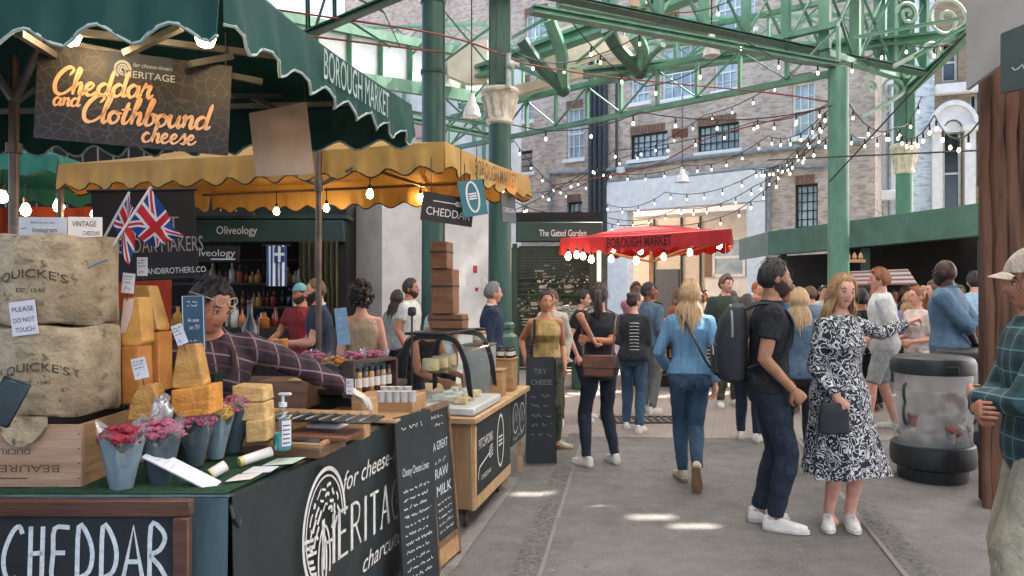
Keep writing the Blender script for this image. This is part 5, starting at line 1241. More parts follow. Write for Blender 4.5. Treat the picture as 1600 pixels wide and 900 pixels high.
hung_board('hanging_sign', 'teal square board with white oval logo hung at the corner', [at(725, 340, 4.66), at(763, 334, 4.72), at(761, 282, 4.72), at(723, 284, 4.66)], .012, TEALB, (), oval)
hung_board('hanging_sign', 'small slate grey board hung beside the capital column', [at(785, 346, 5.7), at(807, 349, 6.05), at(807, 305, 6.05), at(783, 300, 5.7)], .012, GREYB, (('CHEDDAR', .1, .35, .22, .8),), None)
# cart
KA = V((.224, .975, 0)).normalized(); K0 = V((-.262, 4.9, 0))
def ct(u, v, z): return K0+KA*v+V((-u*.985, u*.17, z))     # u to the left of the long side, v along it
PLY = wood('cart_ply', '#9c7a59', '#80613f', axis=2)
t = thing('serving_cart', 'wooden cart on castors with chalk panels under the glass display', 'cart', ct(.4, .5, 0), 0)
rot = -math.atan2(KA.x, KA.y); cxy = lambda u, v, z: ct(u, v, z)
mb = MB(); mb.box(cxy(.45, .52, .43), (.9, 1.04, .58), rot, .006); mb.build('body', PLY, t)
mb = MB(); mb.box(cxy(.45, .85, .735), (.98, 1.78, .045), rot, .008); mb.build('top', WOODP, t)
mb = MB(); mb.box(cxy(-.004, .52, .17), (.03, 1.06, .08), rot, .004); mb.box(cxy(-.004, .02, .43), (.03, .045, .52), rot, .004); mb.build('trim', WOODP, t)
Kf = plane_M(ct(-.012, 0, 0), KA, (0, 0, 1))
def kpanel(z0, z1, v0, v1): 
    mb = MB(); mb.prism([(v0, z0), (v1, z0), (v1, z1), (v0, z1)], Kf, .008); return mb.build('chalk_panel', SLATEG, t, smooth=False)
p1 = kpanel(.22, .705, .05, 1.02); p2 = kpanel(.34, .705, 1.06, 1.62)
KfL = Kf@Matrix.Translation((0, 0, .009)); mb = MB(); text(mb, 'PITCHFORK', KfL@Matrix.Translation((.07, .52, 0)), .095, .38); mb.build('lettering', INK['white'], p1); mb = MB(); fork(mb, KfL, .09, .40, .36, .035, .16, .012); mb.ribbon([(.09, .40), (.06, .36), (.055, .32)], .011, KfL, .003); mb.build('fork_emblem', INK['white'], p1); mb = MB(); text(mb, 'CHEDDAR', KfL@Matrix.Translation((.14, .30, 0)), .045, .26); mb.build('lettering', INK['white'], p1); mb = MB()
mb.ribbon([(.68+.10*math.cos(q), .47+.19*math.sin(q)) for q in np.linspace(0, 2*PI, 30)], .02, KfL, .003)
for z in (.44, .47, .5): mb.ribbon([(.62, z), (.74, z)], .014, KfL, .003)
mb.build('oval_emblem', INK['white'], p1)
mb = MB()
for k, (x, z) in enumerate(((1.2, .55), (1.45, .52))): mb.ribbon([(x+.10*math.cos(q), z+.12*math.sin(q)) for q in np.linspace(0, 5.6, 20)], .012, KfL, .003); mb.ribbon([(x-.06, z-.03), (x, z+.06), (x+.06, z-.04)], .01, KfL, .003)
scribble(mb, KfL, 1.12, .37, .4, .03, None, .008, 5); mb.build('lettering', INK['chalk'], p2)
for v in (1.1, 1.66):
    for u in (.04, .84):
        mb = MB(); mb.bar(ct(u, v, 0), ct(u, v, .712), .045); mb.build('leg', WOODP, t)
for v in (.08, .96):
    for u in (.07, .82):
        mb = MB(); o = ct(u, v, .05); Mr = Matrix.Rotation(PI/2, 3, 'Y'); mb.lathe([(.02, -.014), (.045, -.014), (.05, 0), (.045, .014), (.02, .014)], o, 14, M=Mr); mb.box(o+V((0, .01, .055)), (.045, .05, .05), rot, .004); mb.build('castor', pm('castor_rubber', '#4a3b35', .6), t)
# glass display case
GLS = pane('clear_glass', (.93, .97, .96, 1), .05); BLK = pm('black_frame', '#141517', .4, '#1e2022', 10); STW = pm('case_white', '#c9c8c3', .35, '#b3b1ab', 8, bump=.05)
t = thing('display_case', 'black framed curved glass display case standing on the wooden cart', 'display case', ct(.3, .3, .76), 0)
prof = [(.50, .02), (.50, .20), (.47, .40), (.40, .475), (.20, .48), (.10, .44), (.03, .28), (-.0, .06)]
pc = crm(prof, 5)
cz = .815
def cp(u, z, v): return ct(u+.01, v, cz+z)
mb = MB(); mb.box(ct(.26, .36, .79), (.56, .74, .055), rot, .01); mb.build('base', STW, t)
for v in (.04, .70):
    mb = MB(); pts = [cp(u, z, v) for u, z in pc]
    mb.loft([[p+KA*-.012, p+KA*.012, p+KA*.012+(V(ct(.25, v, cz+.2))-p).normalized()*.034, p+KA*-.012+(V(ct(.25, v, cz+.2))-p).normalized()*.034] for p in pts]); mb.build('frame', BLK, t)
    mb = MB(); q = [cp(u*.94+.015, z*.95+.01, v) for u, z in pc]; mb.add(q, [tuple(range(len(q)))]); mb.build('end_glass', GLS, t)
mb = MB(); pts = [(u, z) for u, z in pc if u < .30]; mb.grid(lambda i, j: cp(*pts[min(int(round(i*(len(pts)-1))), len(pts)-1)], .05+.64*j), len(pts)-1, 6); mb.build('curved_glass', GLS, t)
mb = MB(); mb.box(ct(.33, .37, cz+.488), (.3, .72, .02), rot, .005); mb.build('top', BLK, t)
mb = MB(); mb.box(ct(.33, .37, cz+.22), (.28, .62, .008), rot); mb.build('shelf', GLS, t)
PLATE = pm('white_china', '#d6d2ca', .3, bump=0); CHZ = {k: pm('cheese_'+k, a, .5, b_, 9, (1, 1, 1.6), bump=.6, bscale=30, sss=.1, dist=.015) for k, a, b_ in (('cheddar', '#d3913f', '#b06f2a'), ('pale', '#d6b57c', '#b28a52'), ('cream', '#dcc79c', '#bfa273'), ('gold', '#c79650', '#9c6e35'))}
RIND = pm('cheese_rind', '#8c6a43', .8, '#6f5233', 20, bump=.5); WAX = pm('waxed_paper', '#cfcabf', .5, '#bbb5a8', 10)
for k in range(9):
    v = .12+.065*k; u = .12+.1*(k % 3); p = ct(u, v, cz+.0)
    mb = MB(); mb.box(p+V((0, 0, .028)), (.09, .05, .05), rot+.2*k, .008); tag(mb.build('wrapped_cheese', WAX if k % 3 else CHZ['cream']), 'small wrapped cheese piece laid in the glass display case', 'cheese', 'wrapped cheese pieces in the glass case')
for k in range(3):
    p = ct(.34, .15+.2*k, cz+.226); mb = MB(); mb.lathe([(.05, 0), (.06, .01), (.06, .075), (.052, .085)], p, 18); tag(mb.build('small_cheese_wheel', CHZ['cream']), 'small round cheese on the glass shelf of the display case', 'cheese', 'round cheeses on the glass shelf')
BLKW = wood('smoked_block', '#8c5f3f', '#6d462c'); z0 = cz+.50
for lab, u, v, sx, sz in (('lowest and widest brown cheese box stacked on glass case', .33, .55, .24, .11), ('middle large brown cheese box of the stack on glass case', .36, .53, .17, .33), ('topmost narrow brown cheese box of the stack on glass case', .375, .50, .125, .20)):
    p = ct(u, v, z0); t_ = thing('cheese_box', lab, 'box', p, 0, 'stacked brown cheese boxes'); mb = MB(); mb.box(p+V((0, 0, sz/2)), (sx, .16, sz-.002), rot, .006); mb.build('carton', BLKW, t_)
    mb = MB(); mb.box(p+V((0, 0, sz*.62)), (sx+.004, .164, .014), rot); mb.build('lid_seam', WOODD, t_); z0 += sz+.001
mb = MB(); mb.tube([ct(.42, .0, cz+.0), ct(.42, .0, cz+.62)], .007, 6); mb.box(ct(.42, .0, cz+.64), (.05, .05, .06), rot, .01); tag(mb.build('card_stand', DARKM), 'thin black stand rising in front of the glass case', 'stand')
JARM = pm('honey_jar', '#a77938', .2, '#8a5f28', 6, bump=0, spec=.7); JARD = pm('chutney_jar', '#3d2a22', .2, '#2b1d17', 6, bump=0, spec=.7); LID = pm('jar_lid', '#2a2c2b', .4, bump=0); LIDW = pm('jar_label', '#cfc8ba', .6, bump=0)
def jar(label, p, r, h, m, group):
    p = V(p); t_ = thing('jar', label, 'jar', p, 0, group); mb = MB(); mb.lathe([(r*.9, 0), (r, .006), (r, h*.78), (r*.8, h*.86), (r*.8, h*.88)], p, 14); mb.build('glass', m, t_)
    mb = MB(); mb.lathe([(r*.86, h*.86), (r*.88, h), (r*.84, h+.003)], p, 14); mb.build('lid', LID, t_)
    mb = MB(); mb.lathe([(r*1.02, h*.22), (r*1.02, h*.6)], p, 14, caps=False); mb.build('label_band', LIDW, t_); return t_
zt = .7585
for lab, nm, u, v, sx, sy, sz, m in (('tall light wooden box at the far front of cart', 'wooden_box', .10, 1.38, .16, .20, .26, WOODL), ('small light wooden box near the display case on cart', 'wooden_box', .09, 1.02, .12, .15, .20, WOODL), ('pale grey plastic tub behind the small wooden box', 'plastic_tub', .24, 1.05, .22, .22, .40, pm('grey_tub', '#a7a8a4', .4, '#92938f', 4))):
    p = ct(u, v, zt); t_ = thing(nm, lab, nm.split('_')[1], p, 0); mb = MB(); mb.box(p+V((0, 0, sz/2)), (sx, sy, sz), rot, .006); mb.build('body', m, t_); mb = MB(); mb.box(p+V((0, 0, sz+.008)), (sx+.015, sy+.015, .014), rot, .004); mb.build('lid', m if nm != 'plastic_tub' else WOODB, t_)
p = ct(.24, 1.05, zt+.417); jar('wide honey jar standing on the grey plastic tub', p, .055, .12, JARM, 'jars on the cart')
for k in range(4): jar('dark chutney jar standing on the tall wooden box', ct(.06+.075*(k % 2), 1.33+.09*(k//2), zt+.276), .034, .09, JARD, 'dark jars on the wooden box')
for k in range(4): jar('row of dark jars behind the wooden boxes on cart', ct(.30+.05*(k % 2), 1.3+.08*k, zt), .036, .24+.03*(k % 2), JARD, 'tall dark jars at the back of the cart')

# ================= red canopy stall in the lane
RED = cloth('red_canvas', '#b8262a', '#a01c22', .35); rc = [V((.90, 13.6, 2.60)), V((3.85, 12.9, 2.72)), V((4.35, 15.0, 2.7)), V((1.4, 15.7, 2.62))]
t = thing('market_canopy', 'red scalloped canopy with dark lettering in front of the white gateway', 'canopy', (2.7, 14.3, 0), 0, 'scalloped market canopies')
canopy(t, rc, [(2.2, 14.3, 2.88), (3.1, 14.2, 2.9)], .30, (11, 7, 11, 7), .06, RED, RED, .02, .03, (9, 10, 11, 12))
d_ = (rc[1]-rc[0]).normalized(); nn = d_.cross(V((0, 0, 1)))
mb = MB(); text(mb, 'BOROUGH MARKET', plane_M(rc[0]+d_*.85+nn*.045+V((0, 0, -.225)), d_, (0, 0, 1)), .25, 1.15, bold=.02); mb.build('lettering', INK['maroon'], t)
mb = MB(); mb.tube([(2.7, 14.3, 0), (2.7, 14.3, 2.96)], .035, 10); mb.build('pole', WOODL, t)
mb = MB(); mb.tube([(1.62, 13.7, 0), (1.62, 13.7, 2.5)], .04, 10); mb.build('pole', WHITEP, t)
mb = MB()
for q in rc: mb.bar((2.7, 14.3, 2.2), V(q)+V((0, 0, -.04)), .03)
mb.build('frame_bar', WOODL, t)
for k, (px, py) in enumerate(((888, 401), (901, 399), (911, 401), (924, 406), (958, 390), (1001, 393), (994, 408), (1037, 402), (1078, 395), (1124, 384), (955, 405))):
    bulb('warm bulb glowing under the red canopy edge', at(px, py, 13.2+.05*k), .055, BULB if k % 3 == 0 else BULBS, 'bulbs under the red canopy', .1)
t = thing('stall_counter', 'dark counter with lettered front boards under the red canopy', 'counter', (2.7, 12.6, 0), 0)
mb = MB(); mb.box((2.75, 12.75, .5), (1.7, .6, 1.0), R(-8), .01); mb.build('body', BLK, t)
mb = MB(); mb.box((2.75, 12.75, 1.03), (1.85, .75, .05), R(-8), .01); mb.build('top', WOODL, t)
q0 = V((1.95, 12.52, 0)); qx = V((math.cos(R(-8)), math.sin(R(-8)), 0))
for k, s_ in enumerate(('BOROUGH', 'CHEESE', 'COMPANY')):
    mb = MB(); Mx = plane_M(q0+qx*.05+V((0, 0, .72-.25*k)), qx, (0, 0, 1)); mb.prism([(0, 0), (1.45, 0), (1.45, .225), (0, .225)], Mx, .02); pb_ = mb.build('sign_board', BLK, t, smooth=False)
    mb = MB(); text(mb, s_, Mx@Matrix.Translation((.12, .04, .021)), .2, 1.2, bold=.01); mb.build('lettering', INK['gold'], pb_)
    mb = MB(); mb.prism([(0, 0), (1.45, 0), (1.45, .012), (0, .012)], Mx@Matrix.Translation((0, -.014, .0)), .024); mb.build('edge_strip', WOODL, pb_)
for k in range(6):
    p = V((2.1+.24*k, 12.75-.03*k, 1.056)); mb = MB(); mb.lathe([(.09, 0), (.1, .02), (.1, .09), (.09, .1)], p, 16); tag(mb.build('whole_cheese', CHZ['pale'] if k % 2 else CHZ['gold']), 'cheese wheel set on the counter under the red canopy', 'cheese', 'cheese wheels under the red canopy')
# small glass case left of it
t = thing('display_case', 'white framed curved glass case on green base in the lane', 'display case', (.95, 12.2, 0), 0)
mb = MB(); mb.box((.98, 12.3, .52), (.95, .7, .1), R(-6), .02); mb.box((.98, 12.3, .86), (1.0, .75, .08), R(-6), .02); mb.build('tray', STW, t)
mb = MB(); mb.box((1.15, 12.3, .24), (.3, .5, .48), R(-6), .02); mb.build('pedestal', GRND, t)
for x in (.56, 1.4):
    mb = MB(); mb.tube([(x, 12.0, 0), (x, 12.0, .9)], .03, 8); mb.tube([(x-.1, 12.0, .02), (x+.2, 12.0, .02)], .03, 6); mb.build('leg', STW, t)
pf = crm([(-.36, .02), (-.33, .3), (-.2, .48), (.05, .5), (.3, .5)], 5)
for x in (.52, .66, 1.44):
    mb = MB(); mb.tube([(x+.05*0, 12.3+y, .9+z) for y, z in pf], .022, 7); mb.build('frame', STW, t)
mb = MB(); mb.grid(lambda i, j: V((.52+.92*i, 12.3+pf[min(int(round(j*(len(pf)-1))), len(pf)-1)][0], .9+pf[min(int(round(j*(len(pf)-1))), len(pf)-1)][1])), 4, len(pf)-1); mb.build('curved_glass', GLS, t)

# ================= orange-lit stall at the far left
ORG = cloth('orange_glow_cloth', '#b4441f', '#98341a', .4); ORT = cloth('sea_green_canvas', '#3f8f7c', '#2f7566', .4)
t = thing('market_canopy', 'sea green canopy edge at far left beside yellow canopy', 'canopy', (-4.4, 6.3, 0), 0, 'scalloped market canopies')
oc = [V((-6.2, 5.5, 2.78)), V((-3.55, 5.75, 2.66)), V((-3.3, 7.4, 2.6)), V((-6.0, 7.4, 2.7))]
canopy(t, oc, [(-5.2, 6.5, 3.0), (-4.4, 6.5, 2.95)], .18, (9, 6, 9, 6), .05, ORT, TRIMD, .02, .03, (13, 14, 15, 16))
mb = MB(); mb.tube([(-3.62, 5.9, 0), (-3.62, 5.9, 2.6)], .025, 8); mb.build('pole', POLE, t)
t = thing('cloth_screen', 'added orange red screen standing in for lamp glow under the sea green canopy', 'screen', (-4.6, 7.0, 0), 0)  # orange lamplight inside the stall is put into the colour of this added cloth
mb = MB(); mb.grid(lambda i, j: V((-6.0+2.75*i, 7.0+.06*math.sin(i*22)+.03*math.sin(i*51), .1+2.3*j)), 60, 6, .006); mb.build('cloth', ORG, t)
mb = MB()
for x in (-5.6, -4.9, -4.1): mb.bar((x, 6.85, 0), (x+.5, 6.85, 2.3), .05)
mb.build('strut', WOODD, t)
for lab, px, py, Y in (('large bulb at the left edge before the orange cloth', 4, 309, 6.2), ('bulb second from the left before the orange cloth', 40, 329, 6.3), ('bulb at right end of the orange cloth', 92, 323, 6.0), ('bulb between the card signs and the flags', 150, 336, 6.0)): bulb(lab, at(px, py, Y), .042)
# dark lettered banner behind the wheels
t = thing('hanging_banner', 'black hanging banner with pale capitals behind the flags', 'banner', at(230, 440, 4.3), 0)
a, b_ = at(150, 440, 4.3), at(311, 433, 4.45); Mx = plane_M(a, b_-a, (0, 0, 1)); W_ = (b_-a).length; H_ = .53
mb = MB(); mb.prism([(0, 0), (W_, 0), (W_, H_), (0, H_)], Mx@Matrix.Translation((0, 0, -.004)), .004); mb.build('cloth', pm('black_banner', '#1c1a1c', .7, '#2a2422', 2, bump=.1), t, smooth=False)
mb = MB(); text(mb, 'CHEDDAR MAKERS', Mx@Matrix.Translation((.03, .16, 0)), .13, .56); mb.build('lettering', pm('lettering_taupe', '#9b8d86', .7, bump=0), t); mb = MB(); text(mb, 'T', Mx@Matrix.Translation((W_*.72, .30, 0)), .10, .06); mb.build('lettering', pm('lettering_taupe', '#9b8d86', .7, bump=0), t)
mb = MB(); text(mb, 'WNF', Mx@Matrix.Translation((.01, .03, 0)), .05, .10); mb.build('small_lettering', INK['white'], t); mb = MB(); text(mb, 'ANDBROTHERS.CO', Mx@Matrix.Translation((.27, .03, 0)), .05, .33); mb.build('small_lettering', INK['white'], t)
mb = MB(); mb.tube([Mx@V((-.02, 0, 0)), Mx@V((W_+.02, 0, 0))], .008, 8); mb.tube([Mx@V((-.02, H_, 0)), Mx@V((W_+.02, H_, 0))], .008, 8); mb.build('batten', DARKM, t)

# ================= shops on the left
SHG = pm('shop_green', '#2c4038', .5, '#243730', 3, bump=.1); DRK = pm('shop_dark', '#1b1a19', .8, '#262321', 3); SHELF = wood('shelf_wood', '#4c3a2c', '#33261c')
t = thing('shop', 'dark green fronted olive shop with stocked shelves behind the stalls', 'shop', (-4.2, 12, 0), 0)
x0, x1, Y = -8.0, xof(540, 11), 11.0
mb = MB(); mb.box(((x0+x1)/2, Y, (zof(345, Y)+zof(379, Y))/2), (x1-x0, .3, zof(345, Y)-zof(379, Y)), None, .01); f_ = mb.build('fascia', SHG, t)
mb = MB(); text(mb, 'Oliveology', plane_M(V((xof(344, Y), Y-.152, zof(367, Y))), (1, 0, 0), (0, 0, 1)), .17, .60, bold=.008); mb.build('lettering', INK['white'], f_)
mb = MB(); mb.box(((x0+x1)/2, Y+.35, 3.25), (x1-x0, .3, .95)); mb.box(((x0+x1)/2, Y+.1, 2.72), (x1-x0+.1, .5, .06)); mb.build('upper_wall', SHG, t, smooth=False)
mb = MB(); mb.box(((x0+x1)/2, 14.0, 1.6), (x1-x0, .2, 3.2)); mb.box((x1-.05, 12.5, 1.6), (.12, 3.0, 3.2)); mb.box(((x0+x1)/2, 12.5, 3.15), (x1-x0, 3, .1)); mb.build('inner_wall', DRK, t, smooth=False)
mb = MB()
for z in (.95, 1.35, 1.75, 2.15): mb.box(((x0+x1)/2, 12.6, z), (x1-x0-.3, .35, .035))
for i in range(7): mb.box((x0+.3+i*.85, 12.78, 1.4), (.04, .1, 2.4))
mb.build('shelf', SHELF, t, smooth=False)
mb = MB(); mb.box((-3.8, 10.55, .55), (2.6, .6, 1.1), None, .01); mb.build('counter', DRK, t)
rr = random.Random(11); BM_ = [pm('bottle_'+k, a, .25, bump=0, spec=.7) for k, a in (('green', '#3b4526'), ('amber', '#7a4a1e'), ('gold', '#b08a3e'), ('cream', '#c4b59a'), ('red', '#7b2f24'), ('black', '#1d1b19'), ('white', '#c9c4b8'), ('orange', '#b0652d'))]
def bottle(p, r, h, m, label, group, cap=True):
    p = V(p); mb = MB(); mb.lathe([(r*.9, 0), (r, .01), (r, h*.6), (r*.35, h*.76), (r*.33, h*.95), (r*.4, h*.96), (r*.4, h)], p, 10); return tag(mb.build('bottle', m), label, 'bottle', group)
for z in (.97, 1.37, 1.77):
    x = -5.2
    while x < -2.75: 
        bottle((x, 12.55+rr.uniform(-.06, .06), z), rr.uniform(.04, .07), rr.uniform(.18, .34), rr.choice(BM_), 'bottle standing on the shelves of the olive shop', 'bottles on the shop shelves'); x += rr.uniform(.09, .14)
x = -4.9
while x < -2.7: bottle((x, 10.5+rr.uniform(-.15, .15), 1.1), rr.uniform(.045, .075), rr.uniform(.16, .40), rr.choice(BM_), 'bottle standing on the dark counter of the olive shop', 'bottles on the shop counter'); x += rr.uniform(.1, .16)
t2 = hung_board('shop_sign', 'dark hanging board with part of the shop name below the fascia', [at(285, 409, 10.6), at(374, 409, 10.6), at(374, 384, 10.6), at(285, 384, 10.6)], .03, DRK, (('Oliveology', .08, .35, .62, .84),), lambda mb, M, w, h: mb.ribbon([(w*.5, h*.16), (w*.93, h*.16)], .02, M, .003))
m, nt, b = newmat('greek_flag'); tc = nd(nt, 'ShaderNodeTexCoord'); s3 = nd(nt, 'ShaderNodeSeparateXYZ'); nt.links.new(tc.outputs['Object'], s3.inputs[0])
nt.links.new(mixc(nt, mth(nt, 'LESS_THAN', mth(nt, 'FRACT', mth(nt, 'ADD', mth(nt, 'MULTIPLY', s3.outputs[0], 15.5), .25)), .5), c('#d5d8da'), c('#23416f')), b.inputs['Base Color']); b.inputs['Roughness'].default_value = .8
fy = 10.3; fx0, fx1, fz0, fz1 = xof(416, fy), xof(448, fy), zof(447, fy), zof(383, fy); t = thing('flag', 'blue and white striped flag hanging in the olive shop', 'flag', ((fx0+fx1)/2, fy, fz0), 0)
mb = MB(); mb.grid(lambda i, j: V((fx0+(fx1-fx0)*i, fy+.02*math.sin(i*14)*(1-j*.5), fz0+(fz1-fz0)*j)), 20, 8, .003); mb.build('cloth', m, t)
mb = MB(); mb.box(((fx0*.4+fx1*.6)+.02, fy-.025, fz1-.13), (.14, .006, .21)); cn = mb.build('canton', pm('flag_blue', '#23416f', .8), t)
mb = MB(); mb.box(((fx0*.4+fx1*.6)+.02, fy-.03, fz1-.13), (.14, .004, .04)); mb.box(((fx0*.4+fx1*.6)+.02, fy-.0305, fz1-.13), (.035, .004, .21)); mb.build('cross', INK['white'], cn)
mb = MB(); mb.tube([(fx0-.05, fy, fz1), (fx1+.05, fy, fz1)], .01, 6); mb.build('rod', WOODD, t)
CUR = pm('olive_curtain', '#4b4632', .9, '#343122', 8, (1, 1, .2)); mb = MB(); cx0_, cx1_ = xof(468, 10.8), xof(528, 10.8)
mb.grid(lambda i, j: V((cx0_+(cx1_-cx0_)*(i if j > .5 else i*.8+.2), 10.8+.05*math.sin(i*44), .9+1.45*j)), 60, 8, .006); tag(mb.build('curtain', CUR), 'heavy olive curtain at right side of the olive shop', 'curtain')
# white pier
WPL = pm('white_render', '#d9d4cf', .8, '#c3bdb7', 2.2, bump=.2, bscale=10); pz = zof(311, 11.2); t = thing('white_wall', 'white rendered pier wall between the olive shop and columns', 'wall', (xof(597, 11.2), 11.2, 0), 0)
e0 = V((xof(597, 11.2), 11.2, 0)); e1 = V((xof(772, 12.2), 12.2, 0)); e2 = V((xof(533, 12.0), 12.0, 0)); mb = MB()
mb.prism([(e0.x, e0.y), (e1.x, e1.y), (e1.x, 13.5), (e2.x, 13.5), (e2.x, e2.y)], Matrix.Translation((0, 0, 0)), pz); mb.build('wall', WPL, t, smooth=False)
Mw = plane_M(e0, e1-e0, (0, 0, 1)); Lw = (e1-e0).length
for u, z, w_, h_, col in ((.80, 1.92, .07, .06, '#b3343c'), (.88, 1.66, .13, .1, '#d9d6d2'), (.90, 1.52, .15, .12, '#cfccc8'), (.82, 1.62, .05, .03, '#b3343c')):
    mb = MB(); mb.prism([(u*Lw, z), (u*Lw+w_, z), (u*Lw+w_, z+h_*2), (u*Lw, z+h_*2)], Mw@Matrix.Translation((0, 0, .001)), .006); mb.build('notice', pm('notice_'+col[1:], col, .7, bump=0), t, smooth=False)
# railing above the yellow canopy
t = thing('railing', 'dark boarded railing with thin white uprights above yellow canopy', 'railing', (-7, 9.6, 2.6), 0); mb = MB(); mb.box((-6.6, 9.7, 3.3), (6.4, .08, 1.4)); mb.build('panel', DRK, t, smooth=False)
mb = MB()
for i in range(30): mb.tube([(-9.4+i*.2, 9.6, 2.65), (-9.4+i*.2, 9.6, 3.95)], .012, 5)
mb.build('upright', POLEG, t)
# shuttered garden shop
t = thing('shop', 'dark green shop with slatted roller shutter and white serif name', 'shop', (.55, 15.2, 0), 0); Y = 15.0; x0, x1 = xof(806, Y), xof(940, Y)
mb = MB(); mb.box(((x0+x1)/2, Y, (zof(348, Y)+zof(378, Y))/2), (x1-x0, .3, zof(348, Y)-zof(378, Y)), None, .01); f_ = mb.build('fascia', SHG, t)
mb = MB(); text(mb, 'The Gated Garden', plane_M(V((xof(842, Y), Y-.152, zof(370, Y))), (1, 0, 0), (0, 0, 1)), .19, .95, bold=.01); mb.build('lettering', INK['white'], f_)
xs = xof(922, Y); SHT = pm('shutter_slats', '#46524d', .4, '#39443f', 4, metal=.4)
mb = MB()
for i in range(44):
    z = .05+i*.058
    if z > 1.1 and z < 1.9 and i % 2: continue
    mb.box(((x0+xs)/2+.03, Y+.05, z), (xs-x0-.06, .012, .034), Matrix.Rotation(.3, 3, 'X'))
mb.build('roller_shutter', SHT, t, smooth=False)
mb = MB(); mb.box((x0-.02, Y+.05, 1.3), (.1, .2, 2.6)); mb.box((xs+.06, Y+.05, 1.3), (.16, .2, 2.6)); mb.build('post', SHG, t, smooth=False)
mb = MB(); mb.box(((x0+xs)/2, Y+1.2, 1.3), (xs-x0+.2, .1, 2.6)); mb.build('back_wall', pm('plant_dark', '#2d322a', .9, '#4a4a3c', 6), t, smooth=False)
mb = MB(); mb.box(((x0+x1)/2, Y+.3, 3.15), (x1-x0, .5, .2)); mb.build('roof_edge', DRK, t, smooth=False)
mb = MB(); mb.box((xof(936, Y)+.03, Y+.2, 1.3), (.3, .3, 2.6), None, .01); mb.build('blue_pilaster', pm('blue_grey_paint', '#51656e', .6), t)
LEAFS = [pm('dried_flowers', '#b3a488', .9, '#8c7d63', 20), pm('shop_leaves', '#57683f', .8, '#3f4e2e', 20), pm('pale_petals', '#c9c1b4', .9, '#b09f93', 20)]
for k in range(9):
    px = 822+k*13; p = V((xof(px, 15.6), 15.6, .9+.35*(k % 3))); mb = MB(); mb.lathe([(.06, 0), (.09, .16)], p, 10); tt = thing('potted_plant', 'potted dried plant standing behind the slatted roller shutter', 'plant', p, 0, 'plants behind the roller shutter'); mb.build('pot', CREAM, tt); mb = MB()
    for i in range(40):
        q = p+V((rr.gauss(0, .11), rr.gauss(0, .08), .3+rr.gauss(0, .13))); mb.ball(q, rr.uniform(.015, .035), 5, 3)
    mb.build('foliage', LEAFS[k % 3], tt)

# ================= green kiosk on the right
t = thing('kiosk', 'green fascia market kiosk with dark open front along the right', 'kiosk', (5.6, 14.5, 0), 0)
k0, k1 = V((xof(1200, 16), 16, 0)), V((xof(1545, 11.2), 11.2, 0)); kd = (k1-k0).normalized(); kn = V((kd.y, -kd.x, 0)); kn = kn if kn.y > 0 else -kn; kb = V((xof(1155, 18.2), 18.2, 0))
z0, z1 = 2.42, 2.93; KG = pm('kiosk_green', '#4c6f60', .5, '#40604f', 3, bump=.1); KGL = pm('kiosk_end', '#6d8177', .5, '#5f7369', 3, bump=.1)
mb = MB(); mb.prism([(0, z0), ((k1-k0).length, z0+.06), ((k1-k0).length, z1+.05), (0, z1)], plane_M(k0, kd, (0, 0, 1))@Matrix.Translation((0, 0, -.25)), .25); mb.build('fascia', KG, t, smooth=False)
mb = MB(); mb.prism([(0, z0), ((kb-k0).length, z0), ((kb-k0).length, z1-.0), (0, z1)], plane_M(k0+V((-.004, .0, 0)), kb-k0, (0, 0, 1))@Matrix.Translation((0, 0, .0)), .06); mb.build('end_fascia', KGL, t, smooth=False)
mb = MB(); r4 = [(k0.x, k0.y+.26), (k1.x, k1.y+.26), (k1.x+1.5, k1.y+3.5), (kb.x+2.6, kb.y+1)]; mb.prism(r4, Matrix.Translation((0, 0, 2.75)), .12); mb.build('roof', KG, t, smooth=False)
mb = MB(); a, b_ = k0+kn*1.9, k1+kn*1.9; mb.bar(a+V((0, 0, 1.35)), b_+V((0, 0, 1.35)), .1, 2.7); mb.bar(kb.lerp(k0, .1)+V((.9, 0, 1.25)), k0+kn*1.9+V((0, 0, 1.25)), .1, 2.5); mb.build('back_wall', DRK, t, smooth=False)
mb = MB(); mb.bar(k0+kd*1.1+kn*.5+V((0, 0, .5)), k1-kd*.2+kn*.5+V((0, 0, .5)), .5, 1.0); mb.build('counter', SHG, t, smooth=False)
for f in (.06, .5, .96):
    mb = MB(); mb.bar(k0.lerp(k1, f)+kn*.15, k0.lerp(k1, f)+kn*.15+V((0, 0, 2.42)), .12); mb.build('post', SHG, t)
m, nt, b = newmat('striped_awning'); tc = nd(nt, 'ShaderNodeTexCoord'); s3 = nd(nt, 'ShaderNodeSeparateXYZ'); nt.links.new(tc.outputs['Object'], s3.inputs[0]); nt.links.new(mixc(nt, mth(nt, 'LESS_THAN', mth(nt, 'FRACT', mth(nt, 'MULTIPLY', s3.outputs[2], 14)), .5), c('#c9c0ba'), c('#8f5c56')), b.inputs['Base Color'])
mb = MB(); a = at(1326, 446, 13.6); mb.grid(lambda i, j: a+kd*(1.3*i)+V((0, -.3*(1-j), .26*j)), 4, 4, .01); tag(mb.build('striped_awning', m), 'pink and white striped inner awning below the kiosk fascia', 'awning')
mb = MB(); p = at(1330, 405, 13.3); 
for k in range(4): mb.lathe([(.02, 0), (.045, .03), (.03, .09), (.001, .13)], p+V((-.16+.11*k, 0, 0)), 8)
mb.box(p+V((.0, 0, -.03)), (.5, .04, .06)); tag(mb.build('crown_sign', INK['gold']), 'small pale crown shaped sign on the dark kiosk', 'sign')
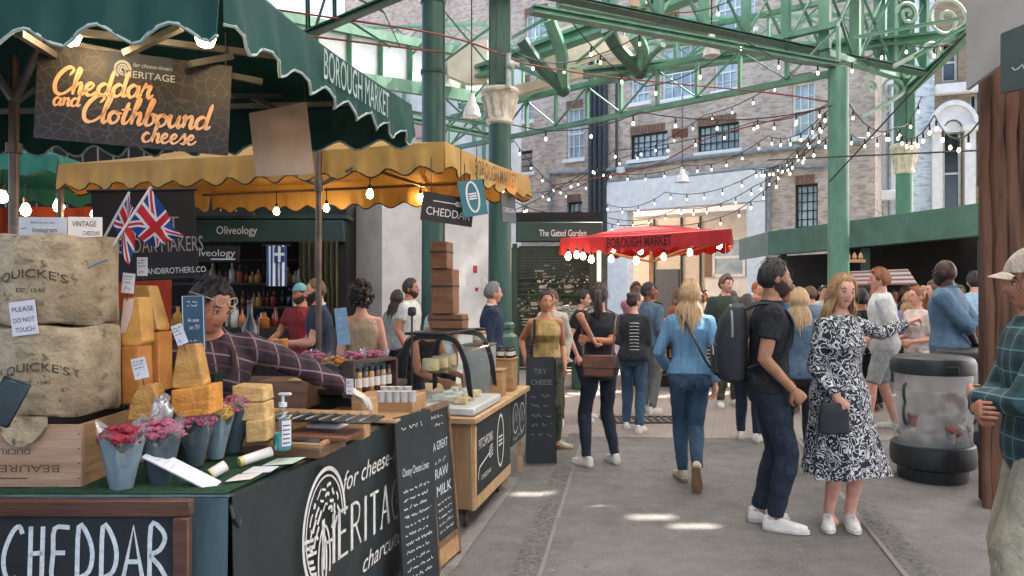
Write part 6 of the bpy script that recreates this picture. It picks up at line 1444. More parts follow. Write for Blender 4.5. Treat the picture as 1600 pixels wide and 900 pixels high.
# ================= timber-clad post and panels at the right edge
BARK = wood('rough_timber', '#6f4b37', '#372318', axis=2, sc=4); BARK.node_tree.nodes['Principled BSDF'].inputs['Roughness'].default_value = .85
t = thing('timber_post', 'rough red brown timber clad post at the right edge', 'post', (xof(1580, 5.5), 5.5, 0), 0)
px0 = xof(1537, 5.4); rr = random.Random(4); x = px0; k = 0
while x < px0+.62:
    w_ = rr.uniform(.05, .10); mb = MB(); ph = rr.uniform(0, 6)
    pts = [V((x+w_/2+.012*math.sin(1.7*z+ph), 5.42-.03*rr.random()+.01*math.sin(3*z), z)) for z in np.linspace(.0, 3.25, 14)]
    mb.tube(pts, [w_*.62*(1+.12*math.sin(2.3*i+ph)) for i in range(14)], 9, True, None, .8); mb.build('slab', BARK, t); x += w_; k += 1
mb = MB(); mb.box((px0+.40, 5.56, 1.65), (.60, .16, 3.3), None, .02); mb.build('core', WOODD, t)
t = thing('grey_hoarding', 'large pale grey panel above the timber post', 'panel', at(1560, 140, 4.9), 0)
a = at(1515, 141, 4.9); b_ = at(1640, 60, 4.4); Mx = plane_M(a, V((b_.x-a.x, b_.y-a.y, 0)), (0, 0, 1)); mb = MB(); mb.prism([(0, 0), (.75, .30), (.75, 1.5), (0, 1.5)], Mx, .03); mb.build('board', pm('pale_grey_board', '#a39c95', .7, '#8f8881', 2, bump=.05), t, smooth=False)
t = thing('hanging_sign', 'dark green sign board cut by the right frame edge', 'sign', at(1580, 145, 4.3), 0)
a = at(1563, 147, 4.3); Mx = plane_M(a, (1, -.4, 0), (0, 0, 1)); mb = MB(); mb.prism([(0, 0), (.5, .06), (.5, .52), (0, .345)], Mx, .03); mb.build('board', pm('deep_green_board', '#26372f', .5, '#1d2b25', 3), t, smooth=False)
mb = MB(); scribble(mb, Mx@Matrix.Translation((0, 0, .03)), .05, .12, .3, .05, None, .008, 3); mb.build('lettering', INK['grey'], t)

# ================= chalk A-board
t = thing('sandwich_board', 'dark chalk sandwich board standing beside woman in gold top', 'sign', gnd(842, 726), 0)
g_ = gnd(842, 726); Y = g_.y; Mx = plane_M(V((xof(822, Y), Y, .01)), (1, .05, 0), (-.02, .16, 1)); W_ = 48*Y/F; H_ = .98
mb = MB(); mb.prism([(0, 0), (W_, 0), (W_-.01, H_), (.01, H_)], Mx, .02); mb.build('front_board', SLATE, t, smooth=False)
mb = MB(); M2_ = plane_M(V((xof(822, Y), Y+.42, .01)), (1, .05, 0), (-.02, -.26, 1)); mb.prism([(0, 0), (W_, 0), (W_-.01, H_), (.01, H_)], M2_, .02); mb.build('rear_board', SLATE, t, smooth=False)
mb = MB(); MxL = Mx@Matrix.Translation((0, 0, .021)); FCH = pm('faint_chalk', '#6d7476', .9, bump=0); text(mb, 'TRY', MxL@Matrix.Translation((.08, .82, 0)), .07, .12); mb.build('chalk_heading', FCH, t); mb = MB(); text(mb, 'CHEESE', MxL@Matrix.Translation((.05, .72, 0)), .07, .2); mb.build('chalk_heading', FCH, t); mb = MB()
for k in range(5): scribble(mb, MxL, .05, .60-.09*k, .2, .04, None, .007, 70+k)
mb.build('chalk_lines', pm('faint_chalk', '#6d7476', .9, bump=0), t)

# ================= string lights across the hall
def lights(label, pts, sag, step=.42, r=.021):
    pts = [V(p) for p in pts]; cab = []
    for a, b_ in zip(pts, pts[1:]):
        n = max(6, int((b_-a).length/.3))
        for k in range(n): f = k/n; cab.append(a.lerp(b_, f)-V((0, 0, sag*4*f*(1-f))))
    cab.append(pts[-1]); t = thing('string_lights', label, 'string lights', cab[0], 0, 'festoon bulbs strung across the hall')
    mb = MB(); mb.tube(cab, .010, 5); mb.build('cable', DARKM, t); acc = .2; first = None; step *= 1.18
    for a, b_ in zip(cab, cab[1:]):
        L = (b_-a).length; acc += L
        while acc >= step:
            acc -= step; p = b_-(b_-a).normalized()*acc
            if first is None:
                mb = MB(); mb.lathe([(.001, -.17), (r*.8, -.158), (r, -.142), (r*.75, -.122), (.010, -.108)], p, 8); f_ = mb.build('bulb', BULBS, t); mb = MB(); mb.lathe([(.013, -.11), (.016, -.05), (.006, 0)], p, 6); s_ = mb.build('socket', SOCK, t); first = p
                CH_[t.name] = [f_, s_]
            else:
                for o in (f_, s_): n_ = o.copy(); COL.objects.link(n_); n_.parent = t; n_.location = p-first
def X3(px, py, Y): return at(px, py, Y)
lights('festoon string from the capital column up to the plain green column', [X3(800, 195, 11.2), X3(1000, 175, 11.6), X3(1300, 165, 12.4)], .18, .62)
lights('festoon string rising leftwards from the yellow canopy to the long girder', [X3(800, 330, 17), X3(960, 235, 16), X3(1180, 190, 14.5), X3(1300, 160, 12.6)], .1, .5)
lights('festoon string across the brick wall just over the white gateway', [X3(830, 300, 22), X3(930, 262, 21), X3(1070, 258, 19), X3(1200, 212, 16), X3(1290, 175, 12.8)], .22, .5)
lights('lowest festoon string drooping over the red canopy', [X3(805, 315, 18), X3(905, 330, 17), X3(1010, 350, 16), X3(1150, 330, 16), X3(1300, 185, 12.8)], .15, .42)
lights('festoon string fanning down to the white gateway lintel', [X3(1295, 170, 12.7), X3(1190, 265, 17), X3(1040, 300, 20), X3(945, 318, 22)], .25, .55)
lights('second festoon string fanning to the lower gateway corner', [X3(1296, 175, 12.7), X3(1180, 290, 17), X3(1060, 325, 20), X3(950, 340, 22)], .2, .5)
lights('festoon string running from plain column to the cream capital and post', [X3(1322, 155, 12.4), X3(1400, 200, 12.8), X3(1460, 180, 10), X3(1530, 190, 8)], .25, .36)
lights('festoon string at low height between the plain and capital columns', [X3(1175, 265, 16), X3(1310, 200, 12.4), X3(1400, 198, 13.5), X3(1440, 150, 14)], .2, .36)
lights('festoon string high under the girders toward the right', [X3(890, 30, 11), X3(1010, 135, 12), X3(1160, 60, 11.5), X3(1290, 100, 11.9), X3(1400, 60, 12.5), X3(1500, 60, 11)], .15, .62)
lights('festoon string in front of the brick wall left of gateway', [X3(800, 215, 18), X3(880, 300, 20), X3(960, 250, 20), X3(1100, 180, 18), X3(1240, 110, 16)], .15, .5)
lights('festoon string crossing the top of hall from the capital column', [X3(795, 75, 11), X3(900, 95, 12), X3(1050, 20, 12), X3(1180, -20, 12)], .12, .6)
mb = MB()
for pts in (((430, 15, 9), (690, 55, 9.8), (810, 95, 10.8)), ((790, 95, 10.8), (950, 120, 12), (1200, 145, 13), (1300, 160, 12.5)), ((860, 290, 18), (1010, 262, 17), (1110, 215, 15.5), (1290, 168, 12.6)), ((430, 50, 9), (690, 82, 10))): mb.tube(crm([X3(*q) for q in pts], 6), .014, 5)
tag(mb.build('cable', RUST), 'rusty red cable slung between the columns and girders', 'cable')
mb = MB()
for a, b_ in ((X3(1295, 285, 12.3), X3(1535, 25, 8)), (X3(1200, 250, 14), X3(1530, 235, 9))): mb.tube([a, b_], .012, 5)
tag(mb.build('stay_wire', DARKM), 'dark stay wire crossing in front of the right hand columns', 'wire')
# ================================================================== GOODS ON THE CHEESE STALL
def pxpoly(poly, Y0, m=None): return [at(x, y, Y0) for x, y in poly]
def slab(mb, poly, Y, th, dx=0.0):
    """outline in photo pixels at depth Y, given real thickness th away from the camera"""
    f = [at(x, y, Y) for x, y in poly]; b_ = [p+V((dx, th, 0)) for p in f]; n = len(f)
    ar = sum(poly[i][0]*poly[(i+1) % n][1]-poly[(i+1) % n][0]*poly[i][1] for i in range(n))
    if ar > 0: f.reverse(); b_.reverse()
    mb.add(f+b_, [tuple(range(n)), tuple(reversed(range(n, 2*n)))]+[(i, n+i, n+(i+1) % n, (i+1) % n) for i in range(n)])
# pine crate with an arched hand hole
t = thing('wooden_crate', 'pine wine crate with burnt lettering under the cheese wheels', 'crate', (-1.75, 2.6, TZ), 0)
cx0, cx1, cy0, cy1, cz0, cz1 = -2.02, -1.463, 2.50, 2.86, TZ+.016, TZ+.226
mb = MB()
hx, hw = -1.655, .155
prof = [(cx0, cz0), (cx1, cz0), (cx1, cz1), (cx0, cz1)]
mb.prism([(x, z) for x, z in prof], Matrix(((1, 0, 0, 0), (0, 0, 1, cy0), (0, 1, 0, 0), (0, 0, 0, 1))), .018)
mb.v = [(x, y, z) for x, y, z in mb.v]; mb.build('front_panel', WOODC, t, smooth=False)
mb = MB(); mb.box((cx1-.009, (cy0+cy1)/2+.01, (cz0+cz1)/2), (.018, cy1-cy0-.02, cz1-cz0)); mb.build('side_panel', wood('crate_side', '#b08a63', '#8a6847', axis=1), t, smooth=False)
mb = MB(); mb.box(((cx0+cx1)/2, cy1+.01, (cz0+cz1)/2), (cx1-cx0, .018, cz1-cz0)); mb.box(((cx0+cx1)/2-.01, (cy0+cy1)/2+.01, cz1-.10), (cx1-cx0-.04, cy1-cy0-.03, .015)); mb.build('back_panel', WOODD, t, smooth=False)
mb = MB(); Mx = plane_M((cx0, cy0-.001, 0), (-1, 0, 0), (0, 0, -1)); Mx = Matrix.Translation((0, 0, 0))@Mx
Mf = plane_M((cx1, cy0-.0005, 0), (1, 0, 0), (0, 0, 1)); Mu = Mf@Matrix.Rotation(PI, 4, 'Z')
text(mb, 'BEAUREGARD', Mu@Matrix.Translation((.07, -(cz0+.075), 0)), .036, .36); text(mb, 'DUCRU', Mu@Matrix.Translation((.17, -(cz0+.13), 0)), .028, .11); mb.ribbon([(-.40, cz0+.03), (-.18, cz0+.03)], .004, Mf, .002); mb.build('lettering', INK['burn'], t)
mb = MB()
for k in range(4): mb.ball((cx1-.008, cy0-.001, cz0+.03+.05*k), .003, 6, 4)
mb.build('nail', DARKM, t)
# clothbound wheels
m, nt, b = newmat('clothbound_rind'); v = coords(nt); col = mixc(nt, noise(nt, v, 4.5, 7, .7, .35, .62), c('#bba98a'), c('#86745a')); col = mixc(nt, noise(nt, coords(nt, (1, 1, 2.2)), 9, 6, .7, .5, .72), col, c('#5f5341'))
col = mixc(nt, mth(nt, 'MULTIPLY', noise(nt, v, 26, 3, .6, .60, .68), .75), col, c('#4d3f2c')); nt.links.new(col, b.inputs['Base Color']); b.inputs['Roughness'].default_value = .9; bumpn(nt, b, noise(nt, v, 35, 6, .7, .2, .8), .6, .012)
def wheel(label, ctr, r, h, words, seed, flap=False):
    ctr = V(ctr); t = thing('clothbound_cheese', label, 'cheese', ctr, 0, 'clothbound wheels on the crate'); rr = random.Random(seed); mb = MB(); seg = 64; rings = []
    ph = [rr.uniform(0, 6) for _ in range(8)]
    for rf, zf in ((.0, 0), (.86, 0), (.965, .012), (1.0, .05), (1.006, .2), (1.0, .5), (1.004, .8), (.995, .94), (.975, .992), (.86, 1.0), (.0, 1.0)):
        rings.append([ctr+V((r*rf*(1+.005*math.sin(3*a+ph[0]+4*zf)+.003*math.sin(9*a+ph[1]))*math.cos(a), r*rf*(1+.005*math.sin(3*a+ph[0]+4*zf))*math.sin(a), h*zf+(.006*math.sin(5*a+ph[2]) if zf > .9 or zf < .02 else 0)*(rf > .5))) for a in [2*PI*k/seg for k in range(seg)]])
    mb.loft(rings, False); mb.build('rind', m, t, ang=50)
    if flap:
        mb = MB(); fy = cy0-.012; mb.grid(lambda i, j: V((hx-.085+.17*i, fy-.012*math.sin(PI*i)*j, ctr.z+.012-(.012+.088*math.sin(PI*min(max(i, .03), .97))**.6)*j)), 20, 6, .004); mb.build('cloth_flap', m, t, ang=60)
    # printed lettering wrapped round the drum
    mb = MB()
    for s_, z, sz, w_, arch, a0 in words:
        k0 = MB(); text(k0, s_, Matrix.Identity(4), sz, w_, bold=.004); x0 = a0*r
        for x, y, zz in k0.v:
            q = (x-w_/2)/r+a0; yy = z+y-arch*((x-w_/2)/(w_/2))**2; mb.v.append((ctr.x+(r*1.016+.0008)*math.sin(q), ctr.y-(r*1.016+.0008)*math.cos(q), ctr.z+yy))
        o = len(mb.v)-len(k0.v)
        for f in k0.f: mb.f.append(tuple(i+o for i in f)); mb.m.append(0)
    mb.build('lettering', pm('rind_stamp', '#3b352c', .9, '#6b614f', 60, bump=0, lo=.5, hi=.7), t, ang=None); return t
wz = TZ+.245
wheel('lower clothbound cheese wheel with dark mould patches resting on crate', (-1.66, 2.70, wz), .198, .315, (('QUICKE\'S', .165, .040, .20, .022, .18), ('EST. 1540', .118, .018, .085, 0, .20)), 3, True)
wheel('upper clothbound cheese wheel with a card pinned on its side', (-1.665, 2.70, wz+.318), .196, .315, (('QUICKE\'S', .165, .042, .215, .022, .13), ('EST. 1540', .115, .019, .09, 0, .12)), 8)
PAPER = pm('white_card', '#cfccd0', .7, '#bdbac0', 8, bump=.03); PAPERB = pm('grey_card', '#aab0b6', .7, '#98a0a7', 8, bump=.03); PAPERW = pm('warm_card', '#d6cfc8', .7, '#c4bcb4', 8, bump=.03)
def card(label, pts, m, th=.0025, lines=(), words=(), ink='ink', name='price_card', cat='card', group=None, extra=None, pin=None, sw=.0022):
    """flat card through three photo points (bottom-left, bottom-right, top-left) each with its depth"""
    a, b_, d_ = [at(*p) for p in pts]; Mx = plane_M(a, b_-a, d_-a); W_, H_ = (b_-a).length, (d_-a).length
    t = thing(name, label, cat, a, 0, group); mb = MB(); mb.prism([(0, 0), (W_, 0), (W_, H_), (0, H_)], Mx@Matrix.Translation((0, 0, -th)), th); mb.build('sheet', m, t, smooth=False); mb = MB()
    for s_, x, y, sz, wd in words: text(mb, s_, Mx@Matrix.Translation((x*W_, y*H_, 0)), sz*H_, wd*W_)
    for k, (x, y, w_, h_) in enumerate(lines): scribble(mb, Mx, x*W_, y*H_, w_*W_, h_*H_, None, sw, k+int(pts[0][0]), .0012)
    if extra: extra(mb, Mx, W_, H_)
    if mb.v: mb.build('writing', INK[ink], t)
    if pin:
        mb = MB(); mb.tube([Mx@V((W_/2, .01, -.004)), Mx@V((W_/2, -pin, -.004))], .0018, 5); mb.build('pin', DARKM, t)
    return t
card('handwritten card asking not to touch, pinned on the upper wheel', ((20, 526, 2.49), (60, 521, 2.49), (14, 473, 2.49)), PAPER, words=(('PLEASE', .08, .70, .2, .84), ('DO NOT', .08, .38, .2, .84), ('TOUCH', .14, .10, .2, .74)), ink='navy')
card('grey handwritten card standing at left on top of the upper wheel', ((28, 389, 2.62), (104, 389, 2.66), (25, 339, 2.63)), PAPERB, .004, words=(('find us on our', .25, .80, .1, .5), ('Instagram', .28, .52, .22, .5)), lines=((.06, .26, .8, .12), (.06, .60, .1, .1)), extra=lambda mb, M, w, h: [mb.ribbon([(w*x+h*.12*math.cos(q), h*.1+h*.10*math.sin(q)) for q in np.linspace(0, 6.3, 14)], .0022, M, .0012) for x in (.33, .72)])
card('white handwritten vintage card with a drawn wheel, tilted on the upper wheel', ((106, 389, 2.66), (160, 389, 2.70), (99, 339, 2.67)), PAPERW, .003, words=(('VINTAGE', .12, .70, .24, .7), ('CHEDDAR', .42, .42, .2, .5)), extra=lambda mb, M, w, h: mb.add([M@V((w*.32+w*.2*math.cos(q), h*.18+h*.15*math.sin(q), .0014)) for q in np.linspace(0, 2*PI, 20)[:-1]], [tuple(range(19))]))
mb = MB(); mb.tube([at(138, 418, 2.49), at(150, 412, 2.48), at(170, 405, 2.47)], .004, 6); tag(mb.build('cheese_iron', PIPE), 'thin metal cheese iron stuck in side of the upper wheel', 'cheese iron')

# ---- flags
m, nt, b = newmat('union_flag'); UVN = nd(nt, 'ShaderNodeUVMap'); s3 = nd(nt, 'ShaderNodeSeparateXYZ'); nt.links.new(UVN.outputs[0], s3.inputs[0])
u_ = mth(nt, 'MULTIPLY', mth(nt, 'SUBTRACT', s3.outputs[0], .5), 2.0); v_ = mth(nt, 'SUBTRACT', s3.outputs[1], .5)     # u in -1..1 (x2:1), v in -.5...5
d1 = mth(nt, 'ABSOLUTE', mth(nt, 'SUBTRACT', v_, mth(nt, 'MULTIPLY', u_, .5))); d2_ = mth(nt, 'ABSOLUTE', mth(nt, 'ADD', v_, mth(nt, 'MULTIPLY', u_, .5))); dm = mth(nt, 'MINIMUM', d1, d2_); dc = mth(nt, 'MINIMUM', mth(nt, 'ABSOLUTE', u_), mth(nt, 'ABSOLUTE', v_))
col = c('#1f3f86'); WH, RD = c('#dcd8d6'), c('#c2272f')
col = mixc(nt, mth(nt, 'LESS_THAN', dm, .105), col, WH); col = mixc(nt, mth(nt, 'LESS_THAN', dm, .045), col, RD); col = mixc(nt, mth(nt, 'LESS_THAN', dc, .175), col, WH); col = mixc(nt, mth(nt, 'LESS_THAN', dc, .105), col, RD)
nt.links.new(col, b.inputs['Base Color']); b.inputs['Roughness'].default_value = .75
tr = nd(nt, 'ShaderNodeBsdfTranslucent'); nt.links.new(col, tr.inputs[0]); mx = nd(nt, 'ShaderNodeMixShader'); mx.inputs[0].default_value = .3; nt.links.new(b.outputs[0], mx.inputs[1]); nt.links.new(tr.outputs[0], mx.inputs[2]); nt.links.new(mx.outputs[0], nt.nodes['Material Output'].inputs[0])
def flag(label, foot, tip, far0, far1, Y, curl, seed):
    """stick from foot to tip; cloth hangs from its upper part out to the two far corners (all photo pixels)"""
    f, tp = at(*foot, Y), at(*tip, Y-.02); t = thing('hand_flag', label, 'flag', f, 0, 'small flags on sticks'); mb = MB(); mb.tube([f, tp], .0045, 6); mb.build('stick', pm('flag_stick', '#d3cdc8', .5, bump=0), t)
    h0 = f.lerp(tp, .42); h1 = f.lerp(tp, .985); q0, q1 = at(*far0, Y+curl), at(*far1, Y+curl*.6); nu, nv = 26, 14; mb = MB(); UV = []
    def fn(i, j): return (h0.lerp(h1, j)).lerp(q0.lerp(q1, j), i)+V((0, .022*math.sin(i*9+3*j+seed)*i, .012*math.sin(i*6+seed)*i))
    mb.grid(fn, nu, nv); o = mb.build('cloth', m, t, ang=None); uv = o.data.uv_layers.new(name='UVMap'); w = nv+1
    for lp in o.data.loops: uv.data[lp.index].uv = ((lp.vertex_index//w)/nu, (lp.vertex_index % w)/nv)
    return t
flag('union flag on a stick spread open towards the right', (168, 396), (236, 292), (246, 391), (287, 372), 2.72, .10, 1)
flag('union flag on a stick hanging folded behind the open flag', (158, 380), (202, 300), (199, 412), (214, 345), 2.82, .06, 4)

# ---- cheeses
def wedge(label, poly, Y, th, m, rind=None, face=None, dx=.0, group='cut cheeses stacked on the stall'):
    cx_ = sum(p[0] for p in poly)/len(poly); by = max(p[1] for p in poly); t = thing('cheese', label, 'cheese', at(cx_, by, Y), 0, group)
    mb = MB(); slab(mb, poly, Y, th, dx); o = mb.build('paste', m, t, smooth=False)
    bv = o.modifiers.new('soft_edges', 'BEVEL'); bv.width = .006; bv.segments = 2; bv.limit_method = 'ANGLE'
    if rind:
        mb = MB(); q = [(x*1.0, y) for x, y in poly]; f = [at(x, y, Y+th) for x, y in q]; n = len(f); f2 = [p+V((dx*.1, .008, 0)) for p in f]
        ar = sum(poly[i][0]*poly[(i+1) % n][1]-poly[(i+1) % n][0]*poly[i][1] for i in range(n)); 
        mb.add([p+V((dx, 0, 0)) for p in f+f2], [tuple(range(n)), tuple(reversed(range(n, 2*n)))]+[(i, n+i, n+(i+1) % n, (i+1) % n) for i in range(n)]); mb.build('rind', rind, t, smooth=False)
    return t
OR = pm('cheese_orange', '#d8a65a', .45, '#b98440', 7, (1, 1, 1.6), bump=.5, bscale=30, sss=.1); OR2 = pm('cheese_deep_orange', '#c38340', .45, '#a0652b', 7, (1, 1, 1.6), bump=.5, bscale=30, sss=.1); PINKP = pm('wrap_label', '#d9bdb6', .4, '#c9a9a2', 8)
wedge('tall pale orange cheese wedge standing behind the wrapped one', [(209, 446), (231, 446), (250, 510), (249, 517), (226, 519), (206, 470)], 2.98, .09, OR, RIND)
wedge('cream faced half of the tall wedge leaning at the back', [(232, 449), (246, 508), (250, 515), (226, 516)], 2.965, .012, CHZ['pale'])
wedge('deep orange block beneath the tall pale wedge', [(218, 520), (248, 519), (249, 612), (220, 618)], 2.94, .12, OR2, RIND)
wedge('bright orange wrapped cheese wedge in the middle of the pile', [(192, 465), (217, 464), (224, 534), (216, 541), (190, 541), (186, 520)], 2.84, .10, OR, RIND)
wedge('pink labelled film over the bright orange wedge', [(193, 468), (209, 467), (205, 495), (195, 520), (187, 522)], 2.835, .003, PINKP)
wedge('deep orange block right of the lower wheel under the wrapped wedge', [(188, 542), (216, 541), (219, 630), (190, 632)], 2.82, .11, OR2, RIND)
wedge('narrow cream cheese wedge squeezed beside the upper wheel', [(171, 482), (184, 482), (193, 550), (172, 552)], 2.86, .10, CHZ['cream'], RIND)
wedge('narrow pale cheese block squeezed beside the lower wheel', [(172, 553), (185, 553), (186, 634), (173, 634)], 2.85, .12, CHZ['pale'], RIND)
wedge('triangular golden cheese wedge pinned with a white tag', [(278, 540), (306, 537), (319, 600), (314, 607), (268, 607), (268, 598)], 2.72, .07, CHZ['gold'], RIND)
wedge('square yellow cheese block under the triangular golden wedge', [(267, 610), (327, 602), (328, 648), (279, 654), (267, 640)], 2.70, .13, CHZ['cheddar'], RIND)
wedge('crumpled film wrapped cheese wedge in front of lower wheel', [(204, 625), (216, 603), (238, 600), (246, 620), (238, 656), (198, 658)], 2.66, .07, CHZ['gold'], RIND)
FILM = pane('cling_film', (.95, .95, .95, 1), .22)
t = thing('film_wrap', 'crumpled clear film bundle beside the wrapped wedge', 'film', at(255, 655, 2.6), 0); mb = MB(); o = at(252, 640, 2.62); rr = random.Random(5); mb.ball(o, (.035, .03, .055), 12, 8); mb.v = [tuple(V(q)+V((rr.gauss(0, .005), rr.gauss(0, .005), rr.gauss(0, .006)))) for q in mb.v]; mb.build('wrap', pane('crumpled_film', (.9, .9, .9, 1), .3, .25), t, ang=None)
for k, (lab, pl_) in enumerate((('top one of three stacked pale cheese blocks', [(362, 603), (411, 605), (414, 628), (364, 629)]), ('middle one of three stacked pale cheese blocks', [(368, 632), (413, 630), (415, 657), (372, 658)]), ('lowest one of three stacked pale cheese blocks', [(383, 659), (415, 656), (416, 690), (384, 692)]))): wedge(lab, pl_, 2.98-.02*k, .12, CHZ['pale'], RIND)
wedge('brown rinded square cheese standing behind the vendor arm', [(412, 532), (443, 530), (443, 562), (413, 560)], 4.6, .10, OR2, RIND)
# ---- price tags
TL_ = [(.12, .80, .76, .06), (.12, .66, .6, .06), (.12, .50, .7, .05), (.2, .12, .6, .2)]
for lab, pts in (('white price tag hanging upright over the tall pale wedge', ((214, 431, 2.9), (230, 431, 2.9), (216, 402, 2.9))), ('white price tag above the wrapped orange wedge', ((189, 457, 2.82), (208, 459, 2.82), (193, 426, 2.82))), ('pale price tag wedged beside the upper cheese wheel', ((172, 478, 2.8), (180, 478, 2.8), (171, 444, 2.8))), ('white price tag tilted on the film wrapped wedge', ((211, 594, 2.64), (233, 589, 2.64), (203, 562, 2.64))),
                 ('white price tag pinned to the triangular golden wedge', ((278, 541, 2.70), (294, 535, 2.70), (272, 509, 2.70))), ('small white tag in front of the glove', ((541, 616, 3.5), (552, 616, 3.5), (539, 592, 3.5))), ('white tag before the pink flowers at the back', ((479, 581, 4.2), (499, 579, 4.2), (478, 568, 4.2)))):
    card(lab, pts, PAPER, lines=TL_, name='price_tag', cat='tag', group='price tags on the stall', pin=.03)
card('blue lettered sign board standing before the vendor face', ((286, 548, 2.78), (321, 547, 2.78), (287, 462, 2.78)), pm('sign_blue', '#2f4f66', .5, '#294559', 5, bump=.03), .008, words=(('As seen', .25, .52, .10, .5), ('on TV', .32, .38, .12, .45)), lines=((.25, .86, .5, .05), (.25, .80, .5, .03), (.2, .16, .55, .03)), ink='white', name='counter_sign', cat='sign', extra=lambda mb, M, w, h: mb.ribbon([(.003, .003), (w-.003, .003), (w-.003, h-.003), (.003, h-.003), (.003, .003)], .003, M, .001))
card('light blue leaflet board hanging past the pole in the background', ((528, 540, 4.7), (547, 538, 4.7), (524, 482, 4.7)), pm('sign_light_blue', '#7d9db0', .5, '#6e8fa3', 5), .006, lines=((.2, .7, .6, .06), (.2, .5, .6, .06), (.2, .3, .6, .06)), ink='white', name='counter_sign', cat='sign')
# ---- flower bouquets
WRAP = pm('wrap_paper', '#7d8e94', .55, '#64767d', 6, (1, 1, .5), .3); WRAPD = pm('wrap_paper_dark', '#46545a', .55, '#37444a', 6, (1, 1, .5), .3); CELLO = pane('cellophane', (.93, .95, .95, 1), .14, .12)
PET = {k: pm('petals_'+k, a, .8, b_, 40, bump=.3) for k, a, b_ in (('red', '#a13240', '#7c2230'), ('pink', '#b5647a', '#8f4860'), ('yellow', '#c9a24a', '#a88238'), ('orange', '#b97a3e', '#96602c'))}; LEAF = pm('bouquet_leaf', '#4d5c3c', .8, '#39472c', 20)
def bouquet(label, px, py, Y, h, r, pet, seed, wrap=WRAP, n=90, lean=0):
    o = at(px, py, Y); rr = random.Random(seed); t = thing('flower_bouquet', label, 'flowers', o, 0, 'wrapped bouquets on the stall'); ax = V((lean, 0, 0))
    mb = MB(); rings = []
    for f in np.linspace(0, 1, 9):
        rad = r*(.50+.56*f); row = []
        for k in range(32):
            a = 2*PI*k/32; fold = 1+.20*f*f*math.cos(4*a+seed)+.05*f*math.sin(9*a+seed); row.append(o+ax*f*h+V((rad*fold*math.cos(a), rad*fold*math.sin(a)*.9, h*f*(1+.17*math.cos(4*a+seed)*f*f))))
        rings.append(row)
    mb.loft(rings, False); mb.build('paper', wrap, t, ang=25)
    mb = MB(); mb.loft([[p+(p-o).normalized()*.004+V((0, 0, .006)) for p in rings[i]] if i < 8 else [o+ax*h+(p-o-ax*h)*1.18+V((0, 0, .012)) for p in rings[8]] for i in (4, 6, 8)], False); mb.build('cellophane', CELLO, t, ang=25)
    top = o+ax*h+V((0, 0, h)); mb = MB(); mbl = MB()
    for i in range(n):
        a = rr.uniform(0, 2*PI); q = math.sqrt(rr.random())*r*1.02; p = top+V((q*math.cos(a), q*math.sin(a), .012+.035*(1-(q/r)**2)+rr.uniform(-.012, .012))); s = rr.uniform(.009, .017)
        mb.ball(p, (s, s, s*.7), 7, 4); 
        for k in range(5): b_ = 2*PI*k/5+a; mb.ball(p+V((s*math.cos(b_), s*math.sin(b_), .002)), (s*.45, s*.45, s*.35), 5, 3)
    for i in range(40):
        a = rr.uniform(0, 2*PI); q = rr.uniform(.5, 1.1)*r; p = top+V((q*math.cos(a), q*math.sin(a), rr.uniform(-.01, .015))); d = V((math.cos(a), math.sin(a), rr.uniform(-.2, .7))).normalized(); s_ = d.cross(V((0, 0, 1))).normalized(); mbl.add([p-s_*.006, p+d*.02, p+s_*.006, p-d*.012], [(0, 1, 2, 3)])
    mb.build('blooms', PET[pet], t, ang=60); mbl.build('leaves', LEAF, t, smooth=False)
bouquet('red bouquet in grey paper at the front beside the crate', 190, 768, 2.50, .165, .068, 'red', 1)
bouquet('pale pink bouquet in dark paper right of the red one', 250, 756, 2.58, .165, .068, 'pink', 2, WRAPD)
bouquet('smaller pink bouquet behind the tilted white sign', 305, 726, 2.76, .150, .060, 'pink', 3, WRAPD)
bouquet('yellow bouquet between the pink ones on the turf', 338, 716, 2.90, .155, .055, 'yellow', 4, WRAP)
bouquet('rose pink bouquet leaning by the stacked cheese blocks', 362, 706, 3.00, .175, .062, 'pink', 5, WRAPD, 90, .15)
bouquet('pink bouquet in the back row nearest the brown cheese', 485, 600, 4.4, .14, .085, 'pink', 6, WRAP, 60)
bouquet('orange bouquet in the middle of the back row', 522, 607, 4.3, .13, .075, 'orange', 7, WRAPD, 60)
bouquet('pink bouquet in the back row behind the jar rack', 552, 602, 4.45, .15, .08, 'pink', 8, WRAP, 60)
bouquet('last pink bouquet of the back row near the glass case', 585, 600, 4.5, .15, .075, 'pink', 9, WRAP, 60)
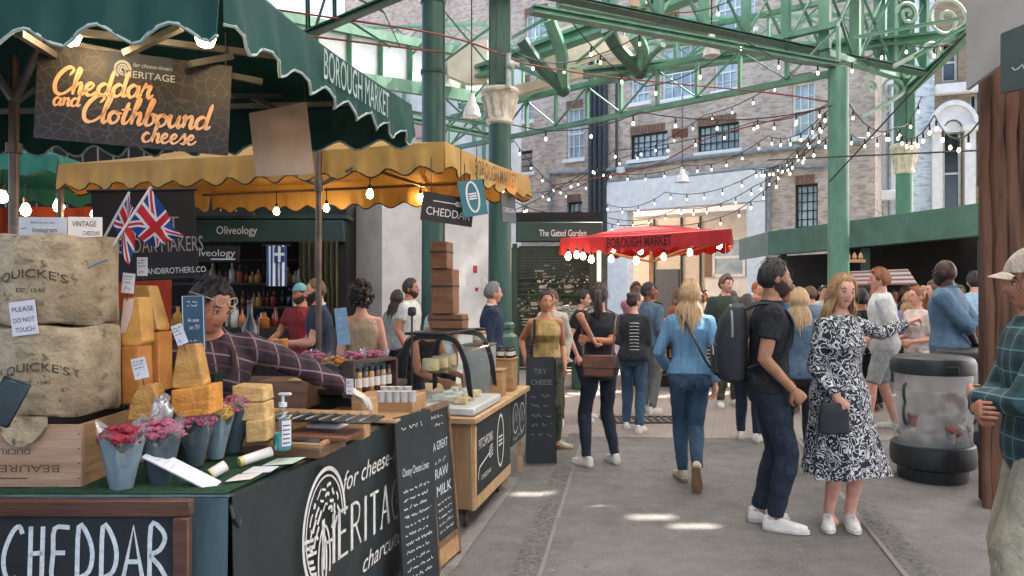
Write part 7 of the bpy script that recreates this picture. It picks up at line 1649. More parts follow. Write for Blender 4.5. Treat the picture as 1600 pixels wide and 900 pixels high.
# ---- small things on the near corner
card('white sign board tilted back against the bouquets', ((330, 768, 2.50), (346, 752, 2.56), (268, 692, 2.62)), PAPER, .006, lines=((.15, .8, .7, .04), (.15, .7, .6, .04), (.15, .6, .7, .04)), ink='grey', name='tilted_sign', cat='sign')
for lab, a, b_, r in (('white paper roll lying on turf nearest the tilted sign', (328, 742, 2.62), (352, 727, 2.66), .020), ('white and yellow striped paper roll lying beside the trays', (374, 722, 2.80), (424, 705, 2.88), .019)):
    a, b_ = at(*a), at(*b_); t = thing('paper_roll', lab, 'roll', a, 0); mb = MB(); mb.tube([a, b_], r, 20); mb.build('roll', PAPERW, t); mb = MB(); mb.tube([a-(b_-a)*.004, a+(b_-a)*.12], r*1.02, 20); mb.build('band', pm('roll_band', '#cfc27a', .6), t)
for k, (lab, q) in enumerate((('cream leaflet lying on turf closest to the banner', ((352, 752), (392, 748), (410, 738), (372, 741)),), ('white leaflet lying in the middle of the turf', ((378, 739), (422, 737), (436, 728), (396, 729)),), ('pale green leaflet lying on turf near the sanitiser', ((410, 727), (456, 724), (478, 714), (434, 716))))):
    zt_ = TZ+.022; pts = []
    for x, y in q: Yg = (CH-zt_)*F/(y-CY); pts.append(V((xof(x, Yg), Yg, zt_)))
    t = thing('leaflet', lab, 'leaflet', pts[0], 0); mb = MB(); mb.add(pts+[p-V((0, 0, .002)) for p in pts], [(0, 1, 2, 3), (7, 6, 5, 4), (0, 4, 5, 1), (1, 5, 6, 2), (2, 6, 7, 3), (3, 7, 4, 0)]); mb.build('paper', [PAPERW, PAPER, pm('green_paper', '#b9c7b5', .7)][k], t, smooth=False)
    mb = MB(); Mx = plane_M(pts[0], pts[1]-pts[0], pts[3]-pts[0])
    for j in range(3): scribble(mb, Mx, .015, .015+.015*j, .06, .005, None, .0015, j+k)
    mb.build('print', INK['grey'], t)
def tz(px, py, z=TZ+.005):
    Y = (CH-z)*F/(py-CY); return V((xof(px, Y), Y, z))
# hand sanitiser
t = thing('pump_bottle', 'clear pump bottle half full of blue green hand gel', 'bottle', tz(441, 702, TZ+.06), 0); o = tz(442, 703, TZ+.06); r = .036
mb = MB(); mb.lathe([(r*.9, 0), (r, .008), (r, .125), (r*.85, .142), (r*.4, .155), (r*.38, .17)], o, 20); mb.build('shell', pane('bottle_plastic', (.9, .95, .95, 1), .1), t)
mb = MB(); mb.lathe([(r*.86, .004), (r*.94, .01), (r*.94, .066)], o, 20); mb.build('gel', pm('blue_gel', '#3fa3a0', .1, '#2f8f90', 4, bump=0, spec=.8), t)
mb = MB(); mb.lathe([(r*.45, .17), (r*.45, .186), (.006, .188), (.006, .215)], o, 12); mb.box(o+V((.008, 0, .219)), (.05, .018, .012), None, .004); mb.build('pump', pm('pump_white', '#c9cdcd', .4, bump=0), t)
mb = MB(); mb.grid(lambda i, j: o+V((r*1.012*math.sin(.2+i*1.1), -r*1.012*math.cos(.2+i*1.1), .02+.1*j)), 8, 2); l_ = mb.build('label_patch', PAPER, t); mb = MB()
for k in range(5): mb.grid(lambda i, j: o+V((r*1.02*math.sin(.3+i*.8), -r*1.02*math.cos(.3+i*.8), .03+.017*k+.005*j)), 6, 1)
mb.build('print', INK['ink'], l_)
# boards, trays and boxes towards the far end
def tray(name, label, px, py, z, sx, sy, sz, m, rot=-.18, parts=(), group=None, bev=.005):
    o = tz(px, py, z); t = thing(name, label, name.split('_')[-1], o, rot, group); mb = MB(); mb.box(o+V((0, 0, sz/2)), (sx, sy, sz), rot, bev); mb.build('body', m, t)
    for nm, off, s, mm in parts:
        mb = MB(); mb.box(o+Matrix.Rotation(rot, 3, 'Z')@V(off), s, rot, min(.004, min(s)/3)); mb.build(nm, mm, t)
    return t
STEEL = pm('steel', '#8d8f90', .3, '#77797b', 8, metal=.8, bump=.05)
tray('serving_tray', 'dark wooden tray with slotted handle under the hand gel', 470, 705, TZ+.005, .30, .26, .045, WOODB, parts=(('rim', (0, -.12, .052), (.30, .018, .02), WOODL), ('handle', (.14, 0, .055), (.02, .2, .02), WOODL)))
tray('card_reader', 'black tablet lying on the dark wooden tray', 476, 690, TZ+.055, .17, .11, .014, BLK, parts=(('screen', (0, 0, .0155), (.15, .09, .003), GLASSK),))
tray('cutting_board', 'red brown cutting board carrying the white scale', 505, 682, TZ+.06, .30, .20, .022, wood('red_board', '#8a5a42', '#6d4431'))
tray('kitchen_scale', 'white kitchen scale with keys on the red brown board', 512, 667, TZ+.083, .15, .12, .022, PAPER, parts=(('display', (-.04, -.02, .0235), (.05, .03, .004), BLK), ('keypad', (.035, -.02, .0235), (.06, .04, .003), pm('key_grey', '#8e9296', .6))))
tray('slotted_rack', 'black slotted cooling rack laid on wooden blocks', 505, 655, TZ+.13, .50, .18, .010, BLK, parts=tuple(('bar', (-.22+.06*k, 0, .012), (.012, .18, .008), STEEL) for k in range(8)))
tray('wooden_block', 'long wooden riser block under the slotted rack', 500, 682, TZ+.006, .46, .10, .118, WOODL, parts=(('end_cap', (.2, -.052, .06), (.08, .006, .1), WOODP),))
tray('wooden_block', 'small wooden post block at the right end of the rack', 578, 656, TZ+.006, .06, .1, .12, WOODP)
tray('wooden_crate', 'wide low wooden crate holding the paper cups', 610, 640, TZ+.02, .34, .26, .09, WOODL, parts=(('rim', (0, -.135, .045), (.35, .012, .09), wood('crate_rim', '#b38f68', '#96744f')),))
tray('wooden_box', 'brown wooden box set behind the vendor hand', 455, 634, TZ+.006, .30, .2, .16, wood('brown_box', '#8d6447', '#6f4c34'), parts=(('lid', (.08, -.02, .166), (.08, .2, .012), CHZ['pale']),))
tray('cheese_board', 'round edged tan board under the cheese stack', 400, 702, TZ+.004, .26, .22, .035, WOODB, rot=.1)
tray('cheese_slab', 'flat tan cheese slab lying by the stacked blocks', 440, 650, TZ+.05, .22, .14, .03, CHZ['gold'])
tray('cutting_board', 'pale wooden board at the far end beside tall chalkboard', 600, 652, TZ+.01, .26, .36, .02, WOODP)
CUP = pm('paper_cup', '#d3ccc4', .6, '#bfb7ae', 10, bump=.05)
for k in range(9):
    o = tz(596+12*(k % 5)+5*(k//5), 628-8*(k//5), TZ+.112); mb = MB(); mb.lathe([(.017, 0), (.024, .055), (.025, .056), (.022, .05), (.016, .004)], o, 14); tag(mb.build('paper_cup', CUP), 'small white paper tasting cup in the wide low crate', 'cup', 'paper tasting cups')
# counter behind with a rack of small jars
t = thing('stall_counter', 'dark counter standing between the two cheese stalls', 'counter', (-1.5, 4.8, 0), 0); mb = MB(); mb.box((-1.42, 4.75, .48), (1.3, .55, .96), R(-8), .01); mb.build('body', DRK, t); mb = MB(); mb.box((-1.42, 4.75, .985), (1.36, .62, .04), R(-8), .006); mb.build('top', WOODD, t)
t = thing('spice_rack', 'dark wooden rack of small jars near the glass case', 'rack', at(575, 625, 4.3), 0); o = at(545, 622, 4.15); d_ = (at(612, 612, 4.45)-o); d_.z = 0; L = d_.length; d_.normalize(); nn = V((d_.y, -d_.x, 0)); rz = math.atan2(d_.y, d_.x)
mb = MB()
for z in (.0, .19): mb.box(o+d_*L/2+V((0, 0, z+.01)), (L, .08, .015), rz)
for f in (0, 1): mb.box(o+d_*L*f+V((0, 0, .1)), (.015, .085, .2), rz)
mb.build('frame', WOODD, t)
for k in range(7): jar('small jar with pale label in the dark wooden rack', o+d_*(L*(.08+.14*k))+V((0, 0, .02)), .020, .14, JARM if k % 2 else JARD, 'small jars in the rack')
p = at(391, 575, 4.75); bottle(p-V((0, 0, .02)), .055, .46, BM_[5], 'tall black bottle standing behind the vendor shoulder', None); tag(COL.objects[-1], None, None)
# ================================================================== THE PEOPLE IN THE MARKET
def gp(px, py): return gnd(px, py)
def lw(w, loc, yaw, H):
    q = Matrix.Rotation(-R(yaw), 3, 'Z')@(V(w)-V(loc)); return q/(H/1.7)
F_ = lambda n, a, b_=None, r=.85, s=30: pm('cloth_'+n, a, r, b_, s, (1, 1, .6), bump=.7, bscale=15, dist=.03)
BLACKT = F_('black', '#17181b', '#1e1f23'); JD = F_('jeans_dark', '#222c3b', '#1a222e'); JB = F_('jeans_blue', '#34485c', '#263747', s=8); JM = F_('jeans_mid', '#3d566b', '#2c4053', s=7); WHT = F_('white', '#cfccc6', '#c0bcb5'); GREYS = F_('grey_short', '#9c9c98', '#8c8c88'); OLV = F_('olive', '#4b4d3c', '#3d3f31')
DENIM = F_('denim_shirt', '#5f7688', '#4e6577', s=9); KHA = F_('khaki', '#a59b84', '#938a74', s=9); NAVY = F_('navy', '#27334a', '#1f2a3d'); REDT = F_('red', '#8a2d30', '#742427'); GRNS = F_('dark_green', '#3a4438', '#30392f'); TANK = F_('beige', '#b09a80', '#9d886f'); DKG = F_('charcoal', '#2c2d31', '#232428'); CRM = F_('cream', '#c4b8a6', '#b3a793')
# vendor behind the near stall
VS = plaid('vendor_plaid', '#40202a', '#17161c', '#94898a', 9.5, (1, .35, .2), (.15, .3, 1), '#55313a')
vl, vy, vh = V((-1.42, 3.38, 0)), 28, 1.70
vend = person('person in dark maroon plaid shirt and apron reaching across the cheese stall with gloved hand', vl, vy, vh, 'm', 'tan', 0, lean=25, twist=8, headyaw=34, headpitch=10, wl=lw(at(556, 613, 3.66), vl, vy, vh), wr=lw((-1.72, 3.10, 1.02), vl, vy, vh), pl=(.2, .6, .2), top=VS, sleeve='long', hem=.88, bottom=JD, hair=('black', 'short'), seed=3, collar=VS, glove=1, handl=dict(d=(.72, -.35, -.42), n=(-.2, .1, -1), curl=.22, sc=1.08, spread=.3), shoes='black', toploose=.016)
pv = P(vend); HMv = pv['HM']; T_ = pv['T']; L_ = pv['L']
mb = MB(); mb.loft([[T_@L_(p) for p in [(-x, -.135-.01*(z < 1.1)+abs(x)*.25, z), (0, -.150, z), (x, -.135+abs(x)*.25, z), (x, -.12+abs(x)*.25, z), (0, -.14, z), (-x, -.12+abs(x)*.25, z)]] for z, x in ((.78, .16), (1.0, .16), (1.15, .15), (1.33, .09))]); mb.build('apron', F_('apron_green', '#22322d', '#1a2723'), vend, local=True)
mb = MB()
for s_ in (-1, 1): mb.tube([T_@L_(q) for q in ((s_*.08, -.15, 1.33), (s_*.085, -.10, 1.40), (s_*.06, .02, 1.445))], .012, 6, True, None, .5)
mb.build('apron_strap', F_('strap_brown', '#4b3029', '#3b251f'), vend, local=True)
Li = mw(vend).inverted()
t = thing('spectacles', 'clear framed spectacles pushed up on the vendor forehead', 'spectacles', HMv@V((0, -.1, .06)), 0); mb = MB()
for s_ in (-1, 1):
    mb.tube([HMv@V((s_*.034+.026*math.cos(q), -.098+.02*abs(math.cos(q)*s_+.3)*.3, .060+.021*math.sin(q))) for q in np.linspace(0, 2*PI, 18)], .0028, 5); mb.tube([HMv@V((s_*.06, -.088, .062)), HMv@V((s_*.086, -.02, .058)), HMv@V((s_*.088, .05, .045))], .0026, 5)
mb.tube([HMv@V((-.009, -.103, .062)), HMv@V((.009, -.103, .062))], .0026, 5); mb.build('frame', pm('clear_frame', '#b5a58f', .2, bump=0), t)
# tongs in the gloved hand are left out: the hand reaches for cheese
# man with backpack
l = gp(1200, 822); man = person('bearded person in black t-shirt and jeans with backpack, in profile', l, 78, 1.80, 'm', 'olive', 0, headyaw=8, top=BLACKT, sleeve='short', bottom=JD, hair=('black', 'short'), beard='dark', wr=(-.20, -.12, .90), wl=(.18, -.10, .93), handr=dict(curl=.7), al=(.09, .05, .08), ar=(-.09, -.03, .08), shoes='white', seed=5, width=1.03)
pm_ = P(man); BP = pm('backpack_black', '#1a1b1e', .7, '#25262a', 14, bump=.2); Mm = mw(man)@pm_['T']
t = thing('backpack', 'black backpack with pale piping worn by bearded person', 'bag', Mm@V((0, .25, .95)), 0); mb = MB(); rg = []
for z, a, b_, y in ((.92, .10, .05, .21), (.945, .145, .085, .225), (1.05, .155, .105, .235), (1.2, .15, .10, .228), (1.32, .135, .085, .215), (1.40, .10, .055, .195), (1.425, .05, .03, .18)): rg.append([Mm@p for p in ell(0, y, z, a, b_, 24, 3.2)])
mb.loft(rg); mb.build('body', BP, t)
mb = MB(); rg = [[Mm@p for p in ell(0, .315, z, a, b_, 20, 3)] for z, a, b_ in ((.965, .09, .02), (.985, .115, .038), (1.1, .12, .042), (1.16, .10, .03), (1.175, .06, .012))]; mb.loft(rg); mb.build('front_pocket', BP, t)
mb = MB(); mb.tube([Mm@V((.152*math.cos(q), .232+.0*q, 1.26+.155*math.sin(q))) for q in np.linspace(-.3, PI+.3, 22)], .008, 6); mb.tube([Mm@V((.118*math.cos(q), .345, 1.1+.06*math.sin(q))) for q in np.linspace(0, PI, 16)], .005, 5); mb.build('piping', pm('bag_piping', '#8d8c8a', .6, bump=0), t)
mb = MB()
for s_ in (-1, 1): mb.tube(crm([Mm@V(q) for q in ((s_*.10, .15, 1.39), (s_*.115, .05, 1.425), (s_*.125, -.07, 1.40), (s_*.14, -.135, 1.28), (s_*.165, -.08, 1.12), (s_*.15, .14, 1.02))], 6), .02, 8, True, None, .5)
mb.build('shoulder_strap', BP, t)
# woman in the patterned dress
l = gp(1312, 822); yw = 18; hh = 1.70; D1 = floral('dress_print', '#14161d', '#c3c1bf')
wom = person('smiling person in black and white patterned dress pointing right', l, yw, hh, 'f', 'fair', 0, headyaw=-14, headpitch=4, wl=lw(at(1416, 505, 5.28), l, yw, hh), pl=(.2, .3, -1), wr=(-.17, -.16, .90), handl=dict(d=(1, -.3, .42), n=(.1, -.2, -1), point=True, curl=.55, side=1), handr=dict(curl=.8), top=D1, sleeve='long', hem=.98, skirt=dict(hem=.36, flare=.13, mat=D1, sx=.06), hair=('blonde', 'long'), shoes='white', seed=8, al=(.06, -.02, .08), ar=(-.07, .03, .08), footyaw=(-.5, -.7), width=1.02, toploose=.014)
pw = P(wom); Mm = mw(wom)@pw['T']
t = thing('handbag', 'small black handbag held low beside the patterned dress', 'bag', pw['W'][-1]+V((0, 0, -.2)), 0); o = pw['W'][-1]+V((-.03, -.03, -.10)); mb = MB(); rg = [[p for p in ell(o.x, o.y, o.z+z, a, b_, 20, 3.5)] for z, a, b_ in ((-.13, .08, .025), (-.12, .10, .035), (0, .095, .03), (.06, .085, .022), (.07, .06, .012))]; mb.loft(rg); mb.build('body', BP, t)
mb = MB(); mb.tube(crm([o+V(q) for q in ((-.07, 0, .06), (-.05, 0, .14), (0, 0, .17), (.05, 0, .14), (.07, 0, .06))], 6), .007, 6); mb.build('handle', BP, t)
# woman in blue jumper walking away
l = gp(1078, 757); wk = person('long haired person in blue jumper and jeans walking away', l, 172, 1.68, 'f', 'fair', 0, headyaw=-6, top=pm('cloth_blue_knit', '#6c94b0', .9, '#557d9b', 5, (9, 9, .7), .6, 40), sleeve='long', hem=.93, bottom=JM, hair=('fairblonde', 'long'), wr=(-.19, .12, .86), wl=(.17, -.18, .95), pl=(.5, .6, 0), pr=(-.4, .8, 0), al=(.05, -.12, .08), ar=(-.03, .26, .20), kr=(0, -1, 0), footpitch=(0, 62), shoes='cream', seed=9, botloose=.006)
pk = P(wk); Mm = mw(wk)@pk['T']
for s_ in (-1, 1):
    mb = MB(); mb.grid(lambda i, j: pk['T']@V((s_*.085+(i-.5)*.10, .137-.012*abs(i-.5)+.012*math.sin(PI*j), .80+.11*j)), 6, 6, .004); mb.build('back_pocket', JB, wk, local=True)
t = thing('shoulder_strap', 'dark shoulder bag strap across the blue jumper', 'strap', Mm@V((0, .15, 1)), 0); mb = MB(); mb.tube(crm([Mm@V(q) for q in ((.10, -.02, 1.43), (.07, .10, 1.40), (-.01, .16, 1.25), (-.09, .165, 1.08), (-.15, .12, .99))], 6), .012, 6, True, None, .4); mb.build('webbing', BP, t)
# woman with the brown bag
l = gp(938, 726); wb = person('dark haired person in black t-shirt and jeans with ponytail and brown bag', l, -155, 1.67, 'f', 'tan', 0, headyaw=-35, top=BLACKT, sleeve='half', hem=.90, bottom=JD, hair=('dark', 'ponytail'), wl=lw(at(925, 528, 6.55), l, -155, 1.67), wr=lw(at(918, 530, 6.55), l, -155, 1.67), pl=(.6, .9, -.2), pr=(-.9, .2, -.4), handl=dict(curl=.8), handr=dict(curl=.8), al=(.15, 0, .08), ar=(-.15, .02, .08), shoes='white', seed=10, botloose=.006)
pb2 = P(wb); BRL = pm('brown_leather', '#6d4432', .5, '#573425', 9, bump=.15); o = at(935, 572, 6.40); t = thing('handbag', 'brown leather shoulder bag hanging at hip of person in black', 'bag', o, 0); mb = MB(); mb.box(o, (.28, .08, .19), R(-8), .018); mb.build('body', BRL, t); mb = MB(); mb.box(o+V((0, -.043, .04)), (.285, .012, .11), R(-8), .005); mb.build('flap', BRL, t); mb = MB(); mb.tube(crm([o+V((.12, .02, .09)), o+V((.16, .12, .35)), pb2['sh'][-1]+V((0, 0, .06)), o+V((-.10, .25, .5)), o+V((-.13, .03, .1))], 8), .008, 6); mb.build('strap', BRL, t)
# woman in gold top by the sandwich board
l = gnd(852, 700); gd = person('person in gold top with hair bun standing behind chalk sandwich board', l, 8, 1.60, 'f', 'tan', 0, headyaw=8, top=pm('cloth_gold', '#a98d55', .45, '#7d6437', 16, metal=.35, bump=.5), sleeve='none', hem=.98, bottom=OLV, hair=('dark', 'bun'), wr=(-.22, .02, .98), wl=(.20, -.08, .90), shoes='cream', seed=12, al=(.12, -.02, .08), ar=(-.08, .04, .08), footyaw=(.9, .3))
pg_ = P(gd); Mm = mw(gd)@pg_['T']; t = thing('shoulder_strap', 'black chain strap over shoulder of the gold top', 'strap', Mm@V((-.1, -.1, 1)), 0); mb = MB()
for q in crm([Mm@V(q) for q in ((-.12, .03, 1.40), (-.13, -.07, 1.36), (-.145, -.125, 1.22), (-.165, -.08, 1.05), (-.17, -.05, .92))], 5): mb.ball(q, .016, 7, 5)
mb.build('chain', BP, t)
# plaid man at the right edge
PG = plaid('plaid_green', '#2d4a4c', '#1f3436', '#7d9290', 11, (1, .2, 0), (0, 0, 1)); l = V((2.22, 3.08, 0))
pl_ = person('person in green plaid shirt and cap at the right edge, arms folded', l, -112, 1.74, 'm', 'tan', 0, headyaw=4, headpitch=4, top=PG, sleeve='long', hem=.80, bottom=KHA, hair=('dark', 'short'), wl=(-.02, -.24, 1.10), wr=(.05, -.24, 1.06), pl=(1, .2, -.6), pr=(-1, .2, -.6), handl=dict(d=(-1, 0, .1), n=(0, 1, 0), curl=.4), handr=dict(d=(1, 0, .1), n=(0, 1, 0), curl=.4), shoes='brown', seed=13, width=1.05, collar=PG, toploose=.016, botloose=.016)
HMp = P(pl_)['HM']
def cap(label, HM, m, brim=True, back=False):
    t = thing('cap', label, 'cap', HM@V((0, 0, .05)), 0); mb = MB(); rows = []
    for i in range(9):
        row = []
        for k in range(32): a = -PI+2*PI*k/32; tt = .02+(1.28-.02)*i/8; p = head_pt(a, tt, 1.19); row.append(HM@(p+V((0, 0, .012))))
        rows.append(row)
    mb.loft(rows); mb.build('crown', m, t, ang=60)
    if brim:
        mb = MB(); s_ = -1 if not back else 1
        mb.grid(lambda i, j: HM@V((.078*math.sin((i-.5)*2.6)*(1+.02*j), s_*(.085+.0*j+(.065*j+.02)*math.cos((i-.5)*2.6)), .052-.016*j-.012*(2*i-1)**2)), 16, 6, .004); mb.build('brim', m, t, ang=60)
    return t
cap('pale beige cap on the head of person in plaid', HMp, F_('cap_beige', '#b3a48f', '#a09180'))
# man in white shirt, grey shorts
l = gp(1380, 672); mwht = person('person in white shirt and grey shorts facing left', l, -108, 1.86, 'm', 'fair', 1, headyaw=0, top=WHT, sleeve='elbow', hem=.78, bottom=GREYS, legend=.5, hair=('ginger', 'quiff'), wl=(.22, -.16, .98), wr=(-.22, -.10, .90), shoes='white', seed=14, toploose=.024, botloose=.006, width=1.02, al=(.12, -.16, .08), ar=(-.12, .14, .08))
# denim shirt man
l = V((xof(1496, 7.3), 7.45, 0)); bm2 = person('large person in denim shirt with shaved head, hands behind back', l, -128, 1.92, 'm', 'dark', 1, headyaw=-8, top=DENIM, sleeve='roll', hem=.82, bottom=JB, hair=('black', 'bald'), beard='black', wl=(.02, .20, .97), wr=(-.05, .20, .96), pl=(1, .5, 0), pr=(-1, .5, 0), shoes='black', seed=15, width=1.22, toploose=.022, collar=DENIM)
HMb = P(bm2)['HM']; t = thing('spectacles', 'thin dark spectacles worn by person in denim shirt', 'spectacles', HMb@V((0, -.1, .01)), 0); mb = MB()
for s_ in (-1, 1): mb.tube([HMb@V((s_*.032+.024*math.cos(q), -.102, .006+.018*math.sin(q))) for q in np.linspace(0, 2*PI, 14)], .003, 5); mb.tube([HMb@V((s_*.056, -.095, .01)), HMb@V((s_*.084, .01, .01))], .003, 5)
mb.build('frame', DARKM, t)
# the rest, nearer to farther
person('young person in pink white top with ponytail facing left', V((xof(1436, 8.6), 8.6, 0)), -80, 1.66, 'f', 'fair', 1, top=F_('pinkish', '#d3c1ba', '#c4b1aa'), sleeve='half', bottom=F_('pinkskirt', '#b9a39b'), hair=('ginger', 'ponytail'), wl=(.12, -.2, 1.05), wr=(-.15, -.2, 1.08), seed=20, hem=.84)
person('person in green shirt and grey green trousers facing the camera', gp(1132, 634), 14, 1.83, 'm', 'fair', 1, headyaw=10, top=GRNS, sleeve='half', bottom=OLV, hair=('brown', 'quiff'), seed=21, shoes='white', collar=GRNS, toploose=.02)
person('person in black printed jacket and blue jeans seen from behind', gp(990, 673), 160, 1.60, 'f', 'fair', 1, headyaw=-40, headpitch=-4, top=DKG, sleeve='long', bottom=JM, hair=('dark', 'bun'), wl=(.12, -.22, 1.12), wr=(-.10, -.24, 1.14), al=(.10, -.05, .08), ar=(-.09, .12, .08), seed=22, toploose=.02)
mb = MB(); pj = [p for p in PEOPLE.values() if 'printed jacket' in p['body']['label']][0]; Mj = mw(pj['body'])@pj['T']
for k in range(9): mb.tube([Mj@V((.02, .150-.004*abs(k-4)*.5, 1.32-.04*k)), Mj@V((-.05, .152-.004*abs(k-4)*.5, 1.325-.04*k)), Mj@V((-.09, .138-.004*abs(k-4)*.5, 1.32-.04*k))], .008, 5, True, None, .5)
mb.build('jacket_print', INK['white'], pj['body'])
person('person in denim jacket and grey trousers beside the black printed jacket', gp(1012, 645), 140, 1.72, 'm', 'brown', 1, headyaw=-70, top=F_('denim_jacket', '#56687a', '#465868'), sleeve='long', bottom=F_('greytrs', '#6f706e', '#5e5f5e'), hair=('black', 'short'), seed=23, al=(.10, -.1, .08), ar=(-.1, .06, .08))
person('person with dark hair in black top behind the ponytail, face turned', V((xof(905, 9.2), 9.2, 0)), 70, 1.62, 'm', 'fair', 1, top=BLACKT, sleeve='short', bottom=JD, hair=('black', 'short'), seed=24, wl=(.15, -.25, 1.05))
person('person in cream cardigan just behind the gold top', V((xof(866, 8.6), 8.9, 0)), -20, 1.62, 'f', 'fair', 1, top=CRM, sleeve='long', bottom=OLV, hair=('brown', 'bun'), seed=25)
person('person in navy shirt holding a cup before the red stall', V((xof(992, 11.6), 11.6, 0)), 10, 1.76, 'm', 'brown', 1, top=F_('pinkt', '#a06a70', '#8c5a60'), sleeve='short', bottom=JD, hair=('black', 'short'), seed=26, wr=(-.05, -.2, 1.3))
person('dark haired person standing behind the red stall counter', V((xof(1020, 13.6), 13.6, 0)), 40, 1.70, 'm', 'tan', 2, top=BLACKT, sleeve='short', bottom=JD, hair=('black', 'short'), seed=27)
p_ = person('stallholder in white hat serving under the red canopy', V((xof(1092, 13.4), 13.4, 0)), -30, 1.62, 'f', 'fair', 2, top=CRM, sleeve='long', bottom=JD, hair=('dark', 'short'), seed=28); cap('white cap on the stallholder under red canopy', P(p_)['HM'], PAPERW, False)
# left group behind the carts
person('curly haired person in beige vest seen from behind', V((xof(565, 6.4), 6.4, 0)), -160, 1.66, 'f', 'fair', 1, headyaw=-45, top=TANK, sleeve='none', bottom=JD, hair=('black', 'curly'), seed=30)
person('bent over person with bare shoulders and black straps', V((xof(622, 5.9), 6.3, 0)), 48, 1.62, 'f', 'tan', 1, lean=42, headpitch=22, top=BLACKT, sleeve='none', bottom=JD, hair=('brown', 'bun'), wl=(.1, -.62, .95), wr=(-.1, -.6, .92), seed=31)
person('dark haired bearded person in white t-shirt in profile by white pier', V((xof(640, 9.3), 9.3, 0)), 82, 1.76, 'm', 'tan', 1, top=WHT, sleeve='short', bottom=JD, hair=('dark', 'short'), beard='dark', seed=32)
person('long haired person beside the white t-shirt near the pier', V((xof(617, 9.9), 9.9, 0)), 150, 1.62, 'f', 'fair', 2, top=GREYS, sleeve='short', bottom=JD, hair=('dark', 'long'), seed=33)
person('grey haired person in navy jacket facing right', V((xof(768, 8.2), 8.2, 0)), 100, 1.70, 'm', 'fair', 1, headyaw=8, top=NAVY, sleeve='long', bottom=JD, hair=('grey', 'short'), collar=WHT, seed=34, toploose=.02)
person('person in pale blue shirt half hidden behind brown boxes', V((xof(690, 8.6), 8.6, 0)), 170, 1.60, 'f', 'tan', 2, top=F_('paleblue', '#a9bac4', '#98aab5'), sleeve='short', bottom=JD, hair=('dark', 'ponytail'), seed=35)
p_ = person('bearded person in red t-shirt and turquoise cap working in olive shop', V((xof(472, 8.9), 8.9, 0)), -20, 1.68, 'm', 'tan', 1, headyaw=-20, top=REDT, sleeve='short', bottom=DKG, hair=('dark', 'cropped'), beard='dark', wr=(-.3, -.3, 1.0), seed=36); cap('turquoise cap on the head of worker in red', P(p_)['HM'], F_('turquoise', '#6fa3a8', '#5d9095'), False)
person('bearded person in dark apron and pale shirt facing left', V((xof(501, 7.2), 7.2, 0)), -72, 1.72, 'm', 'fair', 1, top=NAVY, sleeve='short', bottom=DKG, hair=('brown', 'cropped'), beard='dark', wr=(-.15, -.35, 1.05), wl=(.15, -.35, 1.1), seed=37, collar=F_('paleblue', '#a9bac4', '#98aab5'))
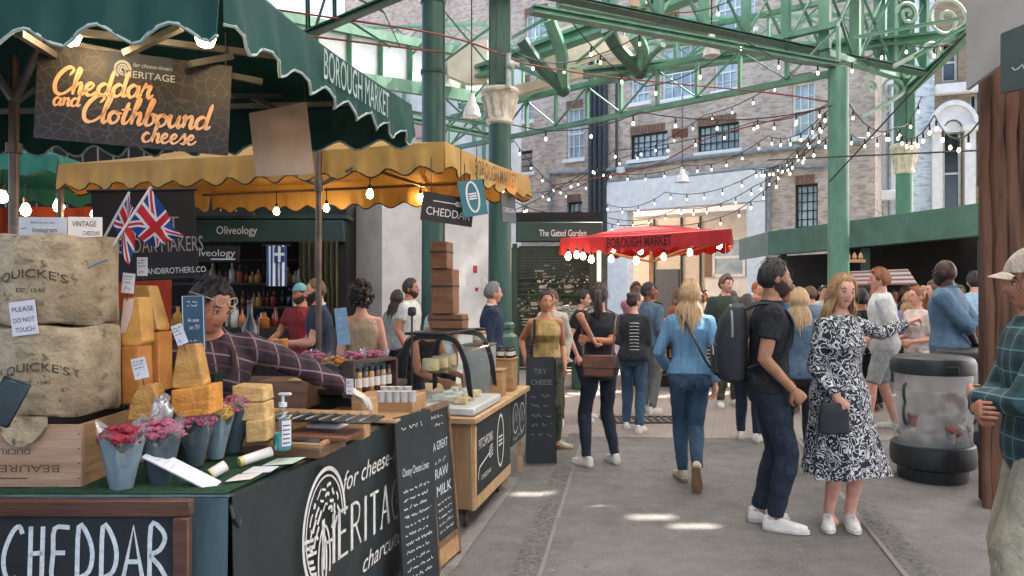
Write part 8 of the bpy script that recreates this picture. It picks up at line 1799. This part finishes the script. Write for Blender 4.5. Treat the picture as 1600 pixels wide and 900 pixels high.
# right-hand crowd
CROWD = [  # px, depth, yaw, height, sex, skin, top, sleeve, hair, label
 (1166, 7.9, 150, 1.56, 'f', 'fair', DKG, 'long', ('dark', 'long'), 'dark haired person just behind the backpack straps'),
 (1182, 13.5, 30, 1.78, 'm', 'fair', F_('rust', '#8d5a43', '#7a4b37'), 'short', ('ginger', 'short'), 'ginger haired person far behind the backpack'),
 (1250, 6.6, 165, 1.62, 'f', 'fair', F_('denim_shirt2', '#566b7e', '#46596b'), 'long', ('fairblonde', 'long'), 'blonde haired person in denim standing behind the patterned dress'),
 (1236, 9.8, -60, 1.70, 'm', 'tan', F_('bluejkt', '#3f6f92', '#345f7f'), 'long', ('brown', 'short'), 'person in bright blue jacket between the couple'),
 (1318, 9.6, 40, 1.62, 'f', 'fair', CRM, 'short', ('fairblonde', 'long'), 'fair haired person in cream behind the pointing arm'),
 (1330, 12.0, -30, 1.66, 'f', 'tan', REDT, 'short', ('brown', 'bun'), 'person in red deep in the crowd by the kiosk'),
 (1347, 8.9, 170, 1.62, 'm', 'tan', pm('camo', '#2e332c', .9, '#14161a', 14, bump=.2, lo=.45, hi=.5), 'long', ('black', 'short'), 'person in dark camouflage jacket and black trousers from behind'),
 (1412, 12.5, 60, 1.72, 'm', 'fair', NAVY, 'long', ('brown', 'short'), 'brown haired person in navy beside white shirt'),
 (1444, 12.2, -50, 1.70, 'f', 'fair', DKG, 'long', ('fairblonde', 'short'), 'blonde short haired person behind the pink white top'),
 (1466, 9.4, -95, 1.74, 'm', 'fair', F_('bluegrey', '#5d7182', '#4d6070'), 'long', ('brown', 'short'), 'person in blue grey jacket left of the denim shirt'),
 (1524, 9.5, 170, 1.86, 'm', 'fair', F_('skyblue', '#9db9cb', '#8ca9bc'), 'short', ('black', 'short'), 'tall person in sky blue shirt behind the denim shirt'),
 (1285, 13.2, 10, 1.72, 'm', 'fair', WHT, 'short', ('dark', 'short'), 'person in white at the kiosk mouth above the dress'),
 (1398, 13.8, -20, 1.66, 'f', 'tan', CRM, 'short', ('dark', 'long'), 'dark long haired person in cream far by the kiosk'),
 (1428, 14.2, 20, 1.76, 'm', 'fair', BLACKT, 'short', ('brown', 'short'), 'person in black far back near the cream capital'),
 (1488, 11.4, 120, 1.74, 'm', 'tan', DKG, 'long', ('black', 'short'), 'person in charcoal coat beyond the blue grey jacket'),
 (1270, 10.8, -150, 1.68, 'm', 'fair', DENIM, 'long', ('brown', 'short'), 'person in faded denim seen over the shoulder of the dress'),
 (1300, 11.4, 100, 1.60, 'f', 'fair', F_('pinktop', '#b98c8a', '#a67b79'), 'short', ('brown', 'ponytail'), 'pink topped person with ponytail left of the kiosk column'),
 (1335, 10.4, 150, 1.58, 'f', 'fair', CRM, 'long', ('fairblonde', 'long'), 'blonde person in cream coat turned away by the plain column'),
 (1358, 12.8, 20, 1.70, 'm', 'tan', DKG, 'short', ('black', 'short'), 'person in charcoal t-shirt under the striped awning'),
 (1452, 10.6, 160, 1.64, 'm', 'fair', DENIM, 'long', ('dark', 'short'), 'dark haired person in denim behind the pink white top'),
 (1500, 13.0, -20, 1.72, 'm', 'fair', CRM, 'short', ('grey', 'short'), 'grey haired person in cream deep under the kiosk'),
 (1145, 12.4, 165, 1.62, 'f', 'fair', BLACKT, 'long', ('dark', 'long'), 'long dark haired person in black beyond the green shirt'),
 (1058, 12.2, 30, 1.66, 'f', 'tan', F_('rust', '#8d5a43', '#7a4b37'), 'short', ('brown', 'long'), 'person in rust top queueing at the red stall'),
 (1372, 9.9, -160, 1.66, 'f', 'fair', NAVY, 'long', ('ginger', 'long'), 'ginger long haired person in navy beyond the white shirt'),
 (1100, 15.5, 20, 1.68, 'f', 'fair', CRM, 'long', ('brown', 'long'), 'person in cream far behind the blue jumper'),
 (1192, 16.0, -40, 1.78, 'm', 'fair', DKG, 'long', ('brown', 'short'), 'tall person in charcoal at the far kiosk corner'),
 (1228, 12.6, 160, 1.66, 'f', 'fair', REDT, 'short', ('dark', 'ponytail'), 'person in red with ponytail far between the couple'),
 (1308, 14.6, 90, 1.74, 'm', 'dark', BLACKT, 'short', ('black', 'cropped'), 'dark skinned person in black by the plain column foot'),
 (1422, 10.9, 175, 1.60, 'f', 'fair', F_('lilac', '#8f86a3', '#7d7491'), 'long', ('blonde', 'long'), 'blonde person in lilac jumper behind the white shirt'),
 (1480, 10.2, 150, 1.66, 'f', 'tan', OLV, 'long', ('brown', 'long'), 'brown haired person in olive jacket beside the denim shirt'),
 (1212, 14.5, 170, 1.70, 'f', 'fair', F_('mustard', '#8f7440', '#7d6436'), 'short', ('brown', 'long'), 'person in mustard top far behind the couple')]
for i, (px, Y, yw, hh, sx, sk_, tp, slv, hr, lab) in enumerate(CROWD):
    person(lab, V((xof(px, Y), Y, 0)), yw, hh, sx, sk_, 1 if Y < 10 else 2, top=tp, sleeve=slv, bottom=[JD, JB, DKG, BLACKT][i % 4], hair=hr, seed=50+i, shoes=['white', 'black', 'white', 'brown'][i % 4], wl=(.16, -.20, 1.0) if i % 3 == 0 else None, wr=(-.14, -.22, 1.08) if i % 3 == 1 else None)
p_ = [p for p in PEOPLE.values() if 'camouflage' in p['body']['label']][0]; cap('black cap on the head of person in camouflage', p_['HM'], BP, True)
# hand with a phone entering at the left edge
l = V((-1.98, 1.72, 0)); ph = person('person at the left edge holding up a phone, mostly outside the view', l, 150, 1.70, 'm', 'fair', 0, top=DKG, sleeve='long', bottom=JD, hair=('dark', 'short'), wl=lw(at(-14, 705, 2.02), l, 150, 1.70), pl=(1, .6, -.5), handl=dict(d=(.25, -.2, 1), n=(.9, .5, .1), curl=.45), seed=70)
q = at(10, 628, 2.02); t = thing('phone', 'black phone held up at the left edge of view', 'phone', q, 0); mb = MB(); mb.box(q, (.07, .009, .14), Matrix.Rotation(.5, 3, 'Y')@Matrix.Rotation(.5, 3, 'Z'), .004); mb.build('case', BLK, t); mb = MB(); mb.box(q+V((.0, .0, 0))+Matrix.Rotation(.5, 3, 'Y')@Matrix.Rotation(.5, 3, 'Z')@V((0, -.0055, 0)), (.062, .002, .125), Matrix.Rotation(.5, 3, 'Y')@Matrix.Rotation(.5, 3, 'Z'), .0008); mb.build('screen', GLASSK, t)

# ---- clear recycling bins
BINB = pm('bin_black', '#242525', .45, '#303131', 12, bump=.1); BINC = pane('bin_plastic', (.95, .95, .94, 1), .03, .16); BAGC = pane('bin_bag', (.97, .95, .92, 1), .02, .38); HND = pm('bin_handle', '#2c4438', .5); TRASH = [pm('trash_'+k, a, .7, bump=.2) for k, a in (('card', '#8d5f47'), ('cup', '#c9c0b5'), ('rust', '#a2583f'), ('brown', '#5f3e31'), ('pale', '#b8a08d'))]
def rbin(label, ctr, r, seed):
    o = V(ctr); t = thing('recycling_bin', label, 'bin', o, 0, 'clear recycling bins on the right'); rr = random.Random(seed)
    mb = MB(); mb.lathe([(.0, 0), (r*.84, 0), (r*.86, .03), (r*.86, .10), (r*1.0, .12), (r*1.04, .15), (r*1.05, .22), (r*1.02, .30), (r*.96, .31), (r*.9, .13), (0, .12)], o, 40, caps=False); mb.build('base', BINB, t, ang=30)
    mb = MB(); mb.lathe([(r*.95, .29), (r*.95, .6), (r*.955, .93)], o, 40, caps=False); mb.build('clear_drum', BINC, t)
    mb = MB(); rings = []
    for z, k in ((.30, .86), (.45, .80), (.62, .84), (.78, .90), (.92, .93)): rings.append([o+V((r*k*(1+.03*math.sin(7*a+z*20))*math.cos(a), r*k*(1+.03*math.sin(6*a+z*17))*math.sin(a), z)) for a in [2*PI*q/40 for q in range(40)]])
    mb.loft(rings, False); mb.build('liner_bag', BAGC, t)
    mb = MB(); mb.lathe([(r*.99, .90), (r*1.03, .91), (r*1.04, .99), (r*.98, 1.03), (r*.9, 1.045), (0, 1.05)], o, 40, caps=False); mb.box(o+V((-.02, -r*1.03, .955)), (.1, .03, .06), None, .01); mb.build('lid', BINB, t, ang=30)
    for z in (.42, .75): mb = MB(); mb.lathe([(r*.957, z), (r*.965, z+.008), (r*.957, z+.016)], o, 40, caps=False); mb.build('hoop', BINC, t)
    for a in (-.12, PI+.12):
        d = V((math.cos(a), -abs(math.sin(a))-.25, 0)).normalized(); mb = MB(); mb.tube(crm([o+d*r*q+V((0, 0, z)) for q, z in ((.96, .48), (1.03, .52), (1.05, .60), (.99, .66), (1.04, .72), (1.03, .80), (.96, .82))], 5), .012, 7); mb.build('handle', HND, t)
    for k in range(26):
        a, q = rr.uniform(0, 6.3), (.78-.3*rr.random()**2)*r; p = o+V((q*math.cos(a), q*math.sin(a), .33+.36*rr.random()**1.4)); m_ = TRASH[k % 5]; mb = MB()
        M_ = Euler((rr.uniform(-1, 1), rr.uniform(-1, 1), rr.uniform(0, 3))).to_matrix()
        if k % 2: mb.lathe([(.03, 0), (.042, .1), (.044, .105), (.04, .1), (.028, .005)], p, 14, M=M_)
        else: mb.box(p, (.13, .09, .05), M_, .012)
        tag(mb.build('rubbish', m_), 'piece of rubbish inside the %s clear bin' % label.split()[0], 'rubbish', 'rubbish in the %s bin' % label.split()[0])
b1 = gnd(1455, 757); rbin('front clear plastic recycling bin with black lid and base', (xof(1457, b1.y+.22), b1.y+.22, 0), .315, 1)
b2 = V((xof(1520, 7.05), 7.05, 0)); rbin('rear clear plastic recycling bin half hidden by the post', b2, .32, 2)
# ================================================================== CAMERA, SUN, SKY
cam = bpy.data.cameras.new('camera'); co = bpy.data.objects.new('camera', cam); COL.objects.link(co)
co.location = (0, 0, CH); co.rotation_euler = (R(90), 0, 0); cam.sensor_width = 36; cam.lens = 36*F/1600; cam.shift_y = (CY-450)/1600; cam.clip_end = 500; cam.clip_start = .05; SC.camera = co
w = bpy.data.worlds.new('World'); SC.world = w; w.use_nodes = True; nt = w.node_tree; bg = nt.nodes['Background']
sk = nt.nodes.new('ShaderNodeTexSky'); sk.sky_type = 'NISHITA'; sk.sun_disc = False; sk.sun_elevation = R(SUN_EL); sk.sun_rotation = R(SUN_AZ); sk.dust_density = 6; sk.air_density = .75; sk.ozone_density = .3
nt.links.new(sk.outputs[0], bg.inputs[0]); bg.inputs[1].default_value = .15
l = bpy.data.lights.new('sun', 'SUN'); l.energy = 4.0; l.angle = R(.53); l.color = (1, .95, .87); lo = bpy.data.objects.new('sun', l); COL.objects.link(lo)
lo.rotation_euler = sd.to_track_quat('Z', 'Y').to_euler(); lo.location = (5, 5, 20)
vs = SC.view_settings; vs.view_transform = 'Standard'; vs.look = 'None'; vs.exposure = 2.65; vs.gamma = 1; vs.use_curve_mapping = False
